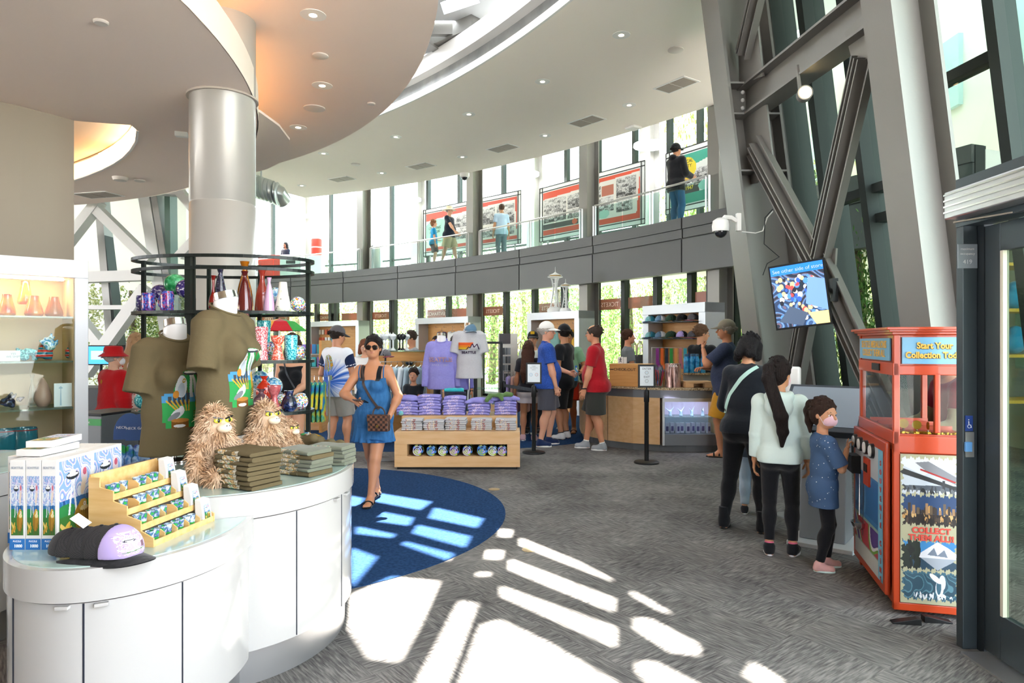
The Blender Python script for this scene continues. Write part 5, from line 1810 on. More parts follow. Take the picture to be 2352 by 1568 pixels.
 # ================================================================== FOREGROUND: white counters and what stands on them
gloss_w=mat('gloss_white','#b6b5b2',0.18,coat=0.5)
frost=mat('frosted_glass_top','#a9c2bb',0.12,coat=0.6)
ER,EL_,EF=(-1.55,3.78,0.65,0.76,0.90),(-1.6,2.97,0.43,0.59,0.80),(-3.30,3.75,0.62,0.66,0.90)
def epts(e,ins=0.0,n=96,cut=None):
 out=[]
 for i in range(n):
  a=2*math.pi*i/n
  x,y=e[0]+(e[2]-ins)*math.cos(a),e[1]+(e[3]-ins)*math.sin(a)
  out.append((x,y))
 if cut:
  c,g=cut
  ins_=[math.hypot((x-c[0])/(c[2]+g),(y-c[1])/(c[3]+g))<1 for x,y in out]
  k=next(i for i in range(n)if ins_[i-1]and not ins_[i])
  keep=[out[(k+i)%n]for i in range(n)if not ins_[(k+i)%n]]
  arc_=[(c[0]+(c[2]+g)*math.cos(2*math.pi*i/n),c[1]+(c[3]+g)*math.sin(2*math.pi*i/n))for i in range(n)]
  arc_=[p for p in arc_ if math.hypot((p[0]-e[0])/(e[2]-ins),(p[1]-e[1])/(e[3]-ins))<1]
  arc_.sort(key=lambda p:-p[0])
  if(arc_[0][0]-keep[-1][0])**2+(arc_[0][1]-keep[-1][1])**2>(arc_[-1][0]-keep[-1][0])**2+(arc_[-1][1]-keep[-1][1])**2:
   arc_.reverse()
  out=keep+arc_
 return out
def rel(pts,o):
 return[(p[0]-o[0],p[1]-o[1])for p in pts]
def counter(e,label,seams,handles,cut=None):
 o=(e[0],e[1],0)
 H=e[4]
 t=thing('display_counter',label,'display counter',o)
 c=(cut,0.004)if cut else None
 MB().prism(rel(epts(e,0.05,96,(cut,0.03)if cut else None),o),0,0.17).build('toe_kick',alu,t,smooth=True)
 MB().prism(rel(epts(e,0.012,96,(cut,0.02)if cut else None),o),0.17,H-0.122).build('cabinet_body',gloss_w,t,smooth=True)
 MB().prism(rel(epts(e,0.03,96,(cut,0.025)if cut else None),o),H-0.122,H-0.115).build('shadow_gap',solid('1d1b18',0.8),t)
 MB().prism(rel(epts(e,0,128,c),o),H-0.115,H).build('top_band',gloss_w,t,smooth=True)
 MB().prism(rel(epts(e,0.028,128,(cut,0.006)if cut else None),o),H,H+0.003).build('glass_top',frost,t,smooth=True)
 mb=MB()
 for a in seams:
  x,y=(e[2]-0.012)*math.cos(R(a)),(e[3]-0.012)*math.sin(R(a))
  mb.beam((x,y,0.175),(x,y,H-0.123),0.005,0.005)
  mb.build('door_seam',solid('1c2230',0.8),t)
  mb=MB()
 for a in handles:
  x,y=(e[2]-0.002)*math.cos(R(a)),(e[3]-0.002)*math.sin(R(a))
  tg=math.atan2(e[3]*math.cos(R(a)),-e[2]*math.sin(R(a)))
  mb.box((x,y,H-0.13),(0.045,0.022,0.012),Matrix.Rotation(tg,3,'Z'))
  mb.build('door_handle',gloss_w,t,bevel=0.002)
  mb=MB()
 return t
counter(ER,'taller white curved counter holding the folded olive t-shirts and plush toys',(-70,-38,-8,-100),(-14,-4))
counter(EL_,'shorter white curved counter carrying the puzzle boxes and black caps',(-118,-77.5,-37,-150),(-86,-70),ER)
counter(EF,'white curved counter cut by the edge of the photo behind the puzzle boxes',(-40,0),())
pp=MB()
for i in range(4):
 pp.box((i*0.004,i*0.003,0.004+i*0.006),(0.10,0.15,0.005),Matrix.Rotation(R(i*11),3,'Z'))
o=pp.build('leaflet_pile',solid('e6ecee',0.7))
o.location=(-2.86,3.62,0.903)
tag(o,'loose pile of white leaflets on the counter cut by the photo edge','leaflets')
# the picture printed on boxes, shirts and cards
def seattle_art(w=60,h=90,seed=0):
 a=Art(w,h,'#a9c8e8')
 a.swirl(['#dfe9f5','#7fa8dc','#b9aee0','#efe9f8','#8fb4e4'],13,0,0.45,1,1,seed)
 a.rect(0,0,1,0.46,'#2f5f9c')
 a.swirl(['#2f6fae','#4f94c4','#27518e'],9,0,0.36,1,0.5,seed+1)
 a.ell(0.2,0.36,0.3,0.09,'#2e8a4a').ell(0.85,0.33,0.3,0.1,'#37a050')
 a.rect(0,0,1,0.3,'#3d7a35')
 a.poly([(0.27,0.30),(0.33,0.30),(0.42,0.74),(0.38,0.74)],'#f2f3f5').poly([(0.50,0.30),(0.56,0.30),(0.45,0.74),(0.41,0.74)],'#f2f3f5')
 a.ell(0.41,0.79,0.2,0.05,'#23303a').ell(0.41,0.80,0.18,0.022,'#f4f4f4').ell(0.41,0.83,0.10,0.03,'#f0f0f0').line(0.41,0.83,0.41,0.92,0.012,'#e8e8e8')
 a.ell(0.78,0.76,0.10,0.13,'#e8d6dc',0.5).ell(0.8,0.80,0.06,0.05,'#d0607a').ell(0.75,0.62,0.07,0.12,'#f0ddc8',-0.5)
 a.ell(0.70,0.24,0.24,0.17,'#b98a2e').ell(0.74,0.37,0.14,0.08,'#d8ac48').ell(0.78,0.33,0.13,0.035,'#f3e2a8')
 for i in range(7):
  a.line(0.5+0.07*i,0.02,0.52+0.06*i,0.3,0.008,'#7a5a1c')
 a.ell(0.2,0.12,0.16,0.05,'#e0b84a',0.6).line(0.05,0.2,0.3,0.07,0.03,'#f0d070').line(0.05,0.05,0.36,0.13,0.03,'#c89a30')
 a.ring(0.8,0.38,0.03,0.02,0.5,'#ffffff')
 return a
def gull_art(w=64,h=80):
 """fish, tower and gull on a stump, for the olive shirts"""
 a=Art(w,h,'#2e9a4e')
 keep=np.zeros((h,w),bool)
 x,y=a.x,a.y
 keep|=(y<0.6)&(x>0.04)&(x<0.97)
 a.rect(0,0.42,1,0.6,'#57a4d8').rect(0,0.0,1,0.44,'#3aa657')
 for i,hh in enumerate((0.55,0.62,0.58,0.66,0.6)):
  a.rect(0.15+0.09*i,0.4,0.22+0.09*i,hh,'#4a5058')
  keep|=(x>0.15+0.09*i)&(x<0.22+0.09*i)&(y<hh)
 a.ell(0.38,0.72,0.13,0.2,'#eef0f2',0.25).ell(0.40,0.66,0.08,0.13,'#c9d4de',0.25).ell(0.30,0.58,0.06,0.07,'#e39a3a').ring(0.42,0.82,0.03,0.03,0.4,'#caa23a')
 keep|=(((x-0.38)/0.15)**2+((y-0.72)/0.21)**2<1)
 a.poly([(0.60,0.52),(0.68,0.52),(0.56,0.93),(0.53,0.93)],'#e8eaec').poly([(0.72,0.52),(0.78,0.52),(0.60,0.93),(0.56,0.93)],'#d9dde0').ell(0.55,0.95,0.16,0.035,'#3a4248').ell(0.55,0.965,0.13,0.02,'#f4f4f4')
 keep|=((np.abs(x-0.62+(y-0.7)*0.3)<0.09)&(y>0.5)&(y<0.95))|(((x-0.55)/0.17)**2+((y-0.955)/0.04)**2<1)
 a.ell(0.82,0.9,0.15,0.05,'#e9e2d0',-0.6).ell(0.9,0.8,0.06,0.06,'#e8d8c0')
 keep|=(((x-0.84)/0.16)**2+((y-0.86)/0.1)**2<1)
 a.ell(0.85,0.38,0.14,0.2,'#b58c28').ell(0.84,0.5,0.12,0.09,'#d9a93a').ell(0.86,0.17,0.16,0.07,'#d9b23e').ell(0.80,0.16,0.12,0.04,'#f4e6a0',0.3)
 for i in range(6):
  a.line(0.30+0.05*i,0.30,0.12+0.09*i,0.47,0.014,'#e2b23a')
  a.line(0.66,0.12+0.03*i,0.96,0.10+0.05*i,0.008,'#6a4d14')
 a.ell(0.32,0.25,0.15,0.075,'#eef0f2',0.5).ell(0.40,0.33,0.05,0.05,'#ffffff').ell(0.25,0.2,0.13,0.05,'#8a9096',0.5)
 a.rect(0.2,0.0,0.55,0.13,'#8a5a26').ell(0.375,0.13,0.18,0.035,'#c98a42').ell(0.36,0.035,0.12,0.028,'#fafafa')
 keep&=~((x<0.1)&(y<0.1))&~((y>0.56)&(x<0.08))
 return a,keep
 # puzzle boxes: three rows of upright boxes
side_art=seattle_art(34,110,2)
front_art=seattle_art(96,130,1)
BW,BD,BH=0.0585,0.215,0.343
def puzzle(lbl):
 t=thing('puzzle_box',lbl,'puzzle box',(0,0,0))
 MB().bb((-BW/2,0,0),(BW/2,BD,BH)).build('box',solid('dcdbd8',0.45),t,bevel=0.0015)
 e=0.0008
 side_art.flat('end_print',(-BW/2+0.006,-e,0.055),(BW-0.012,0,0),(0,0,BH*0.66),PAINT,t)
 Art(8,4,'#2f7fd0').flat('blue_base_band',(-BW/2,-e,0),(BW,0,0),(0,0,0.042),PAINT,t)
 text('SEATTLE',0.012,solid('8f98a6',0.6),'lettering',t,frame((0,-0.0016,BH-0.03),(1,0,0),(0,0,1)),0.001)
 text('1000',0.016,solid('f4f6fa',0.6),'lettering',t,frame((0.004,-0.0016,0.014),(1,0,0),(0,0,1)),0.001,bold=0.0004)
 text('PUZZLE',0.009,solid('f4f6fa',0.6),'lettering',t,frame((0.0,-0.0016,0.032),(1,0,0),(0,0,1)),0.001)
 front_art.flat('face_print',(BW/2+e,0.014,0.02),(0,BD-0.02,0),(0,0,BH-0.03),PAINT,t)
 return t
where=[('nearest the white rim beside the black caps','second in the front row'),('in the middle of the front row','behind the middle front box'),('painted face next to the wooden stand','far end, painted face above the wooden stand')]
pz=puzzle('x')
k=0
for i in range(3):
 for jn in range(2):
  b=pz if k==0 else dup(pz)
  b.location=(-1.935+0.061*i+0.04,2.615+jn*0.219,0.803)
  b['label']=('white Seattle puzzle box, '+(('front left corner of the block','behind the corner box')[jn]if i==0 else where[i][jn]))
  b['group']='puzzle boxes standing in a block'
  k+=1
b=dup(pz,(-1.965,2.70,0.803),0,'white puzzle box set back at the outer side of the block')
b['group']='puzzle boxes standing in a block'
for i,(x,y)in enumerate(((-1.90,2.68),(-1.885,2.72))):
 o=thing('puzzle_box',('white puzzle box lying flat on top of the block, wider side up','white puzzle box lying flat, slid further back on the block')[i],'puzzle box',(x,y,0.803+BH+0.003+i*0.028),R(-4+9*i),'puzzle boxes lying on the block')
 MB().bb((-0.05,0,0),(0.05,0.22,0.026)).build('box',solid('dcdbd8',0.45),o,bevel=0.0015)
 seattle_art(30,40,4).flat('face_print',(-0.04,0.015,0.0268),(0.08,0,0),(0,0.19,0),PAINT,o)
 # stepped wooden stand with shot glasses and cards
ply=mat('birch_ply','#d8b070',0.5,kind='noise',c2=['#d2a766','#e0bd82'],scale=4,stretch=(1,8,8))
ang=math.atan2(0.066,0.40)
st=thing('stepped_stand','stepped birch stand with dividers holding shot glasses beside the puzzle boxes','display stand',(-1.386,2.64,0.803),-ang)
# local: x towards the back (negative = front?), y along the length
LEN,DEP,HT=0.40,0.285,0.262
prof=[(0,0),(0,0.035),(-0.055,0.062),(-0.055,0.10),(-0.115,0.118),(-0.115,0.155),(-0.175,0.172),(-0.175,0.212),(-0.235,0.225),(-0.235,HT),(-DEP,HT),(-DEP,0)]
for y in(0,LEN-0.006):
 MB().extr(prof,(0,y,0),(1,0,0),(0,0,1),(0,0.006,0)).build('side_panel',ply,st,bevel=0.001)
steps=[(-0.006,0.006),(-0.061,0.066),(-0.121,0.124),(-0.181,0.180)]
for x,z in steps:
 MB().bb((x-0.055,0.006,z-0.006),(x,LEN-0.006,z)).build('shelf',ply,st)
 MB().bb((x-0.004,0.006,z-0.006),(x+0.002,LEN-0.006,z+0.018)).build('front_lip',ply,st)
 for kx in range(1,5):
  MB().extr([(0,0),(0,0.03),(-0.02,0.044),(-0.05,0.044),(-0.05,0)],(x-0.002,kx*0.076,z),(1,0,0),(0,0,1),(0,0.004,0)).build('divider',ply,st)
MB().bb((-DEP,0.006,0),(-DEP+0.006,LEN-0.006,HT+0.01)).build('back_panel',ply,st)
sg_m=mat('shot_glass_print','#bcd3d8',0.15,kind='noise',c2=['#2f9a3c','#3c4f8c','#b9d0d6','#e6eef0'],scale=2.2,thr=(0.35,0.62),stretch=(20,20,16))
def stw(x,y,z):
 return inworld(st,(x,y,z))
sgl=None
rg=random.Random(4)
rows=('bottom step','second step','third step','top step')
bays=('nearest bay','second bay','middle bay','fourth bay')
for r_,(x,z)in enumerate(steps):
 for b in range(4):
  for s in range(2):
   if(r_,b,s)in((1,2,1),(2,0,1),(3,1,1)):
    continue
   loc=stw(x-0.03,0.024+b*0.076+s*0.033,z+0.001)
   if sgl is None:
    sgl=thing('shot_glass','x','shot glass',loc,0.3,'shot glasses on the stepped stand')
    MB().lathe([(0.0115,0),(0.0125,0.002),(0.0165,0.05),(0.0155,0.05),(0.0115,0.008),(0.0001,0.008)],n=20).build('glass_cup',sg_m,sgl,smooth=True)
    MB().lathe([(0.0122,0.001),(0.0140,0.018)],n=20).build('green_band',solid('3aa53c',0.3),sgl,smooth=True)
    o=sgl
   else:
    o=dup(sgl,loc,rg.uniform(0,6))
   o['label']='small painted shot glass on the %s of the birch stand, %s, %s'%(rows[r_],bays[b],('near side','far side')[s])
card_art=seattle_art(22,30,3)
for r_,(x,z)in enumerate(steps):
 loc=stw(x+0.0,LEN-0.075,z+0.0)
 t=thing('card_pack','white card pack with a small picture at the end of the %s'%rows[r_],'card pack',loc,-ang,'card packs on the stepped stand')
 sl=Matrix.Rotation(R(12),3,'Y')
 m=MB()
 m.extr([(-0.026,0.001),(0.0,0.001),(-0.004,0.05),(-0.014,0.098),(-0.042,0.104),(-0.040,0.05)],(0,0,0),(1,0,0),(0,0,1),(0,0.062,0))
 m.build('pack',solid('dbdad7',0.5),t,bevel=0.001)
 card_art.mesh('card_print',lambda a,b:V3((-0.0015-0.012*b*b+0.0028,0.012+0.038*a,0.018+0.062*b)),PAINT,t)
 # black trucker caps
mesh_b=mat('cap_mesh','#1c1b1d',0.85,kind='checker',c2=['#131315','#2c2a2c'],scale=260)
def cap_obj(name,label,loc,rz,crown,front,brim,art=None,s=1.0,group=None,res=0.0045,tilt=0.0):
 t=thing(name,label,'cap',loc,rz,group)
 T=Matrix.Rotation(tilt,3,'Y')
 q=[ell((0,0,0.035*s),(0.1*s,0.082*s,0.088*s),0),half((0,0,0.022*s),(0,0,-1)),half((0.012*s,0,0),(1,0,0))]
 blob('crown',q,crown,t,res)
 q=[ell((0,0,0.035*s),(0.102*s,0.083*s,0.0895*s),0),half((0,0,0.018*s),(0,0,-1)),half((0.008*s,0,0),(-1,0,0)),ell((-0.01,0,0.035*s),(0.09*s,0.078*s,0.084*s),0.0,None,True)]
 fo=blob('front_panel',q,front,t,res)
 mb=MB()
 vs_,fs,n=[],[],16
 for i in range(n+1):
  a=-math.pi/2*0.92+math.pi*0.92*i/n
  for q,zz in((1.0,0.028),(1.0,0.0)):
   pass
  yi,xi=math.sin(a)*0.078*s,math.cos(a)*0.094*s
  yo,xo=math.sin(a)*0.082*s,math.cos(a)*0.175*s
  for(x,y)in((xi,yi),(xo,yo)):
   z=0.024*s-3.2*y*y/s-(0.010*s if x==xo else 0)
   vs_+=[(x,y,z),(x,y,z-0.004)]
 for i in range(n):
  o=i*4
  fs+=[(o,o+4,o+6,o+2),(o+1,o+3,o+7,o+5),(o+2,o+6,o+7,o+3),(o,o+1,o+5,o+4)]
 fs+=[(0,2,3,1),(n*4,n*4+1,n*4+3,n*4+2)]
 mb.add(vs_,fs).build('brim',brim,t,smooth=True)
 MB().ball((0,0,0.124*s),(0.008*s,0.008*s,0.004*s),10,6).build('button',brim,t,smooth=True)
 if art is not None:
  a,msk=art
  a.wrap('front_art',fo,(0.2*s,-0.055*s,0.03*s),(0,0.11*s,0),(0,0,0.075*s),(-1,0,0),PAINTM,t,msk,off=0.0012)
 return t
la=Art(44,34,'#d9cdf0')
la.swirl(['#c9b6ea','#ece4fa','#b79fe0','#f4f0fc'],12,seed=3)
la.ell(0.36,0.66,0.2,0.09,'#f4f4f6').ell(0.36,0.63,0.2,0.05,'#3a3a44').ell(0.36,0.62,0.17,0.02,'#f4f4f6').line(0.38,0.58,0.56,0.1,0.012,'#f8f8fa').line(0.44,0.58,0.50,0.1,0.012,'#f8f8fa').line(0.1,0.1,0.9,0.2,0.02,'#7a9a6a').rect(0.72,0.25,0.88,0.5,'#8a6a78')
lil=solid('ab9acb',0.8)
lab=('nearest the wooden stand with its lilac tower picture showing','second from the wooden stand','third from the wooden stand','at the outer end of the nest')
for i in range(4):
 cap_obj('trucker_cap','black mesh trucker cap '+lab[i],(-1.452-0.058*i,2.505+0.006*i,0.806),R(-22),mesh_b,lil if i==0 else mesh_b,cloth('#161618'),(la,None)if i==0 else None,group='black trucker caps nested together',s=1.0-0.05*i)
pt=MB().box((0,0,0),(0.06,0.04,0.0012),Matrix.Rotation(R(35),3,'Y')@Matrix.Rotation(R(20),3,'X')).build('price_tag',solid('f4f3f0',0.6))
pt.location=(-1.56,2.47,0.952)
tag(pt,'white price tag sticking up from the nested black caps','price tag')
# folded olive shirts
olive=cloth('#6f6349')
print_m=mat('shirt_print_edge','#c9c2a8',0.9,kind='noise',c2=['#6f6349','#d9d6c8','#6f6349','#c89a4a','#e0ddd0','#5a9a70'],scale=3.0,thr=(0.36,0.66),stretch=(9,9,40))
grayolive=cloth('#6c7060')
def folded(name,label,loc,rz,w,d,h,m,pm=None,group=None,cat='folded shirt',pside=1,sag=0.0):
 t=thing(name,label,cat,loc,rz,group)
 n=7
 q=[]
 prf=[(-w/2+h*0.5*(1-math.sin(R(a))),h*0.5+h*0.49*math.cos(R(a)))for a in(0,30,60,90,120,150,180)]
 prf=[(x,z)for x,z in prf]
 pr2=prf+[(w/2,0.01*h),(w/2,h*0.3),(w/2-0.006,h*0.33),(w/2,h*0.36),(w/2,h*0.66),(w/2-0.006,h*0.69),(w/2,h*0.72),(w/2,0.97*h)]
 mb=MB()
 vs_,fs=[],[]
 N=10
 k=len(pr2)
 ph=random.uniform(0,6)
 for i in range(N+1):
  v=i/N
  e=1-0.06*(abs(2*v-1)**6)
  for(x,z)in pr2:
   vs_.append((x*e+0.003*math.sin(ph+9*v),(v-0.5)*d,z*(1-0.12*abs(2*v-1)**4)+(0.0022*math.sin(ph+7*v+9*x))*(1 if z>0.5*h else 0)-sag*max(0,abs(2*v-1)-0.6)))
 for i in range(N):
  for a in range(k):
   b=(a+1)%k
   fs.append((i*k+a,i*k+b,(i+1)*k+b,(i+1)*k+a))
 fs+=[tuple(range(k)),tuple(N*k+a for a in range(k))]
 mb.add(vs_,fs).build('fabric',m,t,smooth=True,auto=50)
 if pm:
  mb=MB()
  x0=-w/2-0.0012
  L=d*0.55
  for i in range(6):
   y0,y1=(i/6-0.5)*L+0.02*pside,((i+1)/6-0.5)*L+0.02*pside
   for(xa,za),(xb,zb)in zip(prf[:-1],prf[1:]):
    g=lambda x,z:(x-0.0015,z+(0.0015 if z>h/2 else 0))
    A_,B2=g(xa,za),g(xb,zb)
    mb.add([(A_[0],y0,A_[1]),(A_[0],y1,A_[1]),(B2[0],y1,B2[1]),(B2[0],y0,B2[1])],[(0,1,2,3)])
  mb.build('print',pm,t)
 return t
random.seed(5)
def shirt_stack(nm,base,rz,n,w,d,h,ms,pm,label,grp,jit=0.006,sag=0.0):
 nth=('bottom','second from the bottom','third','fourth','fifth','sixth','seventh','eighth','ninth')
 z=base[2]
 for i in range(n):
  hh=h*random.uniform(0.85,1.15)
  folded(nm,'%s, %s'%(label,'topmost' if i==n-1 else nth[i]),(base[0]+random.uniform(-jit,jit),base[1]+random.uniform(-jit,jit),z+0.001),rz+random.uniform(-0.05,0.05),w,d,hh,ms[i%len(ms)],pm,grp,sag=sag)
  z+=hh
 return z
oliveB=mat('olive_jersey','#62573f',0.92,spec=0.12,bump=0.35,bscale=11)
shirt_stack('folded_tshirt',(-1.275,3.30,0.904),R(60),8,0.20,0.25,0.021,[oliveB],print_m,'folded olive t-shirt in the stack nearest the birch stand','olive stack by the birch stand')
shirt_stack('folded_tshirt',(-1.10,3.62,0.904),R(62),6,0.18,0.24,0.022,[oliveB,grayolive,grayolive,grayolive,oliveB,grayolive],print_m,'folded olive-grey t-shirt in the middle stack','olive-grey middle stack')
shirt_stack('folded_tshirt',(-1.03,3.90,0.904),R(75),5,0.16,0.22,0.022,[grayolive],print_m,'folded grey-olive t-shirt in the stack by the far rim','grey-olive stack by the far rim')
# heaped olive shirt behind
hq=[]
rg=random.Random(8)
for i in range(16):
 a=Vector((rg.uniform(-0.13,0.13),rg.uniform(-0.08,0.08),rg.uniform(0.02,0.12)))
 b=a+Vector((rg.uniform(-0.12,0.12),rg.uniform(-0.06,0.06),rg.uniform(-0.02,0.05)))
 hq.append(cone(a,b,0.022,0.03,0.012))
hq+=[ell((0,0,0.05),(0.17,0.10,0.07),0.03),half((0,0,0.001),(0,0,-1))]
o=thing('crumpled_tshirt','crumpled olive t-shirt heaped behind the plush toys','t-shirt',(-1.27,4.15,0.904),0)
ob=blob('fabric',hq,oliveB,o,0.006)
ga,gk=gull_art()
ga.wrap('print',ob,(-0.02,-0.06,0.3),(0.17,0.02,0),(0,0.14,0.0),(0,0.2,-1),PAINTM,o,gk)
# plush sasquatch toys
fur_m=mat('plush_fur','#cfae8e',0.9,spec=0.1,kind='noise',c2=['#b8926e','#e0c6aa'],scale=12)
def tufts(ob,n,L,seed,parent,down=0.6,avoid=None):
 me=ob.data
 vs_=[v.co for v in me.vertices]
 rg=random.Random(seed)
 mb=MB()
 for _ in range(n):
  v=me.vertices[rg.randrange(len(me.vertices))]
  p,nn=v.co,v.normal
  if avoid and avoid(p):
   continue
  d=(nn*0.8+Vector((rg.uniform(-0.6,0.6),rg.uniform(-0.6,0.6),-down+rg.uniform(-0.4,0.6)))).normalized()
  l=L*rg.uniform(0.6,1.3)
  s=d.cross(nn)
  if s.length<1e-3:
   continue
  s=s.normalized()*0.0028
  m_=p+d*l*0.55+nn*0.002
  e=p+d*l+Vector((0,0,-0.25*l))
  mb.add([p-s,p+s,m_+s*0.8,e,m_-s*0.8],[(0,1,2,4),(4,2,3)])
 return mb.build('fur',fur_m,parent)
def plush(label,loc,rz,s,seed,lean=0.0):
 t=thing('plush_toy',label,'plush toy',loc,rz,'shaggy plush toys on the counter')
 q=[cone((0,0,0.06),(0,0.0,0.15),0.078,0.05,0.03),ell((0,0.01,0.232),(0.052,0.056,0.06),0.03),cone((0,0,0.14),(0,0.0,0.21),0.05,0.045,0.03),cone((-0.055,0.0,0.16),(-0.11,0.05,0.045),0.026,0.022,0.02),cone((0.055,0.0,0.16),(0.11,0.05,0.045),0.026,0.022,0.02),cone((-0.045,0.03,0.035),(-0.075,0.14,0.03),0.034,0.028,0.02),cone((0.045,0.03,0.035),(0.075,0.14,0.03),0.034,0.028,0.02),ell((0,-0.01,0.285),(0.02,0.02,0.025),0.02),half((0,0,0.002),(0,0,-1))]
 q=[tuple(Vector(x)*s if isinstance(x,Vector)and q_[0]!='h' else((x[0]*s,x[1]*s,x[2]*s)if isinstance(x,tuple)and len(x)==3 else(x*s if isinstance(x,float)and i<6 and q_[0]!='h' else x))for i,x in enumerate(q_))for q_ in q]
 b=blob('body',q,fur_m,t,0.006)
 tufts(b,5200,0.034*s,seed,t,avoid=lambda p:p[1]>0.035*s and p[2]>0.205*s and abs(p[0])<0.04*s and p[2]<0.265*s)
 blob('muzzle',[ell((0,0.072*s,0.218*s),(0.03*s,0.026*s,0.019*s),0.01),ell((0,0.088*s,0.226*s),(0.016*s,0.013*s,0.012*s),0.008)],cloth('#f0dcc0'),t,0.004)
 mb=MB()
 for sx in(-1,1):
  mb.mt(0).ball((0.024*sx*s,0.064*s,0.249*s),(0.017*s,0.008*s,0.010*s),14,8)
  mb.mt(1).ball((0.024*sx*s,0.071*s,0.249*s),(0.006*s,0.003*s,0.008*s),10,6)
  mb.mt(1).beam((0.006*sx*s,0.073*s,0.256*s),(0.042*sx*s,0.062*s,0.264*s),0.006*s,0.005*s)
 mb.build('eyes',[solid('d8d838',0.3),solid('17161a',0.3)],t,smooth=True)
 mb=MB()
 for sx in(-1,1):
  mb.ball((0.006*sx*s,0.100*s,0.229*s),0.0025*s,8,6)
 mb.build('nostrils',solid('2a211c',0.5),t)
 return t
plush('tan shaggy plush ape sitting against the stack of folded olive shirts',(-1.50,3.44,0.905),R(-125),1.22,1)
plush('tan shaggy plush ape sitting under the profile mannequin',(-1.39,3.84,0.905),R(-125),1.18,2)
plush('small tan plush ape slumped in front of the crumpled olive shirt',(-1.30,3.96,0.905),R(-115),0.8,3)
# mannequin busts with shirts
mann_w=mat('mannequin_white','#ebe9e8',0.35)
def bust(label,loc,rz,s,shirt_m,hemz,sleeve=0.55,long=False,neck=True,slabel='',pole=True,female=True,art=None,base=True,arms=True,zb=0.0,res=0.0075,tshirt='tshirt'):
 """local z = 0 at the shirt hem"""
 t=thing('mannequin',label,'mannequin',(loc[0],loc[1],zb),rz)
 Hh=loc[2]-zb
 def T(x,y,z):
  return Vector((x*s,y*s,Hh+z*s))
 if base:
  MB().lathe([(0.13,0),(0.13,0.008),(0.012,0.014),(0.012,0.02)],n=32).build('base',chrome,t,smooth=True)
 MB().cyl((0,0,0.01),T(0,0,0.10),0.012,n=12).build('pole',chrome,t,smooth=True)
 q=[cone(T(0,-0.01,0.57),T(0,0.012,0.70),0.062*s,0.052*s,0.02*s),cone(T(-0.10,0,0.535),T(0.10,0,0.535),0.045*s,0.045*s,0.03*s),cone(T(0,0,0.12),T(0,0,0.45),0.10*s,0.09*s,0.03,(1,0,0),1.3),half(T(0,0.0,0.665),(0,-0.25,1))]
 blob('torso',q,mann_w,t,res)
 n_=Vector((0,-0.25,1)).normalized()
 c=T(0,0.007,0.665)
 MB().cyl(c,c+n_*0.034*s,0.056*s,0.054*s,32).build('neck_cap',chrome,t,smooth=True)
 sh=thing(tshirt,slabel,'shirt',(loc[0],loc[1],loc[2]),rz)
 def U(x,y,z):
  return Vector((x*s,y*s,z*s))
 bu=0.03 if female else 0.0
 q=[cone(U(0,0,0.0),U(0,0,0.22),0.125*s,0.108*s,0.03,(1,0,0),1.42 if female else 1.5),cone(U(0,0,0.22),U(0,0,0.47),0.106*s,0.103*s,0.03,(1,0,0),1.5),cone(U(-0.115,-0.005,0.545),U(0.115,-0.005,0.545),0.058*s,0.058*s,0.05*s),cone(U(0,-0.012,0.55),U(0,0,0.625),0.088*s,0.062*s,0.03*s)]
 if female:
  q+=[ell(U(-0.068,0.085,0.41),0.062*s,0.05*s),ell(U(0.068,0.085,0.41),0.062*s,0.05*s)]
 q.append(half(U(0,0,0.0),(0,0,-1)))
 q.append(half(U(0,0.01,0.612),Vector((0,0.42,1))))
 for sx in(-1,1):
  if long:
   q+=[cone(U(0.145*sx,-0.005,0.535),U(0.20*sx,0.0,0.28),0.056*s,0.046*s,0.03*s),cone(U(0.20*sx,0,0.28),U(0.215*sx,0.03,0.03),0.046*s,0.034*s,0.02*s,None,1,True)]
  else:
   q+=[ell(U(0.14*sx,-0.005,0.54),0.06*s,0.03*s),cone(U(0.145*sx,-0.005,0.55),U(0.192*sx,0.005,0.325),0.06*s,0.068*s,0.03*s,None,1,True)]
 ob=blob('fabric',q,shirt_m,sh,res)
 mb=MB()
 mb.tube([U(math.cos(a)*0.0735,0.0+math.sin(a)*0.070,0.611-0.42*(math.sin(a)*0.070-0.01))for a in[2*math.pi*i/36 for i in range(36)]],0.006*s,6,closed=True)
 mb.build('collar',shirt_m,sh,smooth=True)
 if art:
  for(nm,a,msk,o,u,v)in art:
   a.wrap(nm,ob,o,u,v,(0,-1,0),PAINTM,sh,msk,off=0.0015)
 return t,sh,ob
ga2,gk2=gull_art(120,150)
for(loc,rz,lb,s)in(((-1.985,4.02,0.945),R(-128),'in front of the glass shelves',1.12),((-1.63,3.88,1.075),R(-100),'turned sideways by the round column',1.15)):
 bust('white bust mannequin with chrome neck cap '+lb,loc,rz,s,oliveB,0,slabel='olive printed t-shirt on the mannequin '+lb,art=[('print',ga2,gk2,(0.13,0.4,0.16),(-0.27,0,0),(0,0,0.33))],zb=0.905)
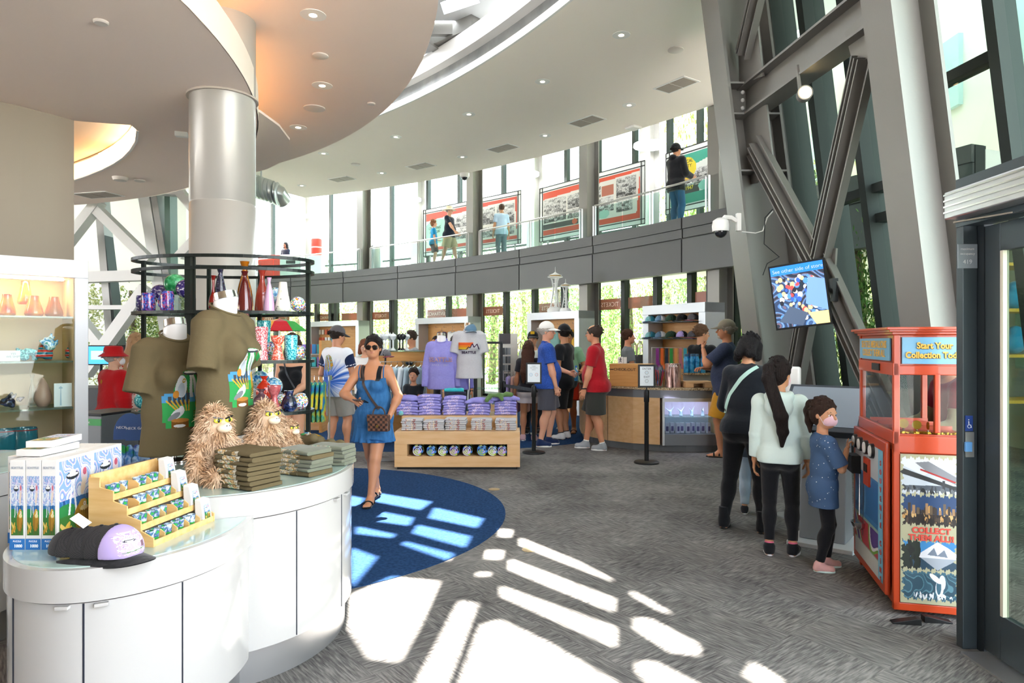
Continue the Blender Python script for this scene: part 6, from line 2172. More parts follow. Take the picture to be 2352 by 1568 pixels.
 # ================================================================== GLASS SHELVES, CABINET, BIN
EC=(-2.17,5.15,0.66,0.38)
et=thing('glass_display_rack','black oval rack with glass shelves full of coloured blown glass','shelving rack',(EC[0],EC[1],0))
def oval(ins=0.0,n=72):
 return[((EC[2]-ins)*math.cos(2*math.pi*i/n),(EC[3]-ins)*math.sin(2*math.pi*i/n))for i in range(n)]
bk=mat('rack_black','#1d2422',0.4,0.4)
shg=glassmat('shelf_glass','#cfe4de',0.08,extra=0.12)
SZ=(0.30,0.70,1.09,1.465,1.82)
for z in SZ+(2.215,2.13):
 q=oval()
 m=MB()
 for i in range(72):
  a,b=q[i],q[(i+1)%72]
  m.beam((a[0],a[1],z-0.012),(b[0],b[1],z-0.012),0.022,0.022)
 m.build('ring',bk,et)
 if z<2.0:
  MB().prism([(p[0],p[1])for p in oval(0.012)],z-0.008,z).build('glass_shelf',shg,et)
for x,d,w in((330,5.16,0.02),(433,4.80,0.03),(446,4.80,0.012),(480,5.50,0.02),(597,5.47,0.02),(708,5.12,0.022)):
 p=PX(x,d)
 MB().box((p[0]-EC[0],p[1]-EC[1],1.105),(w*1.3,w*1.3,2.21)).build('post',bk,et)
cells=lambda n,cs,sc=14,**k:mat('glass_'+n,cs[0],0.08,kind='cells',c2=cs,scale=sc,coat=0.6,thr=(0.0,0.9),**k)
gm={'purple_marble':cells('purple_marble',['#3c2a78','#7a3f9a','#2f4aa8','#b04468','#5a6fc8','#2a2060'],90),'purple_white':mat('glass_pw','#4a3a80',0.08,kind='noise',c2=['#3a2c74','#4a3c88','#e2def0'],scale=44,thr=(0.45,0.62),coat=0.6,stretch=(1,1,1.6)),'green':mat('glass_g','#2fa060',0.08,kind='noise',c2=['#1f8a4c','#44b878','#a9e0b8'],scale=40,thr=(0.4,0.75),coat=0.6),'dark':mat('glass_dk','#2b2a3c',0.1,kind='noise',c2=['#232236','#4a4a66','#8a88a8'],scale=60,thr=(0.5,0.8),coat=0.6),'red':mat('glass_r','#8a1d14',0.06,coat=0.6,trans=0.3),'maroon':mat('glass_mr','#571412',0.06,coat=0.7),'amber':mat('glass_am','#c0700c',0.06,coat=0.6,trans=0.4),'brick':mat('glass_bk','#9a3326',0.12,coat=0.5),'pink':mat('glass_pk','#cfa8c8',0.12,coat=0.5),'spotted':mat('glass_sp','#e4e6d4',0.12,kind='noise',c2=['#eceede','#dfe2c8','#1d1f1c'],scale=24,thr=(0.60,0.68),coat=0.5),'blue':mat('glass_bl','#3f8fd0',0.08,kind='noise',c2=['#1f5fa8','#6fb8e0','#e8f2f4','#2f9a8a'],scale=34,thr=(0.35,0.65),coat=0.6),'multi':cells('multi',['#dfe2ea','#c84a4a','#3f6fc8','#e8e8f0','#d8b040','#4aa07a','#eceaf2'],120),'pinkwhite':mat('glass_pwh','#c86a70',0.2,kind='noise',c2=['#b84c56','#c8646c','#f2e4e4'],scale=120,thr=(0.42,0.6)),'teal':mat('glass_tl','#1f98a8',0.12,kind='voronoi',c2=['#1a8494','#3fb8c4','#8adce0'],scale=85,coat=0.5),'orange':mat('glass_or','#e0583a',0.12,kind='voronoi',c2=['#d84a2c','#e8705a','#f4b4a4'],scale=85,coat=0.5),'redorange':mat('glass_ro','#d0341a',0.06,coat=0.6),'rose':mat('glass_rs','#a8484c',0.12,kind='noise',c2=['#983c42','#c06a6c'],scale=50,coat=0.4),'navy':mat('glass_nv','#141b38',0.06,kind='noise',c2=['#0f142c','#2a3866','#7a88a8'],scale=40,thr=(0.5,0.8),coat=0.6),'mauve':mat('glass_mv','#8a6068',0.05,trans=0.6,coat=0.5),'clear':mat('glass_cl','#e8f0ee',0.03,trans=0.95),'frostpink':mat('glass_fp','#b09080',0.5,coat=0.2),'sea':mat('glass_se','#1d7f94',0.05,trans=0.35,coat=0.6),'sand':mat('glass_sd','#d8c070',0.1,kind='noise',c2=['#e8d48a','#cdb060','#2a2a1c'],scale=60,thr=(0.55,0.62),coat=0.5),'fire':mat('glass_fi','#d8661c',0.06,kind='noise',c2=['#c8481c','#e88a2c','#f0b83c'],scale=9,coat=0.6,trans=0.2)}
PR={'flare':[(0.62,0),(0.66,0.02),(0.55,0.35),(0.26,0.75),(0.17,0.86),(0.3,1.0)],'bottle':[(0.7,0),(0.78,0.05),(0.62,0.45),(0.3,0.72),(0.26,0.86),(0.42,1.0)],'slim':[(0.45,0),(0.62,0.15),(0.5,0.38),(0.2,0.55),(0.18,0.85),(0.34,1.0)],'cyl':[(0.8,0),(0.86,0.03),(0.74,0.3),(0.78,0.7),(0.86,0.96),(0.84,1.0),(0.78,0.99),(0.7,0.6),(0.7,0.1)],'tumbler':[(0.62,0),(0.7,0.05),(0.88,0.5),(0.92,1.0),(0.86,1.0),(0.8,0.5),(0.6,0.1)],'hour':[(0.8,0),(0.86,0.03),(0.5,0.45),(0.44,0.6),(0.8,0.8),(0.9,1.0),(0.82,1.0)],'round':[(0.5,0),(0.85,0.15),(0.98,0.38),(0.8,0.62),(0.3,0.8),(0.32,0.9),(0.55,1.0)],'pitcher':[(0.6,0),(0.95,0.2),(0.98,0.38),(0.7,0.66),(0.48,0.8),(0.6,1.0),(0.52,1.0)],'mug':[(0.8,0),(0.95,0.1),(1.0,0.5),(0.95,0.9),(0.9,1.0),(0.84,1.0),(0.8,0.1)],'taper':[(0.8,0),(0.9,0.06),(0.95,0.2),(0.6,0.75),(0.5,1.0),(0.44,1.0)],'drop':[(0.5,0),(0.9,0.15),(1.0,0.35),(0.7,0.65),(0.2,0.95),(0.08,1.0)],'jar':[(0.8,0),(1.0,0.12),(1.02,0.5),(0.96,1.0),(0.9,1.0),(0.92,0.4)]}
def vase(name,label,x,d,z,h,w,prof,m,grp='blown glass on the oval rack',handle=False,cat='vase'):
 """x picture column, z shelf height, h height, w half width"""
 p=PX(x,d,z)
 t=thing(name,label,cat,p,random.uniform(0,6)if not handle else R(180),grp)
 k=[(r*w,q*h)for r,q in PR[prof]]if prof!='ball' else None
 if prof=='ball':
  MB().ball((0,0,w),w,28,18).build('glass_body',m,t,smooth=True)
 else:
 # smooth the profile
  f=[]
  for i in range(len(k)-1):
   p0,p1,p2,p3=k[max(i-1,0)],k[i],k[i+1],k[min(i+2,len(k)-1)]
   for s in range(4):
    u=s/4
    f.append(tuple(0.5*((2*p1[c])+(-p0[c]+p2[c])*u+(2*p0[c]-5*p1[c]+4*p2[c]-p3[c])*u*u+(-p0[c]+3*p1[c]-3*p2[c]+p3[c])*u**3)for c in(0,1)))
  f.append(k[-1])
  f=[(max(a,0.001),max(b,0))for a,b in f]
  MB().lathe(f,n=32).build('glass_body',m,t,smooth=True)
 if handle:
  MB().tube([(w*0.9+0.022*math.sin(a),0,h*0.5+h*0.3*math.cos(a))for a in[math.pi*i/10 for i in range(11)]],0.005,8).build('handle',m,t,smooth=True)
 return t
z5,z4,z3=SZ[4]+0.001,SZ[3]+0.001,SZ[2]+0.001
ac=glassmat('acrylic','#f0f6f4',0.12)
def riser(x,d,z,w,h):
 p=PX(x,d,z)
 o=MB().bb((-w/2,-w/2,0),(w/2,w/2,h)).build('acrylic_riser',ac)
 o.location=p
 tag(o,'clear acrylic riser block under coloured glass at %s of the oval rack'%('the top shelf' if z>1.7 else 'a lower shelf'),'riser','acrylic risers on the oval rack')
 return z+h+0.001
vase('glass_mug','purple speckled glass mug at the outer edge of the top shelf',341,5.0,z5,0.125,0.05,'mug',gm['purple_marble'],cat='mug')
vase('glass_mug','purple mug half hidden behind the outermost mug',327,5.2,z5,0.12,0.045,'mug',gm['purple_white'],cat='mug')
vase('glass_mug','blue and red speckled glass mug with a handle on the top shelf',384,4.95,z5,0.135,0.048,'mug',gm['purple_marble'],handle=True,cat='mug')
zr=riser(372,5.35,z5,0.1,0.10)
vase('glass_ball','purple and white glass ball behind the handled mug',368,5.35,zr-0.02,0,0.072,'ball',gm['purple_white'],cat='glass ball')
zr2=riser(404,5.22,z5,0.1,0.135)
vase('glass_ball','large green glass ball on a clear riser',402,5.22,zr2,0,0.08,'ball',gm['green'],cat='glass ball')
zr3=riser(430,5.05,z5,0.09,0.10)
vase('glass_ball','purple and white glass ball beside the rack post',426,5.05,zr3,0,0.068,'ball',gm['purple_white'],cat='glass ball')
for a in(('glass_vase','tall dark speckled vase with a pinched neck',506,5.25,z5,0.35,0.095,'flare',gm['dark']),('glass_vase','slim red bud vase in front of the dark speckled vase',490,4.98,z5,0.26,0.055,'slim',gm['red']),('glass_vase','dark red cone vase with a pinched neck',562,4.92,z5,0.285,0.085,'flare',gm['maroon']),('glass_vase','tall amber bottle vase behind the dark red cone vase',562,5.3,z5,0.40,0.085,'bottle',gm['amber']),('glass_vase','brick red vase with a rolled lip behind the pink vase',602,5.3,z5,0.33,0.072,'bottle',gm['brick']),('glass_vase','pale pink bottle vase',618,4.98,z5,0.245,0.062,'flare',gm['pink']),('glass_vase','white bottle vase with black and yellow spots',650,5.0,z5,0.21,0.056,'taper',gm['spotted'])):
 vase(*a)
for a in(('glass_ball','blue marbled glass ball behind the spotted vase',634,5.28,riser(634,5.28,z5,0.08,0.08),0,0.058,'ball',gm['blue']),('glass_ball','multicoloured glass ball at the outer end of the top shelf',684,5.05,z5,0,0.055,'ball',gm['multi']),('glass_ball','small multicoloured ball tucked beside the corner post',697,5.2,z5,0,0.038,'ball',gm['multi']),('glass_ball','small multicoloured ball beside the teal tumbler',688,5.15,z4,0,0.052,'ball',gm['multi']),('glass_ball','blue marbled ball high behind the orange flask',597,5.35,riser(597,5.35,z3,0.08,0.13),0,0.075,'ball',gm['blue']),('glass_ball','clear and blue ball beside the orange flask',628,5.3,riser(628,5.3,z3,0.08,0.09),0,0.07,'ball',gm['blue']),('glass_ball','multicoloured ball between the pink hourglass vase and navy pitcher',645,5.3,z3,0,0.05,'ball',gm['multi']),('glass_ball','multicoloured ball past the navy pitcher',691,5.12,z3,0,0.062,'ball',gm['multi']),('glass_ball','sea-green marbled ball on the lower shelf behind the olive shirt',330,5.15,z3,0,0.065,'ball',gm['teal']),('glass_ball','clear marbled ball on the low shelf above the crumpled shirt',616,5.0,SZ[1]+0.001,0,0.075,'ball',gm['blue']),('glass_ball','clear ball behind the orange tumbler',628,5.3,z4,0,0.07,'ball',gm['multi'])):
 vase(*a,cat='glass ball')
for a in(('glass_vase','pink and white speckled cylinder vase half hidden by the sideways shirt',556,5.25,z4,0.34,0.062,'cyl',gm['pinkwhite']),('glass_vase','pink and white speckled waisted vase',600,4.93,z4,0.235,0.056,'cyl',gm['pinkwhite']),('glass_vase','blue-green speckled cylinder vase at the back',606,5.3,z4,0.29,0.062,'cyl',gm['teal']),('glass_vase','orange patterned tumbler vase',638,4.98,z4,0.175,0.054,'hour',gm['orange']),('glass_vase','teal patterned tumbler vase',668,5.02,z4,0.17,0.052,'tumbler',gm['teal']),('glass_vase','orange-red round flask vase',607,5.15,z3+0.06,0.19,0.062,'round',gm['redorange']),('glass_vase','rose red hourglass vase',630,4.93,z3,0.19,0.052,'hour',gm['rose']),('glass_vase','clear mauve round vase',600,4.90,z3,0.17,0.062,'round',gm['mauve']),('glass_vase','dark navy speckled pitcher',664,4.98,z3,0.15,0.058,'pitcher',gm['navy'])):
 vase(*a)
 # display cabinet at the core wall
a0,a1=PX(-230,4.30),PX(203,5.0)
fd_=(a1-a0).normalized()
nn_=Vector((fd_[1],-fd_[0],0))
if nn_[0]<0:
 nn_=-nn_
Lc=(a1-a0).length
ct=thing('display_cabinet','tall white cabinet with glass shelves of orange and blue blown glass','display cabinet',(a0[0],a0[1],0),math.atan2(fd_[1],fd_[0]))
cabw=mat('cabinet_white','#c9cbcf',0.3)
DC=0.45
back=mat('cabinet_tan_lining','#c4a684',0.75)
# local: x along the face, y into the cabinet
MB().bb((0,0,0),(Lc,DC,0.66)).build('plinth',cabw,ct,bevel=0.004)
MB().bb((0,0,0.66),(Lc,0.03,0.80)).build('lower_rail',cabw,ct)
MB().bb((0,0.0,0.66),(Lc,DC,0.765)).build('shelf_deck',cabw,ct)
MB().bb((0,0,2.06),(Lc,DC,2.19)).build('header',cabw,ct,bevel=0.004)
MB().bb((Lc-0.085,0,0.66),(Lc,DC,2.06)).build('side_stile',cabw,ct,bevel=0.004)
MB().bb((0,DC-0.02,0.66),(Lc-0.06,DC,2.06)).build('lining',back,ct)
MB().bb((Lc-0.09,0.02,0.77),(Lc-0.086,DC-0.02,2.06)).build('side_lining',back,ct)
MB().bb((0,0.006,0.80),(Lc-0.085,0.012,2.06)).build('glass_door',glassmat('cab_glass','#f4f8f6',0.02),ct)
csz=(1.125,1.46,1.78)
for z in csz:
 MB().bb((0,0.03,z-0.012),(Lc-0.09,DC-0.03,z)).build('glass_shelf',shg,ct)
for q in(0.3,0.62):
 MB().bb((Lc*q,-0.012,0.6),(Lc*q+0.08,0,0.612)).build('drawer_pull',alu,ct)
mb=MB()
lampm=mat('warm_cabinet_light','#ffd9a0',0.4,emit=30.0)
MB().bb((0.05,0.20,2.05),(Lc-0.12,0.23,2.059)).build('strip_light',lampm,ct)
def cin(x,dp,z,nm,label,h,w,prof,m,**k):
# x picture column; intersection with the line dp behind the face
 kx=(x-CX)/FPX
 o=a0+Vector((-fd_[1],fd_[0],0))*dp
 s=(kx*o[1]-o[0])/(fd_[0]-kx*fd_[1])
 p=o+fd_*s
 v=vase(nm,label,x,p[1],z,h,w,prof,m,'glass in the white cabinet',**k)
 v.location=(p[0],p[1],z)
 return v
for a in((16,0.2,1.782,'glass_vase','orange tapered vase at the photo edge on the top cabinet shelf',0.15,0.056,'taper',gm['fire']),(58,0.3,1.87,'glass_vase','raised orange tapered vase at the back of the top cabinet shelf',0.17,0.05,'taper',gm['fire']),(78,0.18,1.782,'glass_vase','orange tapered vase in the middle of the top cabinet shelf',0.145,0.062,'taper',gm['fire']),(124,0.22,1.782,'glass_vase','yellow-orange tapered vase near the cabinet stile',0.145,0.062,'taper',gm['amber']),(98,0.2,1.127,'glass_vase','tan frosted teardrop vase',0.21,0.058,'drop',gm['frostpink']),(74,0.2,1.127,'glass_bottle','clear bottle beside the teardrop vase',0.235,0.034,'bottle',gm['clear']),(12,0.2,0.768,'glass_vase','blue and sand vase with a red rim at the photo edge',0.20,0.07,'jar',gm['sea']),(56,0.2,0.768,'glass_vase','blue and sand vase with a red rim nearer the glass balls',0.20,0.082,'jar',gm['sea'])):
 v=cin(*a)
 if 'sand' in a[4]:
  w=a[6]
  MB().lathe([(w*0.79,0.001),(w*0.99,0.02),(w*1.02,0.08)],n=32).build('sand_base',gm['sand'],v,smooth=True)
  MB().tube([(w*0.95*math.cos(b),w*0.95*math.sin(b),0.2)for b in[2*math.pi*i/30 for i in range(30)]],0.004,6,closed=True).build('red_rim',solid('a01c1c',0.3),v,smooth=True)
for a in((98,0.16,0.768,'glass_ball','small blue and white glass ball in the cabinet',0,0.028,'ball',gm['blue']),(114,0.1,0.768,'glass_ball','small orange glass ball behind the white price card',0,0.026,'ball',gm['fire']),(121,0.22,0.768,'glass_ball','small dark striped glass ball in the cabinet',0,0.026,'ball',gm['navy']),(144,0.2,0.80,'glass_ball','small teal glass ball on a stand in the cabinet',0,0.03,'ball',gm['teal']),(142,0.1,0.768,'glass_ball','small brown glass ball in the cabinet',0,0.02,'ball',gm['mauve']),(164,0.18,0.80,'glass_ball','small navy glass ball nearest the cabinet stile',0,0.028,'ball',gm['navy'])):
 cin(*a,cat='glass ball')
def cbox(x,dp,z,nm,label,size,m,cat,rzz=0.0):
 kx=(x-CX)/FPX
 o=a0+Vector((-fd_[1],fd_[0],0))*dp
 p=o+fd_*((kx*o[1]-o[0])/(fd_[0]-kx*fd_[1]))
 b=MB().bb((-size[0]/2,-size[1]/2,0),(size[0]/2,size[1]/2,size[2])).build(nm,m,bevel=0.001)
 b.location=(p[0],p[1],z)
 b.rotation_euler=(0,0,math.atan2(fd_[1],fd_[0])+rzz)
 return tag(b,label,cat)
cbox(124,0.05,0.768,'price_card','small cream price card in front of the orange glass ball',(0.04,0.004,0.022),solid('f4e4c8',0.6),'price card')
c_=cbox(18,0.06,1.462,'shipping_sign','white card reading YES WE SHIP on the second cabinet shelf',(0.14,0.006,0.075),solid('eceef0',0.5),'sign')
text('YES\nWE SHIP!',0.02,solid('9aa0a8',0.6),'lettering',c_,frame((0.03,-0.0042,0.042),(1,0,0),(0,0,1)),0.001)
c_=cbox(152,0.08,1.127,'framed_certificate','white leaning card with a pale tower drawing in the cabinet',(0.15,0.008,0.17),solid('e8eef2',0.4),'card')
MB().extr([(0,0),(0.012,0),(0.008,0.12),(0.02,0.125),(0.006,0.14),(-0.008,0.125),(0.004,0.12)],(-0.04,-0.0045,0.01),(1,0,0),(0,0,1),(0,-0.001,0)).build('tower_drawing',solid('a9c0d4',0.6),c_)
def glump(x,z,label,seed,cs,w):
 q,rg=[],random.Random(seed)
 for i in range(9):
  a=Vector((rg.uniform(-w,w),rg.uniform(-0.02,0.02),0.03+rg.uniform(-0.02,0.04)))
  q.append(cone(a,a+Vector((rg.uniform(-0.04,0.04),0,rg.uniform(0,0.06))),0.02,0.008,0.02))
 q.append(half((0,0,0.001),(0,0,-1)))
 kx=(x-CX)/FPX
 o=a0+Vector((-fd_[1],fd_[0],0))*0.2
 p=o+fd_*((kx*o[1]-o[0])/(fd_[0]-kx*fd_[1]))
 t=thing('glass_sculpture',label,'glass sculpture',(p[0],p[1],z),math.atan2(fd_[1],fd_[0]),'glass sculptures in the white cabinet')
 blob('glass_body',q,cs,t,0.005)
glump(62,1.462,'teal wave-shaped glass sculpture on the second cabinet shelf',1,gm['teal'],0.05)
glump(100,1.462,'red and white layered glass sculpture beside the teal wave',2,mat('glass_redstripe','#c03028',0.1,kind='bands',c2=['#c03028','#e8e4e0','#1d6f84'],scale=9),0.04)
glump(108,1.53,'curling blue and red glass sculpture above the striped one',5,gm['blue'],0.03)
glump(164,1.462,'small red striped glass sculpture near the cabinet stile',3,mat('glass_redstripe','#c03028'),0.02)
glump(25,1.127,'dark knotted glass sculpture on the third cabinet shelf',4,gm['navy'],0.06)
# compost bin, bag rack, gaiter spinner, terminals at the left
bt=thing('compost_bin','grey bin with a green compost strip beside the white cabinet','bin',PX(240,5.9),R(-12))
MB().bb((-0.155,-0.2,0),(0.155,0.25,0.98)).build('bin_body',mat('bin_grey','#6a6d6f',0.4,0.4),bt,bevel=0.006)
MB().bb((-0.16,-0.205,0.98),(0.16,0.255,1.0)).build('lid',blackm,bt,bevel=0.004)
MB().bb((-0.156,-0.207,0.90),(0.156,-0.2,0.955)).build('green_strip',solid('2f9a48',0.5),bt)
text('compost',0.03,solid('e8f4e8',0.6),'lettering',bt,frame((0,-0.21,0.928),(1,0,0),(0,0,1)),0.002)
gs=thing('gaiter_spinner','rack of blue patterned neck gaiters with a round-topped sign','display rack',PX(322,4.6),R(10))
MB().cyl((0,0,0),(0,0,0.95),0.012).build('pole',blackm,gs)
MB().lathe([(0.15,0),(0.15,0.01)],n=24).build('base',blackm,gs)
for i,(x,y,w)in enumerate(((-0.045,-0.06,0.1),(0.035,-0.12,0.085))):
 pts=[(w*math.cos(a),0.17*math.sin(a)*0.85)for a in[math.pi*k/14 for k in range(15)]]+[(-w,-0.03),(w,-0.03)]
 p_=MB().extr(pts,(x,y,0.98),(1,0,0),(0,0,1),(0,0.006,0)).build('round_sign',solid('3f5f9c',0.5),gs)
 text('NECK GAITERS',0.024,solid('e4e8f2',0.6),'lettering',p_,frame((x,y-0.003,1.03),(1,0,0),(0,0,1)),0.002)
gmt=mat('gaiter_print','#4f8fd0',0.85,kind='noise',c2=['#2f9a4c','#3f78c8','#a9cdf0','#3a4a9a'],scale=14,bump=0.4)
for i in range(9):
 x,y,z=(-0.12+0.045*(i%5),-0.10-0.03*(i//5),0.90-0.07*(i//5))
 blob('neck_gaiter',[cone((x,y,z),(x+0.01,y,z-0.11),0.022,0.03,0.01),cone((x,y,z-0.08),(x+0.02,y,z-0.14),0.03,0.02,0.02)],gmt,gs,0.007)
for i,(x,d)in enumerate(((232,9.0),(292,9.3))):
 t=thing('payment_terminal',('blue-screened till monitor behind the person in red','dark till monitor between the two women in red')[i],'monitor',PX(x,d,1.0),R(8))
 MB().cyl((0,0,0),(0,0,0.30),0.02).build('stand',blackm,t)
 MB().box((0,0,0.42),(0.32,0.03,0.26)).build('monitor_body',blackm,t,bevel=0.004)
 Art(10,8,('#3f8fd0','#2a2e33')[i]).rect(0.1,0.3,0.9,0.8,('#8fc4ec','#3a4046')[i]).flat('display',(-0.145,-0.017,0.305),(0.29,0,0),(0,0,0.23),SCREEN if i==0 else PAINT,t)
t=thing('ticket_counter','dark grey counter with monitors behind the person in red','counter',PX(250,9.15),0)
MB().bb((-0.75,-0.3,0),(0.75,0.3,0.995)).build('counter_body',solid('4a4f54',0.5),t,bevel=0.01)
# ================================================================== MIDDLE OF THE SHOP
# stepped wooden table
tb=thing('display_table','low stepped maple table with a long niche, stacked with lavender sweatshirts and grey t-shirts','display table',(-0.685,8.53,0))
W2_=0.785
def bbx(nm,a,b,m,par,bev=0.003):
 return MB().bb(a,b).build(nm,m,par,bevel=bev)
bbx('front_panel',(-W2_,0,0.03),(W2_,0.44,0.165),maple,tb)
bbx('top_board',(-W2_,0,0.315),(W2_,0.44,0.47),maple,tb)
bbx('side_block',(-W2_,0,0.165),(-0.625,0.44,0.315),maple,tb,0)
bbx('side_block',(0.625,0,0.165),(W2_,0.44,0.315),maple,tb,0)
bbx('niche_back',(-0.625,0.40,0.165),(0.625,0.44,0.315),solid('6a4f34',0.7),tb,0)
bbx('upper_tier',(-W2_+0.02,0.44,0.03),(W2_-0.03,1.08,0.62),maple,tb)
bbx('plinth',(-W2_+0.03,0.03,0),(W2_-0.05,1.05,0.03),blackm,tb,0)
rollm=mat('rolled_print','#2a3a50',0.8,kind='cells',c2=['#16181c','#3f78c8','#d8c0e8','#1f2a20','#16181c','#6fa0d0','#b8c84a'],scale=26)
rnm=('nearest the woman in the blue romper','second in the niche','third in the niche','fourth in the niche','fifth in the niche','sixth in the niche','seventh in the niche','at the end by the rope barrier')
for i,x in enumerate((961,992,1018,1044,1074,1108,1132,1154)):
 t=thing('rolled_fleece','colourful rolled fleece '+rnm[i],'rolled fleece',(PX(x,8.62)[0],8.56,0.237),0,'rolled fleeces in the table niche')
 r=0.069 if i in(0,5)else 0.064
 t.location[2]=0.166+r
 MB().tube([(0,0,0),(0,0.33,0)],r,20).build('roll',rollm,t,smooth=True)
 sp=[(math.cos(a)*a/19*r,-0.004,math.sin(a)*a/19*r)for a in[k*0.45 for k in range(4,40)]]
 MB().tube(sp,0.005,5).build('spiral_edge',solid(('d8c8ee','4f8fe0','e4e6ea','c8a8e0')[i%4],0.7),t)
lav=mat('lavender_fleece','#8f89cc',0.92,spec=0.1,kind='noise',c2=['#8d87ca','#9490cf'],scale=40,bump=0.4,bscale=12)
lavp=mat('lavender_lettering','#8f89cc',0.9,kind='noise',c2=['#8f89cc','#9a94d4','#f0e8f0','#e8b4c4'],scale=2.6,thr=(0.46,0.62),stretch=(20,26,60))
gry=mat('grey_jersey','#b9b8ba',0.92,spec=0.1,kind='noise',c2=['#b5b4b7','#bebdc0'],scale=120,bump=0.3,bscale=12)
gryp=mat('grey_lettering','#b9b8ba',0.9,kind='noise',c2=['#e8b83c','#c8c6c8','#c8c6c8','#3c2440','#d86a3c'],scale=2.4,thr=(0.36,0.68),stretch=(16,20,50))
stn=('stack nearest the woman in blue','tall second stack','middle stack','fourth stack','stack by the rope barrier')
for i,(x,n)in enumerate(((940,5),(990,7),(1046,7),(1102,4),(1161,5))):
 p=PX(x,9.3)
 zt=shirt_stack('folded_sweatshirt',(p[0],9.21,0.622),R(90),n,0.26,0.29,0.036,[lav],lavp,'folded lavender sweatshirt in the '+stn[i],'lavender sweatshirts, '+stn[i],0.01,sag=0.02)
 if i in(0,3,4):
  t=thing('rumpled_sweatshirt','rumpled lavender sweatshirt thrown on the '+stn[i],'sweatshirt',(p[0],9.2,zt+0.002),0,'rumpled sweatshirts')
  blob('fabric',[ell((0,0,0.035),(0.15,0.12,0.045),0.03),cone((-0.1,-0.05,0.03),(-0.16,-0.1,0.01),0.03,0.035,0.03),cone((0.1,-0.05,0.03),(0.17,-0.08,0.02),0.035,0.03,0.03),cone((-0.02,-0.08,0.05),(0.06,-0.11,0.02),0.03,0.03,0.03),half((0,0,0.003),(0,0,-1))],lav,t,0.012)
for i,(x,n)in enumerate(((949,6),(999,5),(1049,6),(1106,6),(1162,6))):
 p=PX(x,8.78)
 shirt_stack('folded_tshirt',(p[0],8.77,0.472),R(90),n,0.24,0.26,0.024,[gry],gryp,'lower row grey t-shirt below the '+stn[i],'grey t-shirts, lower row, '+stn[i],0.01)
t=thing('green_tshirt','green t-shirt draped over the sweatshirt stack by the rope barrier','t-shirt',(PX(1145,9.15)[0],9.12,0.885),R(10))
blob('fabric',[ell((0,0,0),(0.15,0.1,0.03),0.03),cone((-0.12,-0.06,0.0),(-0.17,-0.09,-0.06),0.03,0.03,0.03),cone((0.1,-0.05,0.02),(0.16,-0.08,0.01),0.03,0.03,0.03),cone((0.0,-0.08,0.01),(0.03,-0.11,-0.05),0.03,0.025,0.03)],cloth('#5d7a48'),t,0.01)
cap_obj('cap','slate blue and white cap on the table beside the green t-shirt',(PX(1142,9.5)[0],9.5,0.74),R(-80),cloth('#dfe2e4'),cloth('#6f8ca0'),cloth('#6f8ca0'),res=0.008)
o=MB().ball((0,0,0.033),0.033,16,10).build('stress_ball',mat('globe_ball','#5fb4c0',0.5,kind='noise',c2=['#4fa8c8','#8fc4a8'],scale=14),smooth=True)
o.location=(PX(921,9.0)[0],9.0,0.622)
tag(o,'small pale blue globe ball beside the lavender stacks','ball')
for i,x in enumerate((1030,1043,1056)):
 folded('folded_tshirt','teal folded shirt behind the lavender stacks, '+('nearest the boy','in the middle','nearest the grey mannequin')[i],(PX(x,9.52)[0],9.53,0.90),R(90),0.1,0.11,0.05,cloth('#35b0b8'),None,'teal shirts behind the stacks')
t=thing('wire_riser','small riser carrying the teal shirts behind the lavender stacks','riser',(PX(1043,9.53)[0],9.53,0.622))
MB().bb((-0.16,-0.06,0),(0.16,0.06,0.276)).build('riser_body',ac,t)
# mannequins behind the table
ml,sl_,ob=bust('white bust mannequin wearing the lavender sweatshirt behind the table',PX(1014,10.0,0.905),R(176),1.16,lav,0,long=True,slabel='lavender sweatshirt reading SEATTLE SINCE 1851 on a bust mannequin',tshirt='sweatshirt',res=0.009)
text_on('SEATTLE',0.088,solid('f0c8d0',0.85),ob,(0,0.3,0.43),(-1,0,0),(0,0,1),(0,-1,0),sl_,bold=0.004)
text_on('SINCE | 1851',0.034,solid('f0eef4',0.85),ob,(0,0.3,0.355),(-1,0,0),(0,0,1),(0,-1,0),sl_,spacing=1.3)
mg,sg_,ob=bust('bust mannequin wearing the grey mountain t-shirt behind the table',PX(1078,9.95,1.065),R(180),1.14,gry,0,slabel='grey t-shirt with an orange mountain sunset and SEATTLE',res=0.009)
a=Art(60,30,'#b9b8ba')
a.rect(0.0,0.62,0.72,0.98,'#e8622c').rect(0.0,0.42,0.62,0.66,'#f0902c').rect(0,0.2,0.5,0.44,'#f2c83a')
kp=(a.x<0.72)&(a.y>0.2)&(a.y<0.98)&(a.x+(0.98-a.y)*0.45<0.8)
for x0,y0,x1,y1 in((0.38,0.22,0.5,0.5),(0.5,0.5,0.56,0.38),(0.56,0.38,0.68,0.85),(0.68,0.85,0.76,0.45),(0.76,0.45,0.9,0.8),(0.9,0.8,0.99,0.24),(0.02,0.2,0.38,0.22)):
 a.line(x0,y0,x1,y1,0.025,'#43264a')
 q=np.clip(((a.x-x0)*(x1-x0)+(a.y-y0)*(y1-y0))/((x1-x0)**2+(y1-y0)**2),0,1)
 kp|=np.hypot(a.x-x0-q*(x1-x0),a.y-y0-q*(y1-y0))<0.025
a.wrap('mountain_print',ob,(0.15,0.4,0.39),(-0.30,0,0),(0,0,0.135),(0,-1,0),PAINTM,sg_,kp,off=0.0015)
text_on('SEATTLE',0.05,solid('43264a',0.85),ob,(0,0.3,0.375),(-1,0,0),(0,0,1),(0,-1,0),sg_,bold=0.002,spacing=1.1)
cap_obj('cap','blue and white cap resting on the neck of the grey t-shirt mannequin',(PX(1081,9.95)[0],9.95,1.735),R(-78),cloth('#eceeee'),cloth('#5f7f96'),cloth('#5f7f96'),res=0.007,s=1.05)
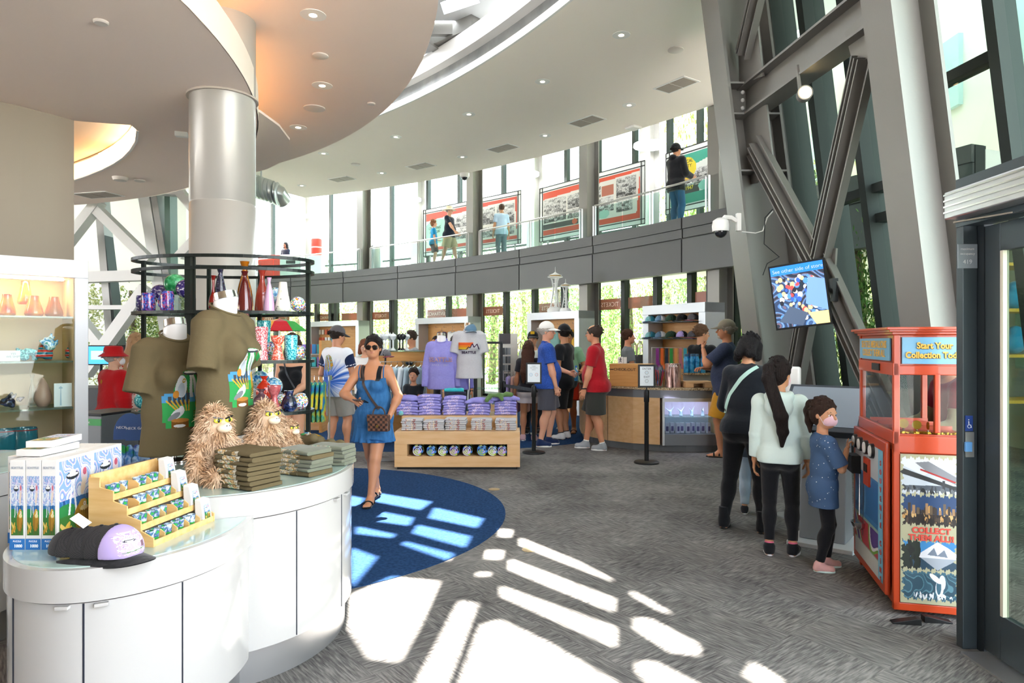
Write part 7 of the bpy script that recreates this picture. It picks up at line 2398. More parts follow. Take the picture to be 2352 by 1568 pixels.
# rope barrier posts and signs
def stanchion(x,y,label,lines,d=None):
 p=PZ(x,y,0)if d is None else PX(x,d)
 t=thing('stanchion',label,'stanchion',(p[0],p[1],0),0,'black barrier posts')
 MB().lathe([(0.165,0),(0.165,0.018),(0.15,0.026),(0.04,0.034)],n=36).build('base',blackm,t,smooth=True)
 MB().lathe([(0.029,0.02),(0.029,0.80),(0.036,0.81),(0.036,0.93),(0.030,0.96),(0.012,0.97)],n=20).build('pole',blackm,t,smooth=True)
 if lines is not None:
  MB().cyl((0,0,0.96),(0,0,1.0),0.010).build('sign_stem',blackm,t)
  sg=link(bpy.data.objects.new('sign_holder',None),t)
  MB().box((0,0,1.145),(0.225,0.018,0.305)).build('frame',blackm,sg,bevel=0.003)
  MB().box((0,-0.011,1.145),(0.178,0.003,0.255)).build('sheet',solid('dfe6ea',0.35),sg)
  for(s,sz,dz,c)in lines:
   if s.startswith('o'):
    q=[(0.02*float(s[2:]or 0)*1.0+0.021*math.cos(b),-0.0135,1.145+dz+0.021*math.sin(b))for b in[2*math.pi*k/24 for k in range(24)]]
    MB().tube(q,0.0018,5,closed=True).build('symbol',solid(c,0.5),sg)
    ox=0.02*float(s[2:]or 0)
    MB().tube([(ox-0.009,-0.0135,1.145+dz+(0.004 if s[1]=='b' else-0.003)),(ox+0.010,-0.0135,1.145+dz+(-0.005 if s[1]=='b' else 0.004))],0.0018,5).build('symbol',solid('5fb4d0',0.5),sg)
   else:
    text(s,sz,solid(c,0.6),'lettering',sg,frame((0,-0.0132,1.145+dz),(1,0,0),(0,0,1)),0.001,spacing=1.1)
 return t
stanchion(1485,1063,'black post with a framed ENTER and EXIT sign',[('ENTER',0.036,0.095,'#3a3f46'),('oa',0,0.045,'#4a5058'),('EXIT',0.036,-0.012,'#3a3f46'),('ob',0,-0.065,'#4a5058')])
stanchion(1226,1040,'black post with a framed card payments only sign',[('CARD',0.02,0.1,'#5a6068'),('PAYMENTS',0.02,0.075,'#5a6068'),('ONLY',0.02,0.05,'#5a6068'),('oa-2',0,-0.02,'#3f8fc0'),('oa2',0,-0.02,'#c0504a')])
stanchion(1157,0,'black post without a sign behind the lavender table',None,10.9)
p2,p3=PZ(1226,1040,0),PX(1157,10.9)
tag(MB().beam((p2[0],p2[1],0.90),(p3[0],p3[1],0.90),0.004,0.05).build('barrier_belt',cloth('#1c2836')),'dark blue barrier belt stretched between the two posts','barrier belt')
# checkout counter
fr_=[(1.16,11.9),(1.12,11.2),(1.22,10.75),(1.45,10.35),(1.78,10.05),(2.15,9.9),(2.55,9.83),(2.95,9.83),(3.05,9.86)]
bk_=[(3.05,10.55),(2.5,10.55),(2.1,10.7),(1.85,11.1),(1.78,11.9)]
ck=thing('checkout_counter','curved maple checkout counter with a speckled granite top and lit showcase','counter',(0,0,0))
def off(pts,c,s):
 return[(c[0]+(p[0]-c[0])*s,c[1]+(p[1]-c[1])*s)for p in pts]
cc_=(2.1,10.9)
granite=mat('granite','#a08a68',0.2,kind='noise',c2=['#4a3a28','#a8906a','#d8c8a8','#8a7250'],scale=70,coat=0.4)
MB().prism(off(fr_+bk_,cc_,0.94),0,0.10).build('toe_kick',solid('6f7376',0.4,metal=0.3),ck)
MB().prism(off(fr_[:6],cc_,0.985)+[(2.17,10.5),(1.8,11.0),(1.7,11.9)],0.10,0.78).build('front_panel',maple,ck)
MB().prism([(2.95,9.86),(3.05,9.88),(3.05,10.5),(2.17,10.5),(2.17,10.3),(2.95,10.3)],0.10,0.78).build('back_panel',maple,ck)
MB().prism(off(fr_+bk_,cc_,0.985),0.78,0.895).build('steel_band',mat('band_steel','#7d8084',0.35,0.5),ck)
MB().prism(off(fr_+bk_,cc_,1.01),0.895,0.93).build('granite_top',granite,ck,bevel=0.005)
for x in(1393,1532):
 p=hitc((2.1,10.9),1,x)if False else None
MB().beam((1.452,10.352,0.1),(1.452,10.352,0.78),0.006,0.006).build('panel_seam',solid('5a4026',0.8),ck)
MB().bb((2.17,9.84,0.10),(2.20,10.3,0.78)).build('showcase_post',alu,ck)
MB().bb((2.20,9.84,0.10),(2.95,10.3,0.26)).build('showcase_base',mat('band_steel',''),ck)
MB().bb((2.20,10.26,0.26),(2.95,10.3,0.78)).build('showcase_back',solid('d4d0e4',0.5),ck)
MB().bb((2.20,9.845,0.73),(2.95,9.86,0.78)).build('showcase_rail',alu,ck)
MB().bb((2.22,9.87,0.745),(2.93,9.9,0.755)).build('light_strip',mat('showcase_light','#e4e0ff',0.4,emit=22.0),ck)
MB().bb((2.2,9.9,0.50),(2.95,10.25,0.506)).build('glass_shelf',shg,ck)
MB().bb((2.20,9.843,0.26),(2.95,9.848,0.73)).build('glass_front',glassmat('case_glass','#eef4f4',0.03),ck)
for i in range(9):
 t=thing('souvenir_box','pale lilac souvenir box standing in the lit showcase, %s'%('nearest the maple panel','second','third','fourth','fifth','sixth','seventh','eighth','last')[i],'box',(2.27+0.075*i,9.98+0.03*(i%2),0.262),R(-14+20*(i%3)),'souvenir boxes in the showcase')
 bbx('box',(-0.028,-0.02,0),(0.028,0.02,0.15),solid('dcd4ee',0.5),t,0.001)
 MB().bb((-0.018,-0.0212,0.03),(0.018,-0.0202,0.1)).build('label',solid('6a5a94',0.5),t)
for i in range(4):
 x=2.32+0.16*i
 t=thing('crystal_figure','glass bird figure on the showcase shelf, %s'%('nearest the maple panel','second','third','last')[i],'figurine',(x,10.02,0.507),R(20*i),'crystal figures in the showcase')
 blob('figure',[cone((0,0,0.01),(0,0,0.07),0.028,0.012,0.02),cone((0,0,0.06),(-0.07,0,0.12),0.012,0.004,0.02),cone((0,0,0.06),(0.06,0,0.14),0.012,0.004,0.02),half((0,0,0.001),(0,0,-1))],mat('crystal','#a8c4d8',0.08,coat=0.5),t,0.007)
 # things on the checkout counter
t=thing('checkout_sign_box','orange-brown wooden box sign reading CHECK-OUT on the granite top','sign',(1.76,10.16,0.932),R(-22))
bbx('box',(-0.31,-0.02,0),(0.31,0.26,0.335),maple_d,t,0.003)
text('CHECK-OUT',0.058,solid('2a2420',0.6),'lettering',t,frame((-0.08,-0.023,0.25),(1,0,0),(0,0,1)),0.003)
MB().extr([(0,0.012),(0.05,0.012),(0.05,-0.0),(0,-0.0)],(-0.30,-0.023,0.244),(1,0,0),(0,0,1),(0,-0.002,0)).build('arrow',solid('2a2420',0.6),t)
t=thing('restroom_sign','white card with a black walking figure on top of the CHECK-OUT box','sign',(1.66,10.26,1.269),R(-15))
bbx('card',(-0.07,0,0),(0.01,0.02,0.10),solid('eceae6',0.5),t,0.001)
bbx('card_box',(0.015,0,0),(0.06,0.05,0.095),solid('e6e4e0',0.5),t,0.001)
fg=MB()
fg.ball((-0.028,-0.002,0.082),(0.008,0.002,0.008),10,6)
for a_,b_ in(((-0.028,0.075),(-0.03,0.045)),((-0.03,0.045),(-0.045,0.018)),((-0.03,0.045),(-0.014,0.02)),((-0.028,0.068),(-0.048,0.05)),((-0.028,0.068),(-0.012,0.052))):
 fg.beam((a_[0],-0.002,a_[1]),(b_[0],-0.002,b_[1]),0.003,0.008)
fg.build('walking_symbol',solid('1a1a1a',0.6),t)
t=thing('printed_tin','tall metallic pink and brown printed tin on the granite top','tin',(2.38,10.1,0.932))
MB().lathe([(0.115,0),(0.115,0.34),(0.1,0.345)],n=32).build('tin_body',mat('pink_tin','#8a5a50',0.25,0.6,kind='noise',c2=['#4a342c','#c89a90','#e4c4bc','#5a4038'],scale=5,stretch=(4,4,0.8)),t,smooth=True)
text('COOL',0.045,solid('eeeae6',0.5),'lettering',t,frame((-0.02,-0.1165,0.31),(1,0,0),(0,0,1)),0.002,bold=0.002)
t=thing('lanyard_cup','bundle of red and blue lanyards standing beside the printed tin','lanyard bundle',(2.17,10.08,0.932))
MB().lathe([(0.06,0),(0.07,0.12),(0.065,0.12)],n=20).build('cup',ac,t)
rg=random.Random(2)
for i in range(16):
 a_,r_=rg.uniform(0,6.28),rg.uniform(0.01,0.05)
 MB().tube([(r_*math.cos(a_)*0.6,r_*math.sin(a_)*0.6,0.01),(r_*math.cos(a_)*1.5,r_*math.sin(a_)*1.5,0.22+rg.uniform(0,0.04))],0.006,5).build('lanyard',solid(('b8282c','2a4f9c','c83a3a','2f3a4c')[i%4],0.6),t)
t=thing('wooden_tray','shallow maple tray stand on the granite top by the navy t-shirt man','tray',(2.72,10.05,0.932))
for a_,b_ in(((-0.2,-0.14,0),(-0.08,0.14,0.06)),((0.08,-0.14,0),(0.2,0.14,0.06)),((-0.2,-0.14,0.06),(0.2,0.14,0.085)),((-0.2,0.08,0),(0.2,0.14,0.06))):
 bbx('board',a_,b_,maple,t,0.002)
t=thing('granite_riser','raised granite ledge carrying the blue water bottles','ledge',(2.83,10.45,0.932))
bbx('ledge_leg',(-0.2,-0.05,0),(0.2,0.05,0.16),solid('9a9da0',0.4),t)
bbx('ledge_top',(-0.24,-0.09,0.16),(0.24,0.09,0.19),granite,t)
bm_=mat('blue_bottle','#1f8fd8',0.15,kind='noise',c2=['#1474b8','#3fb0ec','#1f8fd8'],scale=9,coat=0.5)
t0=thing('water_bottle','x','bottle',(2.66,10.43,1.123),0,'blue bottles on the granite ledge')
MB().lathe([(0.034,0),(0.038,0.01),(0.038,0.20),(0.022,0.24),(0.022,0.255)],n=24).build('bottle_body',bm_,t0,smooth=True)
MB().lathe([(0.026,0.25),(0.026,0.285),(0.0001,0.29)],n=18).build('cap',solid('3a6f94',0.4),t0,smooth=True)
for i,(x,y)in enumerate(((2.66,10.43),(2.745,10.42),(2.83,10.43),(2.915,10.42),(2.70,10.50),(2.80,10.50))):
 o=t0 if i==0 else dup(t0,(x,y,1.123),i)
 o['label']='blue water bottle on the granite ledge, '+('nearest the sock rack','second in the front row','third in the front row','last in the front row','back row nearer the socks','back row nearer the man')[i]
t=thing('magnet_case','clear acrylic case of small printed magnets behind the CHECK-OUT box','display case',(2.12,10.62,1.105))
MB().bb((-0.22,-0.08,0),(0.22,0.08,0.13)).build('acrylic_case',ac,t)
for i in range(7):
 bbx('magnet',(-0.2+0.058*i,-0.05,0.01),(-0.15+0.058*i,-0.04,0.1),solid(('4a3a8a','2f4a8a','8a90a8','c8ccd8','3f5f9c','9a8ac0','b8c0d0')[i],0.4),t,0)
bbx('case_stand',(-0.2,-0.06,-0.17),(0.2,0.06,0),solid('8f9294',0.4),t,0)
# hanging socks
rb=mat('rainbow_knit','#d83a3a',0.9,kind='bands',c2=['#c82c34','#e8a02c','#e8e03c','#3fa84c','#2f7fd0','#7a3fa8','#c82c34'],scale=2.2,thr=(0.05,0.95))
t=thing('sock_rack','steel rack of hanging socks in front of the cap fixture','rack',(2.78,11.1,0))
MB().tube([(-0.5,0.02,0),(-0.5,0.02,1.5),(0.5,0.02,1.5),(0.5,0.02,0)],0.012,8).build('frame',alu,t)
sck=[(0,0),(0.05,0),(0.05,-0.20),(0.062,-0.26),(0.10,-0.32),(0.085,-0.345),(0.04,-0.33),(0.0,-0.24)]
scol=['#8a3a8a','#d8642c','#2f3a4a','#3f9a4c','#e8a05c','#c87a84','#4ab4c8','#3a4fb0','#d85a4a','#d8d2b8','#e8e4dc',None]
for i in range(12):
 o=MB().extr(sck,(-0.025,0,0),(1,0,0),(0,0,1),(0,0.02,0)).build('sock_pair',cloth(scol[i])if scol[i]else rb,bevel=0.004)
 o.location=(2.36+0.075*i,11.07,1.49)
 if i==11:
  o.scale=(1.3,1.3,1.3)
 tag(o,'hanging sock pair on the steel rack, '+('purple, outermost','orange','dark slate','green','pale orange','dusty pink','light blue','royal blue','red','cream','white','large rainbow striped')[i],'socks','socks on the steel rack')
 # back fixtures with a silver frame and a wooden board
silver=mat('fixture_silver','#b4b8bd',0.35,0.45)
def fixture(x0,x1,label,grp):
 xm=(x0+x1)/2
 p=hitc(CB,RB-0.75,xm)
 rad=Vector((p[0]-CB[0],p[1]-CB[1],0)).normalized()
 fx=Vector((rad[1],-rad[0],0))
 kx0,kx1=(x0-CX)/FPX,(x1-CX)/FPX
 w=lambda k:(k*p[1]-p[0])/(fx[0]-k*fx[1])
 a,b=w(kx0),w(kx1)
 t=thing('shop_fixture',label,'shop fixture',(p[0],p[1],0),math.atan2(fx[1],fx[0]),grp)
 z=2.27
 bbx('stile',(a,-0.25,0),(a+0.16,0.2,z),silver,t)
 bbx('stile',(b-0.16,-0.25,0),(b,0.2,z),silver,t)
 bbx('header',(a,-0.26,z-0.17),(b,0.2,z),silver,t)
 bbx('wood_board',(a+0.16,0.1,0),(b-0.16,0.2,z-0.17),maple_d,t,0)
 for i in range(6):
  x=a+0.26+(b-a-0.5)*i/5
  MB().tube([(x,0.1,z-0.27),(x,0.02,z-0.27),(x,0.0,z-0.24)],0.006,6).build('hook',chrome,t)
 return t,a,b
F1=fixture(722,838,'silver framed fixture of keyrings behind the tie-dye shirt man',None)
F2=fixture(970,1092,'silver framed fixture behind the two mannequins',None)
F3=fixture(1230,1350,'silver framed shirt fixture below the white tower models',None)
F4=fixture(1500,1645,'silver framed fixture of caps behind the checkout',None)
def lw(F,x,y,z):
 return F[0].matrix_basis@V3((x,y,z))if False else Matrix.Translation(F[0].location)@Matrix.Rotation(F[0].rotation_euler[2],4,'Z')@V3((x,y,z))
 # caps on shelves
for r_,z in enumerate((1.66,1.96)):
 MB().bb((F4[1]+0.03,-0.36,z-0.02),(F4[2]-0.18,-0.02,z-0.005)).build('cap_shelf',blackm,F4[0])
cc4=[('#2f7f94','#7fb4b8','#1f3a5a','teal and navy'),('#dfe2e6','#5f7f9c','#5f7f9c','blue and white'),('#2a4636','#2a4636','#26402f','dark green'),('#151517','#151517','#151517','black'),('#4a484c','#4a484c','#7a3444','grey with a maroon brim')]
cc5=list(cc4)
cc5[3]=('#1a1a1c','#b4a0d8','#1a1a1c','black with a lilac front')
for r_,(z,cs)in enumerate(((1.66,cc5),(1.96,cc4))):
 for i,(c1_,c2_,c3_,nm)in enumerate(cs):
  x=F4[1]+0.17+(F4[2]-F4[1]-0.52)*i/4
  loc=lw(F4,x,-0.19,z-0.004)
  cap_obj('cap','%s cap on the %s cap shelf'%(nm,('lower','upper')[r_]),loc,F4[0].rotation_euler[2]+R(-128+8*i),cloth(c1_),cloth(c2_),cloth(c3_),group='caps on the fixture shelves',res=0.011,s=1.1)
  # hanging garments
hang=bpy.data.meshes.new('x')
hb_=blob('garment',[cone((-0.13,0,-0.10),(0.13,0,-0.10),0.045,0.045,0.03),cone((0,0,-0.1),(0,0,-0.66),0.05,0.055,0.03,(1,0,0),3.3,True),cone((-0.16,0,-0.1),(-0.23,0.01,-0.42),0.042,0.04,0.02),cone((0.16,0,-0.1),(0.23,0.01,-0.42),0.042,0.04,0.02),ell((0,0,-0.06),(0.05,0.06,0.05),0.01,None,True)],cloth('#888888'),None,0.016)
gmesh=hb_.data
bpy.data.objects.remove(hb_)
def garment(loc,rz,m,label,grp,s=1.0,thin=0.6):
 t=thing('hanging_shirt',label,'shirt',loc,rz,grp)
 g=bpy.data.objects.new('fabric',gmesh)
 link(g,t)
 g.material_slots[0].link='OBJECT'
 g.material_slots[0].material=m
 g.scale=(s,s*thin,s)
 MB().tube([(-0.16,0,-0.07),(0,0,-0.02),(0.16,0,-0.07)],0.005,5).build('hanger',chrome,t)
 MB().tube([(0,0,-0.02),(0,0,0.02),(0.012,0,0.035),(0.002,0,0.045)],0.004,5).build('hanger_hook',chrome,t)
 return t
tdye=mat('tie_dye_rainbow','#d83a3a',0.9,kind='noise',c2=['#c83060','#e8a02c','#d8d83c','#2fa08c','#2f6fc0','#6a3a94'],scale=4.5,thr=(0.28,0.72))
def rack(x,d,w,zt,ms,names,label,rz=0.0,s=1.0):
 p=PX(x,d)
 t=thing('garment_rack',label,'garment rack',(p[0],p[1],0),rz)
 MB().tube([(-w/2,0,0),(-w/2,0,zt),(w/2,0,zt),(w/2,0,0)],0.014,8).build('rail',alu,t)
 for s_ in(-1,1):
  bbx('foot',(s_*w/2-0.02,-0.22,0),(s_*w/2+0.02,0.22,0.02),alu,t)
 n=len(names)
 for i in range(n):
  lx=-w/2+0.08+(w-0.16)*i/max(n-1,1)
  loc=Matrix.Translation(p)@Matrix.Rotation(rz,4,'Z')@V3((lx,0,zt-0.032))
  garment(loc,rz+R(78),ms[i%len(ms)],'%s on the %s'%(names[i],label.split(' holding')[0]),'shirts on the '+label.split(' holding')[0],s)
ordn=['first','second','third','fourth','fifth','sixth','seventh','eighth']
pb=cloth('#b4cbd8')
rack(926,10.75,0.72,1.28,[pb,cloth('#dfe6ea')],['%s pale blue shirt'%k for k in ordn[:7]],'steel rack holding pale blue shirts behind the boy',0,0.95)
rack(727,9.4,0.34,1.12,[tdye],['%s tie-dye shirt'%k for k in ordn[:4]],'low rack holding tie-dye shirts beside the cap man',R(20),0.9)
rack(1326,12.6,0.7,1.28,[cloth('#17181b')],['%s black shirt'%k for k in ordn[:7]],'steel rack holding black shirts behind the queue',R(-10))
rack(1190,11.6,0.5,1.10,[cloth('#a99ad0'),cloth('#d8a898'),cloth('#c8a0b0')],['%s pastel shirt'%k for k in ordn[:5]],'low rack holding pastel shirts behind the long-haired girl',0.1)
rack(700,12.8,0.8,1.3,[cloth('#2f7f9c'),cloth('#28506a')],['%s dark teal shirt'%k for k in ordn[:5]],'steel rack holding dark teal shirts behind the black tank top woman')
for(F_,x,m,nm)in((F3,-0.25,cloth('#7fa8a0'),'sage green shirt hanging in the tower fixture'),(F3,0.3,cloth('#d8a83c'),'mustard shirt hanging in the tower fixture'),(F2,0.25,cloth('#e4e2de'),'white shirt hanging in the mannequin fixture'),(F2,-0.25,cloth('#4a2f52'),'plum shirt hanging in the mannequin fixture')):
 garment(lw(F_,(F_[1]+F_[2])/2+x,-0.02,1.93),F_[0].rotation_euler[2],m,nm,'shirts in the back fixtures',1.0,1.0)
 # keyring packs in the first fixture
for r_,z in enumerate((1.92,1.66)):
 for i in range(8):
  x=F1[1]+0.26+0.16*i
  if x>F1[2]-0.2:
   break
  o=MB().box((0,0,0),(0.10,0.04,0.16)).build('keyring_pack',solid(('e8d8c4','d8603c','e4e6e8','2f8fa8')[(i//2+r_)%4],0.5),bevel=0.006)
  o.location=lw(F1,x,0.05,z)
  o.rotation_euler=(0,0,F1[0].rotation_euler[2])
  tag(o,'%s small pack in the %s row of the keyring fixture'%(ordn[i],('upper','lower')[r_]),'pack','packs in the keyring fixture')
for r_,z in enumerate((1.38,1.15)):
 for i in range(6):
  o=MB().box((0,0,0),(0.07,0.05,0.17)).build('souvenir_pack',solid(('2fa8b4','3fb8c0','8a6fc8','c8305c','2f7fc0')[(i+r_*2)%5],0.5),bevel=0.006)
  o.location=PX(676+11.5*i,12.2,z+0.086)
  tag(o,'%s %s souvenir pack on the %s tier of the left wooden gondola'%(ordn[i]if i<8 else 'last',('teal','violet')[i%2],('upper','lower')[r_]),'pack','souvenir packs on the wooden gondola')
t=thing('wooden_gondola','maple gondola with tiers of teal souvenir packs behind the vase rack','shop fixture',PX(748,12.2),0)
bbx('end_panel',(-0.05,-0.25,0),(0.0,0.4,1.62),maple_d,t)
for z in(1.15,1.38):
 bbx('tier',(-0.62,-0.1,z-0.02),(-0.05,0.1,z),alu,t)
bbx('gondola_base',(-0.62,0.1,0),(-0.05,0.4,1.3),maple,t)
t=thing('wooden_gondola','maple gondola with a glass ledge of souvenir goblets behind the woman in blue','shop fixture',PX(930,11.4),0)
bbx('gondola_body',(-0.46,0,0),(0.42,0.5,1.43),maple_d,t)
MB().bb((-0.5,-0.08,1.435),(0.46,0.52,1.447)).build('glass_ledge',shg,t)
MB().box((0.1,-0.1,1.17),(0.62,0.03,0.03)).build('bracket_bar',alu,t)
for s_ in(-0.15,0.35):
 MB().box((s_,-0.05,1.17),(0.02,0.1,0.03)).build('bracket_arm',alu,t)
t=thing('clear_bowl','clear bowl of dark trinkets on the steel bracket of the gondola','bowl',PX(940,11.29,1.187))
MB().lathe([(0.06,0),(0.10,0.03),(0.135,0.09),(0.13,0.09),(0.095,0.035),(0.055,0.006)],n=24).build('bowl',ac,t,smooth=True)
blob('trinkets',[ell((0.03*math.cos(k),0.03*math.sin(k*1.7),0.05+0.01*(k%2)),0.03,0.006)for k in range(6)],solid('3a3c40',0.4),t,0.01)
gob=None
for i,x in enumerate((863,879,885,896,903,918,925,934)):
 dk=i in(5,6)
 loc=PX(x,11.5+0.15*(i%2),1.449)
 t=thing('souvenir_goblet',('dark' if dk else 'clear crystal')+' tower-shaped souvenir on the glass ledge, %s in the row'%ordn[i],'souvenir',loc,0,'souvenirs on the glass ledge')
 MB().lathe([(0.05,0),(0.045,0.01),(0.014,0.05),(0.016,0.17),(0.045,0.2),(0.06,0.24),(0.045,0.27),(0.008,0.285),(0.002,0.31)],n=16).build('goblet',solid('2a2c30',0.2)if dk else mat('crystal_pale','#dfe6e8',0.08,coat=0.5),t,smooth=True)
 # white tower models on the third fixture
def tower(x,h,label):
 t=thing('tower_model',label,'tower model',lw(F3,x,-0.05,2.272),0,'white tower models on the fixture')
 w=solid('e4e6e6',0.4)
 k=h/1.0
 MB().lathe([(0.2*k,0),(0.2*k,0.05*k),(0.17*k,0.10*k),(0.1*k,0.13*k)],n=24).build('base',w,t,smooth=True)
 for a_ in range(3):
  an=R(120*a_+30)
  pts=[(math.cos(an+s_*0.25)*r*k,math.sin(an+s_*0.25)*r*k,z*k)for s_ in(0,)for r,z in((0.13,0.1),(0.085,0.3),(0.05,0.5),(0.045,0.62),(0.075,0.78),(0.10,0.84))]
  MB().tube(pts,[0.016*k]*6,6).build('leg',w,t,smooth=True)
  sd=(-math.sin(an)*0.03*k,math.cos(an)*0.03*k,0)
  MB().tube([(p[0]+sd[0],p[1]+sd[1],p[2])for p in pts],[0.012*k]*6,6).build('leg',w,t,smooth=True)
 MB().tube([(0,0,0.1*k),(0,0,0.84*k)],0.022*k,6).build('core',solid('c8cccc',0.4),t)
 for z in(0.2,0.3,0.4,0.5,0.6,0.7):
  MB().lathe([(0.05*k,z*k),(0.05*k,(z+0.012)*k)],n=12).build('brace_ring',w,t)
 MB().lathe([(0.07*k,0.83*k),(0.19*k,0.865*k),(0.19*k,0.875*k),(0.12*k,0.885*k)],n=28).build('halo',w,t,smooth=True)
 MB().lathe([(0.13*k,0.88*k),(0.14*k,0.905*k),(0.13*k,0.91*k)],n=28).build('gold_band',solid('b08a3c',0.4),t,smooth=True)
 MB().lathe([(0.17*k,0.91*k),(0.06*k,0.955*k),(0.03*k,0.975*k),(0.006*k,1.0*k),(0.004*k,1.12*k)],n=28).build('roof',w,t,smooth=True)
tower(-0.17,0.93,'taller white tower model with a gold band')
tower(0.20,0.66,'shorter white tower model')
# earring spinner, black glass case, tote bags, umbrella hat
t=thing('keychain_spinner','tall white spinner hung with dark keychain packs behind the mannequins','display rack',PX(1158,12.0),R(12))
bbx('panel',(-0.10,-0.05,0),(0.23,0.05,1.74),solid('d8d4cc',0.5),t)
bbx('header_sign',(-0.10,-0.06,1.56),(0.10,-0.05,1.74),solid('3a3436',0.5),t,0)
for i in range(4):
 for j_ in range(6):
  bbx('pack',(-0.09+0.05*i,-0.08,0.62+0.15*j_),(-0.052+0.05*i,-0.055,0.74+0.15*j_),solid(('2f3236','5a5f64','8a8f92')[(i+j_)%3],0.5),t,0)
t=thing('glass_case','black framed glass case of trinkets behind the grey t-shirt mannequin','display case',PX(1122,11.6),0)
for x_ in(-0.22,0.22):
 for y_ in(-0.2,0.2):
  bbx('post',(x_-0.02,y_-0.02,0),(x_+0.02,y_+0.02,1.56),blackm,t)
bbx('cap',(-0.24,-0.22,1.56),(0.24,0.22,1.6),blackm,t)
bbx('case_base',(-0.22,-0.2,0),(0.22,0.2,0.55),maple,t)
for z in(0.8,1.05,1.3):
 MB().bb((-0.2,-0.2,z),(0.2,0.2,z+0.008)).build('glass_shelf',shg,t)
for i,(x,d,c,nm)in enumerate(((1455,13.2,'#5a5a5c','grey canvas tote bag with cream handles hanging behind the cashier'),(1470,13.5,'#6a6764','second grey tote bag hanging further back'),(1195,12.9,'#d8ccb8','cream tote bag hanging behind the rope barrier'),(1180,12.9,'#c8bca4','beige tote bag beside the cream one'))):
 t=thing('tote_bag',nm,'bag',PX(x,d,0.98),R(8),'hanging tote bags')
 blob('bag_body',[cone((0,0,0.02),(0,0,0.36),0.035,0.03,0.0,(1,0,0),4.6,True)],cloth(c),t,0.012)
 for s_ in(-0.02,0.02):
  MB().tube([(-0.07,s_,0.34),(-0.05,s_,0.55),(0,s_,0.63),(0.05,s_,0.55),(0.07,s_,0.34)],0.009,6).build('handle',cloth('#d8c8ac'),t)
 st_=thing('bag_stand','thin steel stand holding the %s'%nm.split(' hanging')[0].split(' beside')[0],'stand',PX(x,d+0.1),0,'stands behind the tote bags')
 MB().tube([(0,0,0),(0,0,1.62),(0,-0.14,1.60)],0.01,6).build('pole',alu,st_)
t=thing('umbrella_hat','rainbow umbrella hat on a stand behind the vase rack','umbrella hat',PX(642,8.9,0))
uc=['#c8202c','#2454c0','#d8301c','#2fa03c','#2454c0','#e8a020','#c8202c','#2fa03c']
for i in range(8):
 a_,b_=R(45*i),R(45*i+45)
 m_=MB()
 ps=[(0,0,1.90)]+[(math.cos(q)*0.36,math.sin(q)*0.36,1.74)for q in(a_,b_)]
 mid=[(math.cos(q)*0.2,math.sin(q)*0.2,1.86)for q in(a_,b_)]
 m_.add([ps[0],mid[0],mid[1],ps[1],ps[2]]+[tuple(Vector(k)-V3((0,0,0.004)))for k in(ps[0],mid[0],mid[1],ps[1],ps[2])],[(0,1,2),(1,3,4,2),(5,7,6),(6,7,9,8)])
 m_.build('panel',cloth(uc[i]),t)
MB().cyl((0,0,0),(0,0,1.9),0.01).build('stand_pole',alu,t)
MB().lathe([(0.12,0),(0.12,0.01)],n=20).build('stand_base',alu,t)
cap_obj('cap','grey and maroon cap on the gondola behind the woman in blue',PX(885,11.0,1.35),R(-30),cloth('#6a686c'),cloth('#6a686c'),cloth('#7a3444'),res=0.011)
t=thing('cap_post','thin post under the grey and maroon cap','stand',PX(885,11.0),0)
MB().cyl((0,0,0),(0,0,1.368),0.015).build('pole',blackm,t)
# ================================================================== CEILING FITTINGS, MEZZANINE, RIGHT-HAND SIDE
lampm2=mat('lamp_lens','#fff4e0',0.3,emit=3.0)
def on_c(x,y,z):
 return PZ(x,y,z)
names={ZO:'outer ceiling',ZM:'middle ceiling disc',ZL:'low ceiling disc'}
hints=['nearest the skylight slot','nearest the steel column','above the till side','in the inner row','in the outer row past the middle','in the inner row further off','above the mannequins','in the outer row','near the mezzanine glass','furthest along the curve']
dl=None
for i,(x,y,z)in enumerate(((1246,187,ZO),(1427,80,ZO),(1445,241,ZO),(1077,262,ZO),(1252,311,ZO),(909,314,ZO),(743,352,ZO),(1062,360,ZO),(877,397,ZO),(693,426,ZO),(719,34,ZM),(740,196,ZM),(685,292,ZM))):
 p=on_c(x,y,z)
 lb='recessed chrome downlight in the %s, %s'%(names[z],hints[i]if i<10 else('closest to the camera','in the middle','above the cap man')[i-10])
 if dl is None:
  dl=thing('downlight',lb,'ceiling light',p,0,'recessed downlights')
  MB().lathe([(0.13,-0.006),(0.13,0.0),(0.10,0.0),(0.10,-0.006)],n=28).build('trim_ring',white_p,dl,smooth=True)
  MB().lathe([(0.10,-0.004),(0.0001,-0.003)],n=28).build('reflector',chrome,dl,smooth=True)
  MB().lathe([(0.04,-0.008),(0.0001,-0.008)],n=16).build('lamp_face',lampm2,dl)
 else:
  dup(dl,p,0,lb)
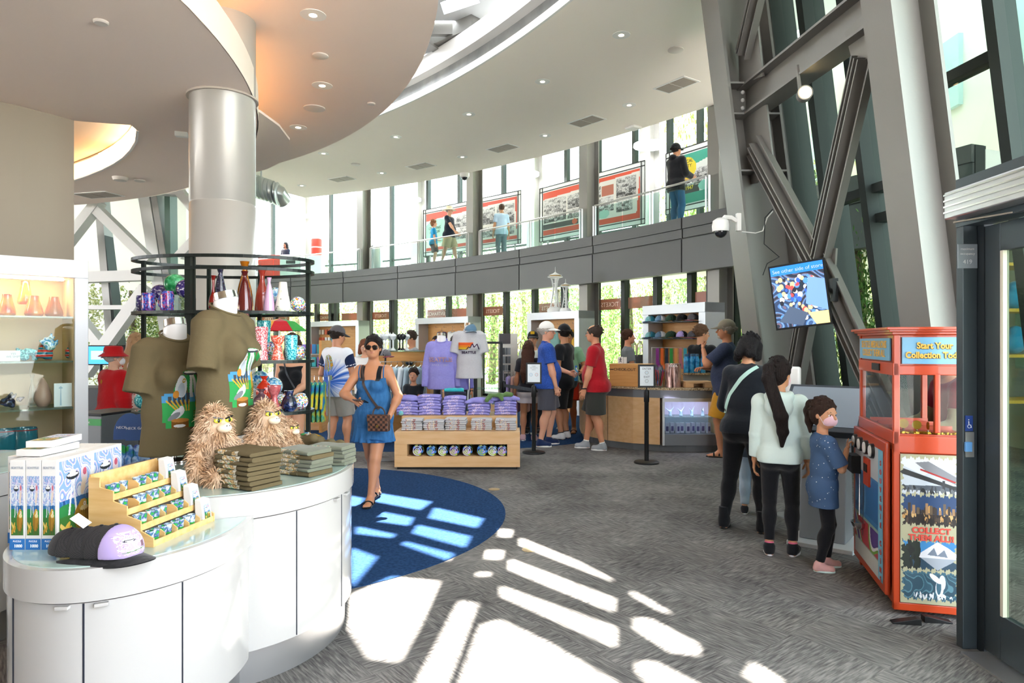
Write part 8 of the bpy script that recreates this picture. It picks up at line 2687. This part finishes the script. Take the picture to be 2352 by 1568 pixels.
for i,(x,y,z,r,nm)in enumerate(((722,248,ZM,0.15,'round mesh speaker in the middle ceiling disc'),(736,127,ZM,0.09,'round white cover plate in the middle ceiling disc'),(853,237,ZM,0.055,'small white disc near the rim of the middle ceiling disc'),(1552,114,ZO,0.12,'round cover in the outer ceiling near the steel column'),(817,377,ZO,0.12,'round cover in the outer ceiling beyond the middle disc'),(232,49,ZL,0.055,'small white disc in the low ceiling near the camera'),(321,414,ZL,0.08,'small round lamp in the low ceiling by the air vent'),(276,407,ZL,0.11,'white smoke detector in the low ceiling beside the amber band'))):
 o=MB().lathe([(r,0),(r,-0.012),(r*0.85,-0.02 if i!=7 else-0.05),(0.0001,-0.02 if i!=7 else-0.06)],n=28).build(('speaker','cover_plate','cover_plate','cover_plate','cover_plate','cover_plate','round_lamp','smoke_detector')[i],solid('d8d0c8',0.6),smooth=True)
 o.location=on_c(x,y,z)
 tag(o,nm,'ceiling fitting')
vm=mat('vent_louvre','#a89a8c',0.6,kind='bands',c2=['#7d7268','#b8aca0'],scale=30,rot=(R(90),0,0))
vn=['nearest the steel column','second from the steel column','third from the steel column','fourth from the steel column','furthest from the steel column']
for i,(x,y,z)in enumerate(((1553,195,ZO),(1347,278,ZO),(1155,340,ZO),(967,381,ZO),(785,411,ZO),(225,447,ZL))):
 p=on_c(x,y,z)
 a_=R(angc(CO,p)+90)if i<5 else R(-15)
 t=thing('air_vent','rectangular air vent in the outer ceiling, '+vn[i]if i<5 else 'square pale air vent in the low ceiling beside the round lamp','air vent',p,a_,'ceiling air vents' if i<5 else None)
 MB().box((0,0,-0.004),(0.72,0.42,0.008)).build('frame',white_p,t)
 for s in(-1,1):
  MB().box((s*0.165,0,-0.010),(0.31,0.34,0.006)).build('louvre',vm,t)
for i,(x,y)in enumerate(((1067,398),)):
 t=thing('dome_camera','small white dome camera under the outer ceiling, '+('by the facade column above the exhibit panel','above the grey duct end')[i],'camera',on_c(x,y,ZO),0)
 MB().lathe([(0.13,0),(0.13,-0.08),(0.10,-0.11)],n=20).build('housing',white_p,t,smooth=True)
 MB().ball((0,0,-0.11),(0.085,0.085,0.08),16,8).build('dome',solid('2a2c30',0.1),t,smooth=True)
t=thing('wifi_plate','flat square white device on the outer ceiling edge','ceiling device',on_c(1455,291,ZO),0.6)
MB().box((0,0,-0.025),(0.26,0.26,0.05)).build('plate_body',white_p,t,bevel=0.02)
t=thing('wall_speaker','small white box speaker hanging beside the round column','speaker',P(417,304,8.2),R(20))
MB().box((0,0,0),(0.14,0.16,0.11),Matrix.Rotation(R(10),3,'X')).build('speaker_body',white_p,t,bevel=0.01)
MB().cyl((0,0.0,0),(0,0,ZL-P(417,304,8.2)[2]),0.012).build('bracket',white_p,t)
# ring lamps on the mezzanine
for i,(x,y,r)in enumerate(((690,457,0.38),(943,440,0.38),(1210,401,0.38),(1492,335,0.40))):
 p=hitc(CB,RB+2.2,x)
 p[2]=min(EYE+(CY-y)/FPX*p[1],6.75)
 t=thing('ring_lamp','white ring lamp on the mezzanine column, '+('above the dark-haired visitor','above the steel bin','between the two red exhibit panels','above the rail near the green panel')[i],'lamp',p,0,'ring lamps on the mezzanine columns')
 MB().lathe([(r,-0.02),(r,0.05),(r*0.72,0.05),(r*0.72,-0.02),(r,-0.02)],n=36).build('ring',mat('ring_lamp_lit','#ffffff',0.4,emit=4.0),t,smooth=True)
 q=(hitc(CB,RB+2.6,x+8)-V3((p[0],p[1],0)))
 MB().beam((0,0,0.02),(q[0],q[1],0.02),0.08,0.05).build('arm',steel_light,t)
 # exhibit panels
def exhibit(x0,x1,z0,z1,a,label):
 p0,p1=hitc(CB,RB+1.7,x0),hitc(CB,RB+1.7,x1)
 u=(p1-p0)
 L=u.length
 u.normalize()
 n=Vector((u[1],-u[0],0))
 t=thing('exhibit_panel',label,'exhibit panel',(p0[0],p0[1],ZB1-0.05),0,'photo panels on the mezzanine')
 z0,z1=z0-ZB1+0.05,z1-ZB1+0.05
 MB().extr([(0,z0),(L,z0),(L,z1),(0,z1)],(0,0,0),u,(0,0,1),n*-0.03).build('board',solid('eef0f0',0.4),t)
 fm=MB()
 for q in(0,0.12,L-0.12,L):
  fm.beam(u*q+n*0.01+V3((0,0,z0)),u*q+n*0.01+V3((0,0,z1)),0.02,0.02)
 for z in(z0,z0+0.12,z1-0.12,z1):
  fm.beam(n*0.01+V3((0,0,z)),u*L+n*0.01+V3((0,0,z)),0.02,0.02)
 fm.build('black_frame',blackm,t)
 for q in(0.3,L-0.3):
  MB().beam(u*q-n*0.05,u*q-n*0.05+V3((0,0,z1)),0.05,0.05).build('support',steel_light,t)
 a.flat('panel_picture',u*0.16+n*0.012+V3((0,0,z0+0.16)),u*(L-0.32),V3((0,0,z1-z0-0.32)),PAINT,t)
 return t,u,n,z0,z1
def photos(a,cells_,seed):
 rg=np.random.RandomState(seed)
 for(x0,y0,x1,y1)in cells_:
  q=(a.x>x0)&(a.x<x1)&(a.y>y0)&(a.y<y1)
  v=np.kron(rg.rand(a.h//3+1,a.w//4+1),np.ones((3,4)))[:a.h,:a.w]*0.6+rg.rand(a.h,a.w)*0.5+0.5*(a.y-y0)/(y1-y0)-0.3
  v=np.clip(v,0.02,0.8)**1.5
  a.a[q]=v[q][:,None]
 return a
a=Art(110,60,'#d8401f')
a.poly([(0,0.02),(1,0.02),(0.98,0.94),(0.3,0.86),(0,0.8)],'#eceae4').ell(0.14,0.5,0.17,0.32,'#9ad4c0').rect(0,0,1,0.08,'#d8401f')
photos(a,((0.34,0.5,0.56,0.8),(0.34,0.2,0.56,0.48),(0.58,0.45,0.78,0.85),(0.8,0.4,0.97,0.88),(0.58,0.14,0.97,0.38)),1)
t,u,n,z0,z1=exhibit(973,1197,4.55,6.15,a,'red bordered exhibit panel with a mint cloud behind the sun hat man')
text('CREATING\nA VISION',0.13,solid('2a3a34',0.6),'lettering',t,frame(u*0.62+n*0.02+V3((0,0,z0+0.85)),u,(0,0,1)),0.002)
a=Art(120,60,'#e0481f')
a.poly([(0.0,0.12),(0.97,0.12),(1.0,0.95),(0,0.84)],'#e9e6e0')
photos(a,((0.01,0.28,0.27,0.82),(0.28,0.5,0.42,0.82),(0.28,0.28,0.42,0.48),(0.5,0.6,0.63,0.84),(0.5,0.26,0.76,0.57),(0.78,0.5,0.97,0.9),(0.78,0.2,0.93,0.48)),2)
a.rect(0.64,0.6,0.76,0.82,'#b8644a').ell(0.66,0.22,0.06,0.09,'#a8d8cc').rect(0.0,0.13,0.4,0.25,'#3a3a3a').ell(0.36,0.2,0.03,0.06,'#d8582c')
exhibit(1240,1482,4.5,6.05,a,'exhibit panel of black and white photos with a wide orange-red border')
a=Art(80,60,'#2f9f88')
a.poly([(0,0.2),(1,0.2),(1,0.88),(0,0.62)],'#e4e8e4')
photos(a,((0.3,0.34,1.0,0.66),),3)
a.ell(0.3,0.7,0.24,0.24,'#e8d020').rect(0.3,0.2,0.6,0.34,'#2a2c2c').ell(0.72,0.3,0.14,0.1,'#8fd4c4')
t,u,n,z0,z1=exhibit(1530,1668,4.6,6.05,a,'green bordered exhibit panel with a yellow speech bubble')
text('VERTICAL\nREALITY',0.11,solid('2a2a1c',0.6),'lettering',t,frame(u*0.62+n*0.02+V3((0,0,z0+1.06)),u,(0,0,1)),0.002)
text('1947',0.12,solid('e8d020',0.6),'lettering',t,frame(u*0.75+n*0.02+V3((0,0,z0+0.5)),u,(0,0,1)),0.002)
def mzo(x,off,nm,label,build_,cat):
 p=hitc(CB,RB+off,x)
 t=thing(nm,label,cat,(p[0],p[1],ZB1-0.05))
 build_(t)
redm=solid('c8321e',0.5)
mzo(628,0.9,'red_counter','red counter cabinet on the mezzanine above the vase rack',lambda t:MB().bb((-0.5,-0.3,0),(0.5,0.3,1.0)).build('counter_body',redm,t,bevel=0.01),'counter')
mzo(672,0.9,'grey_printer','pale grey office printer beside the red mezzanine counter',lambda t:(MB().bb((-0.4,-0.3,0),(0.4,0.3,0.95)).build('printer_body',solid('c9cdc9',0.5),t,bevel=0.03),MB().bb((-0.15,-0.31,0.6),(0.2,-0.3,0.72)).build('tray',blackm,t)),'printer')
mzo(727,1.2,'red_barrel','red barrel with pale stripes standing on the mezzanine',lambda t:(MB().lathe([(0.2,0.9),(0.21,0.95),(0.21,1.5),(0.19,1.55)],n=24).build('barrel',redm,t,smooth=True),MB().bb((-0.25,-0.25,0),(0.25,0.25,0.9)).build('barrel_stand',solid('d8d8d4',0.5),t),MB().lathe([(0.213,1.2),(0.213,1.24)],n=24).build('stripe',white_p,t)),'barrel')
mzo(865,0.7,'steel_bin','cylindrical steel bin behind the mezzanine glass',lambda t:MB().lathe([(0.2,0),(0.2,0.9),(0.17,0.94)],n=28).build('bin_body',alu,t,smooth=True),'bin')
# television, camera, floodlight on the steel
c_=[P(1764,613,6.75),P(1892,591,6.45),P(1917,755,6.45),P(1783,759,6.75)]
u_,v_=(c_[1]-c_[0]),(c_[0]-c_[3])
nrm=u_.cross(v_).normalized()
if nrm[1]>0:
 nrm=-nrm
o3=c_[3]
tv=thing('television','flat screen television on the steel cross brace showing a view of the shop','television',o3)
MB().extr([(0,0),(u_.length,0),(u_.length,v_.length),(0,v_.length)],(0,0,0),u_.normalized(),v_.normalized(),-nrm*0.05).build('tv_body',blackm,tv)
a=Art(170,190,'#2a4468')
a.swirl(['#24324a','#3f5f8a','#5f7a98','#30466a','#5a4a54','#1c2430'],11,seed=4).spots(90,['#3f6fd0','#c83a3a','#e8e4dc','#1a1e28','#e0b070','#2a4a9a'],0.1,0.1,0.8,0.8,0.05,3)
a.poly([(0.05,0.1),(0.5,0.0),(0.62,0.2),(0.3,0.34)],'#3a4658').poly([(0.62,0.2),(0.75,0.0),(1,0.0),(1,0.2)],'#c9b070').poly([(0.6,0.35),(1,0.2),(1,0.7),(0.7,0.78)],'#5a78a8').rect(0,0.86,1,1,'#1f62c0')
a.flat('tv_picture',u_*0.03+v_*0.03+nrm*0.004,u_*0.94,v_*0.94,SCREEN,tv)
text('See other side of store',0.05,solid('dfeafa',0.5),'lettering',tv,frame(u_*0.52+v_*0.895+nrm*0.008,u_,v_),0.001)
MB().beam(u_*0.85+v_*0.5-nrm*0.05,u_*1.0+v_*0.55-nrm*0.3,0.05,0.05).build('bracket',blackm,tv)
MB().box(u_*1.06+v_*0.5-nrm*0.1,(0.05,0.08,0.22)).build('control_box',blackm,tv)
p=P(1692,512,7.7)
t=thing('security_camera','white dome security camera on an arm from the steel column','camera',p)
MB().box((0.02,0,0.01),(0.05,0.06,0.2)).build('wall_plate',white_p,t,bevel=0.006)
MB().tube([(0,0,0.02),(-0.06,0,0.06),(-0.14,-0.02,0.06),(-0.17,-0.03,0.02)],0.028,8).build('arm',white_p,t,smooth=True)
MB().lathe([(0.04,0.06),(0.085,0.03),(0.095,-0.03),(0.09,-0.09)],(-0.19,-0.03,-0.01),n=24).build('housing',white_p,t,smooth=True)
MB().ball((-0.19,-0.03,-0.10),0.072,20,12).build('dome',solid('202226',0.08),t,smooth=True)
cb=MB()
tag(MB().tube([P(1704,532,7.7),P(1735,535,7.7),P(1752,530,7.7),P(1762,500,7.6),P(1775,485,7.6)],0.006,6).build('white_cable',white_p,smooth=True),'white cable running from the security camera to the brace','cable')
tag(MB().tube([P(1775,480,7.6),P(1757,500,7.6),P(1755,560,7.6),P(1790,590,7.5),P(1762,605,7.5),P(1752,632,7.5)],0.005,6).build('black_cable',blackm,smooth=True),'thin black cable dangling beside the steel column','cable')
p=P(1850,212,6.6)
t=thing('floodlight','round warm floodlight under the steel beam','floodlight',p)
MB().cyl((0,0.0,0),(0.02,0.09,0.0),0.072,0.07,28).build('housing',steel,t,smooth=True)
MB().cyl((-0.001,-0.004,0),(0,0.002,0),0.058,0.058,28).build('lens',mat('flood_lens','#ffe0a0',0.3,emit=7.0),t,smooth=True)
MB().beam((-0.03,0.05,0.02),(-0.06,0.05,0.28),0.04,0.02).build('bracket',steel,t)
# touch-screen kiosk and dispenser
kp=PX(1893,5.45)
t=thing('touch_kiosk','grey touch-screen kiosk with a tilted display beside the red machine','kiosk',(kp[0],kp[1],0),R(-38))
MB().prism([(-0.22,-0.25),(0.26,-0.25),(0.32,0.2),(-0.22,0.2)],0,0.035).build('base_plate',solid('c8ccd0',0.4),t,bevel=0.005)
MB().extr([(-0.12,0.035),(0.16,0.035),(0.08,0.95),(-0.05,0.95)],(-0.16,0,0),(0,1,0),(0,0,1),(0.34,0,0)).build('pedestal',mat('kiosk_grey','#8a8f94',0.4,0.4),t,bevel=0.01)
T_=Matrix.Rotation(R(-42),3,'X')
MB().box((0.0,0.0,1.05),(0.60,0.50,0.07),Matrix.Rotation(R(42),3,'X')).build('display_housing',solid('2a3038',0.4),t,bevel=0.006)
r_=Matrix.Rotation(R(42),3,'X')
MB().box(V3((0,0,1.05))+r_@V3((0,0.01,0.037)),(0.54,0.42,0.004),r_).build('touch_display',mat('touch_glass','#7d8794',0.08,coat=0.6),t)
for i in range(16):
 MB().box(V3((0,0,1.05))+r_@V3((0.302,-0.2+0.026*i,0)),(0.004,0.008,0.05),r_).build('vent_slot',blackm,t)
p_=MB().box((-0.02,-0.105,0.55),(0.14,0.006,0.09),Matrix.Rotation(R(-4),3,'X')).build('orange_label',solid('c8742c',0.5),t)
sp_=PX(1820,6.25)
t=thing('sanitizer_stand','white hand sanitizer dispenser on a slim stand behind the girls','dispenser',(sp_[0],sp_[1],0),R(-30))
MB().cyl((0,0.03,0),(0,0.03,1.2),0.016).build('pole',alu,t)
MB().lathe([(0.14,0),(0.14,0.012)],n=24).build('base',alu,t)
MB().box((0,0,1.24),(0.14,0.10,0.26)).build('dispenser_body',white_p,t,bevel=0.02)
# red medallion machine
org=mat('machine_orange','#b53c0c',0.4,coat=0.3)
mc=thing('medallion_machine','tall orange-red souvenir coin machine with glass top and picture panels','coin machine',(2.235,4.0,0),R(-15))
W_,D_=0.42,0.86
def mbx(nm,a,b,m=org,bev=0.004,par=None):
 return MB().bb(a,b).build(nm,m,par or mc,bevel=bev)
mbx('lower_cabinet',(0.02,0.02,0.035),(W_,D_,0.95))
mbx('front_frame',(0,0,0.03),(W_,0.03,0.075))
mbx('front_frame',(0,0,0.95),(W_,0.03,1.05))
mbx('corner_post',(0,0,0.03),(0.035,0.035,1.64))
mbx('corner_post',(0,D_-0.035,0.03),(0.035,D_,1.64))
mbx('corner_post',(W_-0.035,0,0.03),(W_,0.035,1.64))
mbx('corner_post',(W_-0.035,D_-0.035,0.03),(W_,D_,1.64))
mbx('mullion',(0.215,0.0,1.07),(0.245,0.03,1.42))
mbx('coin_deck',(0.02,0.02,1.0),(W_-0.02,D_-0.02,1.06))
for y in(0.25,0.5,0.7):
 mbx('deck_divider',(0.035,y,1.06),(W_-0.035,y+0.012,1.085),bev=0)
mbx('upper_frame',(0,0,1.405),(W_,0.03,1.46))
mbx('upper_box',(0.01,0.012,1.43),(W_-0.01,D_-0.012,1.64))
mbx('side_rail',(-0.004,0.0,1.0),(0.03,D_,1.075))
mbx('side_rail',(-0.004,0.0,1.40),(0.03,D_,1.475))
for k,(e,z)in enumerate(((0.01,1.64),(0.028,1.655),(0.045,1.668))):
 mbx('crown_moulding',(-e,-e,z),(W_+e,D_+e,z+0.016),bev=0.003)
mbx('side_door',(-0.03,0.06,0.09),(0.0,D_+0.03,1.0),bev=0.006)
mg_=glassmat('machine_glass','#e8eeee',0.008)
MB().bb((0.035,0.008,1.06),(W_-0.035,0.012,1.41)).build('front_window',mg_,mc)
MB().bb((0.008,0.035,1.075),(0.012,D_-0.035,1.40)).build('side_window',mg_,mc)
sky_=solid('6aa4c4',0.35)
s_=mbx('header_sign',(0.045,-0.004,1.47),(W_-0.04,0.012,1.625),sky_,0)
gold=solid('e8b04a',0.5)
gsh=solid('7a5a2a',0.6)
for dx,dz,m_,dy in((0.003,-0.003,gsh,-0.006),(0,0,gold,-0.009)):
 for s,z in(('Start Your',1.575),('Collection Today',1.52)):
  text(s,0.05,m_,'lettering',s_,frame((0.212+dx,dy,z+dz),(1,0,0),(0,0,1)),0.002,bold=0.0016,sx=0.86)
s_=MB().bb((-0.008,0.05,1.485),(0.0,D_-0.05,1.62)).build('side_sign',sky_,mc)
for s,z in(('SEATTLE MEDALLIONS',1.58),('COLLECT THEM ALL',1.525)):
 text(s,0.062,gold,'lettering',s_,frame((-0.0095,D_/2,z),(0,-1,0),(0,0,1)),0.002,bold=0.001)
mbx('coin_display',(-0.012,0.28,1.418),(0.0,0.46,1.462),blackm,0)
a=Art(230,400,'#b9b896')
def rag(x0,y0,x1,y1,c,seed):
 w=0.02*np.sin(a.y*90+seed)+0.012*np.sin(a.y*210+seed*2)
 h=0.008*np.sin(a.x*60+seed)+0.005*np.sin(a.x*150)
 m_=(a.x>x0+w)&(a.x<x1+w*1.3)&(a.y>y0+h)&(a.y<y1-h)
 return m_
def clip(m_,fn):
 keep=a.a.copy()
 fn()
 a.a[~m_]=keep[~m_]
def p1():
 a.rect(0,0.7,1,1,'#cfdbe4').poly([(0,0.93),(0.35,0.86),(0.7,0.95),(1,0.88),(1,1),(0,1)],'#e8eef2').poly([(0,0.76),(0,0.79),(1,0.8),(1,0.76)],'#55606a').poly([(0,0.91),(0.9,0.78),(0.9,0.76),(0,0.87)],'#2a2e30').poly([(0.22,0.945),(0.42,0.955),(0.85,0.85),(0.85,0.80),(0.4,0.885)],'#8a8e94').line(0.3,0.90,0.85,0.815,0.006,'#b8302c').rect(0.62,0.72,0.66,0.83,'#30343a').spots(40,['#3a4044','#6a7074','#20262a'],0,0.71,1,0.78,0.04,5,0.5)
def p2():
 a.rect(0,0.5,1,0.74,'#1f4470').rect(0,0.5,1,0.60,'#241c16').spots(60,['#c89a5a','#3a2c20','#e0b878','#1a1612'],0,0.56,1,0.64,0.025,6,1.2).spots(50,['#4a3a2c','#1a1410'],0,0.50,1,0.57,0.03,7,0.7)
 for i in range(14):
  a.rect(0.05+0.065*i,0.6,0.09+0.065*i,0.63+0.03*((i*7)%4)/2,('#6a5a44','#3a3028','#a8845a')[i%3])
def p3():
 a.rect(0,0.22,1,0.44,'#3f8fcc').poly([(0.2,0.31),(0.55,0.42),(0.7,0.385),(0.95,0.31)],'#e9edf2').poly([(0.4,0.33),(0.5,0.38),(0.55,0.33),(0.65,0.37),(0.7,0.32)],'#7a8898').rect(0,0.22,1,0.31,'#2a4a5e').poly([(0.3,0.31),(0.55,0.23),(0.85,0.31)],'#a9b4be').spots(40,['#141a16','#1f2a20'],0,0.24,0.28,0.43,0.06,8,0.7).spots(16,['#141a16'],0.85,0.28,1,0.38,0.05,9,0.8)
def p4():
 a.rect(0,0,1,0.22,'#3f6a7c').swirl(['#355c6e','#5a8a98','#2c4f60'],22,0,0,1,0.2,2).spots(18,['#eef2f4'],0.2,0.04,0.85,0.065,0.03,3,0.4).ell(0.58,0.11,0.06,0.055,'#e8ecee',0.3).ell(0.62,0.15,0.05,0.05,'#dfe6e8').ell(0.57,0.12,0.035,0.05,'#3f6a7c').ell(0.52,0.175,0.09,0.02,'#f0f2f2',-0.3)
clip(rag(0.03,0.74,0.84,0.975,0,1),p1)
clip(rag(0.04,0.53,0.86,0.725,0,2),p2)
clip(rag(0.03,0.235,0.82,0.42,0,3),p3)
clip(rag(0.04,0.03,0.84,0.215,0,4),p4)
bl=(a.x>0.87+0.02*np.sin(a.y*70))
a.put(bl,'#6fc0e0')
a.flat('picture_panel',(0.035,-0.0045,0.08),(0.35,0,0),(0,0,0.865),PAINT,mc)
rd=solid('c8483a',0.5)
for s,z in(('COLLECT',0.505),('THEM ALL!!',0.462)):
 text(s,0.046,rd,'lettering',mc,frame((0.195,-0.007,z),(1,0,0),(0,0,1)),0.002,bold=0.002)
for i,ch in enumerate('SOUVENIR COINS'):
 if ch!=' ':
  text(ch,0.042,rd,'lettering',mc,frame((0.366,-0.007,0.88-0.054*i),(1,0,0),(0,0,1)),0.002,bold=0.002)
  text(ch,0.045,rd,'lettering',mc,frame((-0.036,0.14,0.86-0.054*i),(0,-1,0),(0,0,1)),0.002,bold=0.001)
a=Art(120,210,'#c8cdd0')
a.rect(0,0.36,1,0.74,'#3f86c0').swirl(['#2f6fae','#5fa0d0','#2a5a90'],8,0,0.4,1,0.72,1).rect(0,0,1,0.36,'#9ab8a8').swirl(['#c83a4a','#7fb848','#e8e8ea','#5a3a8a'],7,0.0,0.14,1,0.34,5).rect(0,0.0,1,0.13,'#d8dcd8').line(0.3,0.2,0.35,0.7,0.012,'#1a1c20').put(a.x>0.85,'#7fc4e0')
a.flat('side_picture',(-0.032,D_-0.03,0.14),(0,-(D_-0.13),0),(0,0,0.80),PAINT,mc)
for i in range(4):
 y=0.80-0.155*i+(0.0 if i<3 else 0.0)
 b_=MB().cyl((-0.03,y,0.905),(-0.05,y,0.905),0.048,0.046,28).build('push_button',solid('1d1f22',0.3),mc,smooth=True)
 MB().cyl((-0.05,y,0.905),(-0.056,y,0.905),0.036,0.034,28).build('button_face',solid('dfe0de',0.3),b_,smooth=True)
mbx('coin_slot_box',(-0.09,0.66,0.70),(-0.03,0.82,0.82),blackm,0.006)
mbx('card_reader',(-0.045,0.40,0.66),(-0.03,0.54,0.84),solid('b83a1c',0.4),0.002)
mbx('reader_slot',(-0.05,0.43,0.75),(-0.044,0.51,0.80),blackm,0)
cup=MB().lathe([(0.02,0.34),(0.05,0.36),(0.06,0.39),(0.055,0.39)],(-0.05,0.60,0),n=24).build('coin_cup',chrome,mc,smooth=True)
rod=MB().cyl((-0.04,0.66,0.42),(-0.04,0.66,0.70),0.006).build('coin_tube',chrome,mc)
coin=solid('d8a83c',0.3,metal=0.7)
for i,(x,y,r)in enumerate(((0.05,0.14,0.025),(0.095,0.16,0.028),(0.15,0.10,0.026),(0.20,0.07,0.022))):
 t=thing('medallion','gold medallion upright on a stand in the coin machine, '+('nearest the corner post','second','third','by the window mullion')[i],'medallion',mc.matrix_basis@V3((0,0,0))if False else inworld(mc,(x,y,1.06)),R((60,-20,-15,75)[i]),'gold medallions in the machine')
 MB().cyl((0,-0.002,0.045),(0,0.002,0.045),r,r,28).build('disc',coin,t,smooth=True)
 MB().cyl((0,0,0.0),(0,0,0.018),0.006).build('stand',chrome,t)
rg=random.Random(9)
mb=MB()
for i in range(60):
 x,y=rg.uniform(0.05,0.38),rg.uniform(0.04,0.07)
 mb.cyl((x,y,1.0605),(x,y,1.064+0.004*(i%3)),0.012,0.012,10)
tag(mb.build('loose_coins',coin),'line of small gold coins along the front of the machine deck','coins',kind='stuff')
o_=next(o for o in[bpy.data.objects['loose_coins']])
o_.location=mc.location
o_.rotation_euler=mc.rotation_euler
for i,(x,y)in enumerate(((2088,1434),(2152,1430))):
 o=MB().extr([(0,0),(0.15,0),(0.15,0.008),(0.02,0.035),(0,0.035)],(0,0,0),(1,0,0),(0,0,1),(0,0.05,0)).build('door_wedge',blackm,bevel=0.002)
 o.location=PZ(x,y,0)-V3((0.07,0,0))
 o.rotation_euler=(0,0,R((170,-8)[i]))
 if i==0:
  o.location=PZ(x,y,0)+V3((0.07,0.03,0))
 tag(o,('black rubber door wedge on the carpet below the machine corner','black and steel door wedge beside the dark door post')[i],'door wedge')
 # dark door at the right edge
dm=mat('door_dark','#3f494f',0.4,0.35)
struct(MB().bb((2.345,3.55,0),(2.42,3.605,2.45)).build('trim_doorpost',dm,bevel=0.004))
struct(MB().bb((2.42,3.50,0),(2.47,3.66,2.2)).build('trim_doorpost',mat('door_dark2','#2c3338',0.4,0.35)))
struct(MB().bb((2.34,2.2,2.2),(2.46,3.6,2.45)).build('trim_header',dm))
dr=struct(link(bpy.data.objects.new('door_1',None)))
for a_,b_ in(((2.425,3.39,0.02),(2.465,3.50,2.19)),((2.425,2.35,0.02),(2.465,3.39,0.24)),((2.425,2.35,2.05),(2.465,3.39,2.19)),((2.425,2.25,0.02),(2.465,2.37,2.19))):
 MB().bb(a_,b_).build('door_stile',dm,dr,bevel=0.003)
MB().bb((2.42,3.365,0.24),(2.45,3.385,2.05)).build('glazing_bead',solid('d8d4c4',0.4),dr)
MB().bb((2.44,2.37,0.24),(2.45,3.365,2.05)).build('door_glass',glassmat('door_glass','#dfe8e0',0.02),dr)
struct(MB().bb((2.30,2.2,0.0),(2.52,3.5,0.012)).build('trim_threshold',alu))
t=thing('door_operator','ribbed silver door operator box above the dark glass door','door operator',(2.24,2.3,2.23))
MB().bb((0,0,0),(0.10,1.24,0.14)).build('operator_body',alu,t,bevel=0.006)
for z in(0.03,0.06,0.09,0.12):
 MB().bb((-0.004,0,z),(0.0,1.24,z+0.008)).build('body_rib',chrome,t)
MB().beam((0.03,1.2,-0.02),(0.16,0.7,-0.03),0.02,0.008).build('swing_arm',chrome,t)
t=thing('occupancy_sign','grey sign reading maximum occupancy 419 on the door post','sign',(2.36,3.548,1.98))
MB().bb((-0.045,-0.006,0),(0.055,0,0.125)).build('plate',solid('8d98a2',0.4),t)
for s,z,k in(('maximum',0.10,0.018),('occupancy',0.075,0.018),('419',0.032,0.032)):
 text(s,k,solid('e4e8ec',0.6),'lettering',t,frame((0.003,-0.0075,z),(1,0,0),(0,0,1)),0.001)
t=thing('door_push_button','accessible door push button below a blue wheelchair sign on the door post','push button',(2.366,3.548,1.0))
MB().bb((-0.012,-0.006,0),(0.032,0,0.13)).build('steel_plate',alu,t)
MB().bb((-0.02,-0.02,0.03),(0.014,-0.006,0.08)).build('button',solid('5f9ad8',0.4),t,bevel=0.002)
MB().bb((-0.012,-0.005,0.135),(0.026,0,0.215)).build('blue_sign',solid('1f3f8c',0.4),t)
wc=MB()
wc.tube([(0.007+0.009*math.cos(b),-0.006,0.160+0.009*math.sin(b))for b in[R(20*k+120)for k in range(14)]],0.0012,5)
wc.beam((0.004,-0.006,0.187),(0.005,-0.006,0.168),0.002,0.003).beam((0.005,-0.006,0.168),(0.014,-0.006,0.167),0.002,0.003).beam((0.014,-0.006,0.167),(0.018,-0.006,0.153),0.002,0.003).ball((0.004,-0.006,0.194),(0.003,0.001,0.003),8,6)
wc.build('wheelchair_symbol',solid('eef2f8',0.5),t)
# toy shelf outside the leaning glass
t=thing('toy_shelf','yellow shelving of blue plush toys beyond the leaning glass wall','shelving',(6.6,9.2,-0.11))
for z in(0.9,1.5,2.1,2.7):
 MB().bb((-0.7,-0.3,z),(0.9,0.3,z+0.04)).build('shelf_board',solid('d8a83c',0.6),t)
for x in(-0.7,0.9):
 MB().bb((x,-0.3,0),(x+0.05,0.3,3.4)).build('upright',solid('d8a83c',0.6),t)
for i in range(8):
 q_=V3((6.05+0.36*(i%4),9.2,-0.11+(2.14 if i<4 else 1.54)))
 o=blob('plush_toy',[ell((0,0,0.14),(0.13,0.12,0.14),0.03),ell((0,-0.02,0.30),0.09,0.03),half((0,0,0.002),(0,0,-1))],cloth(('#3fa8d0','#58606a','#2f8fc0','#8a9aa8')[i%4]),None,0.03)
 o.location=q_
 tag(o,'plush toy on the yellow shelving, %s shelf, %s'%(('upper','lower')[i//4],('first','second','third','last')[i%4]),'plush toy','plush toys on the yellow shelving')
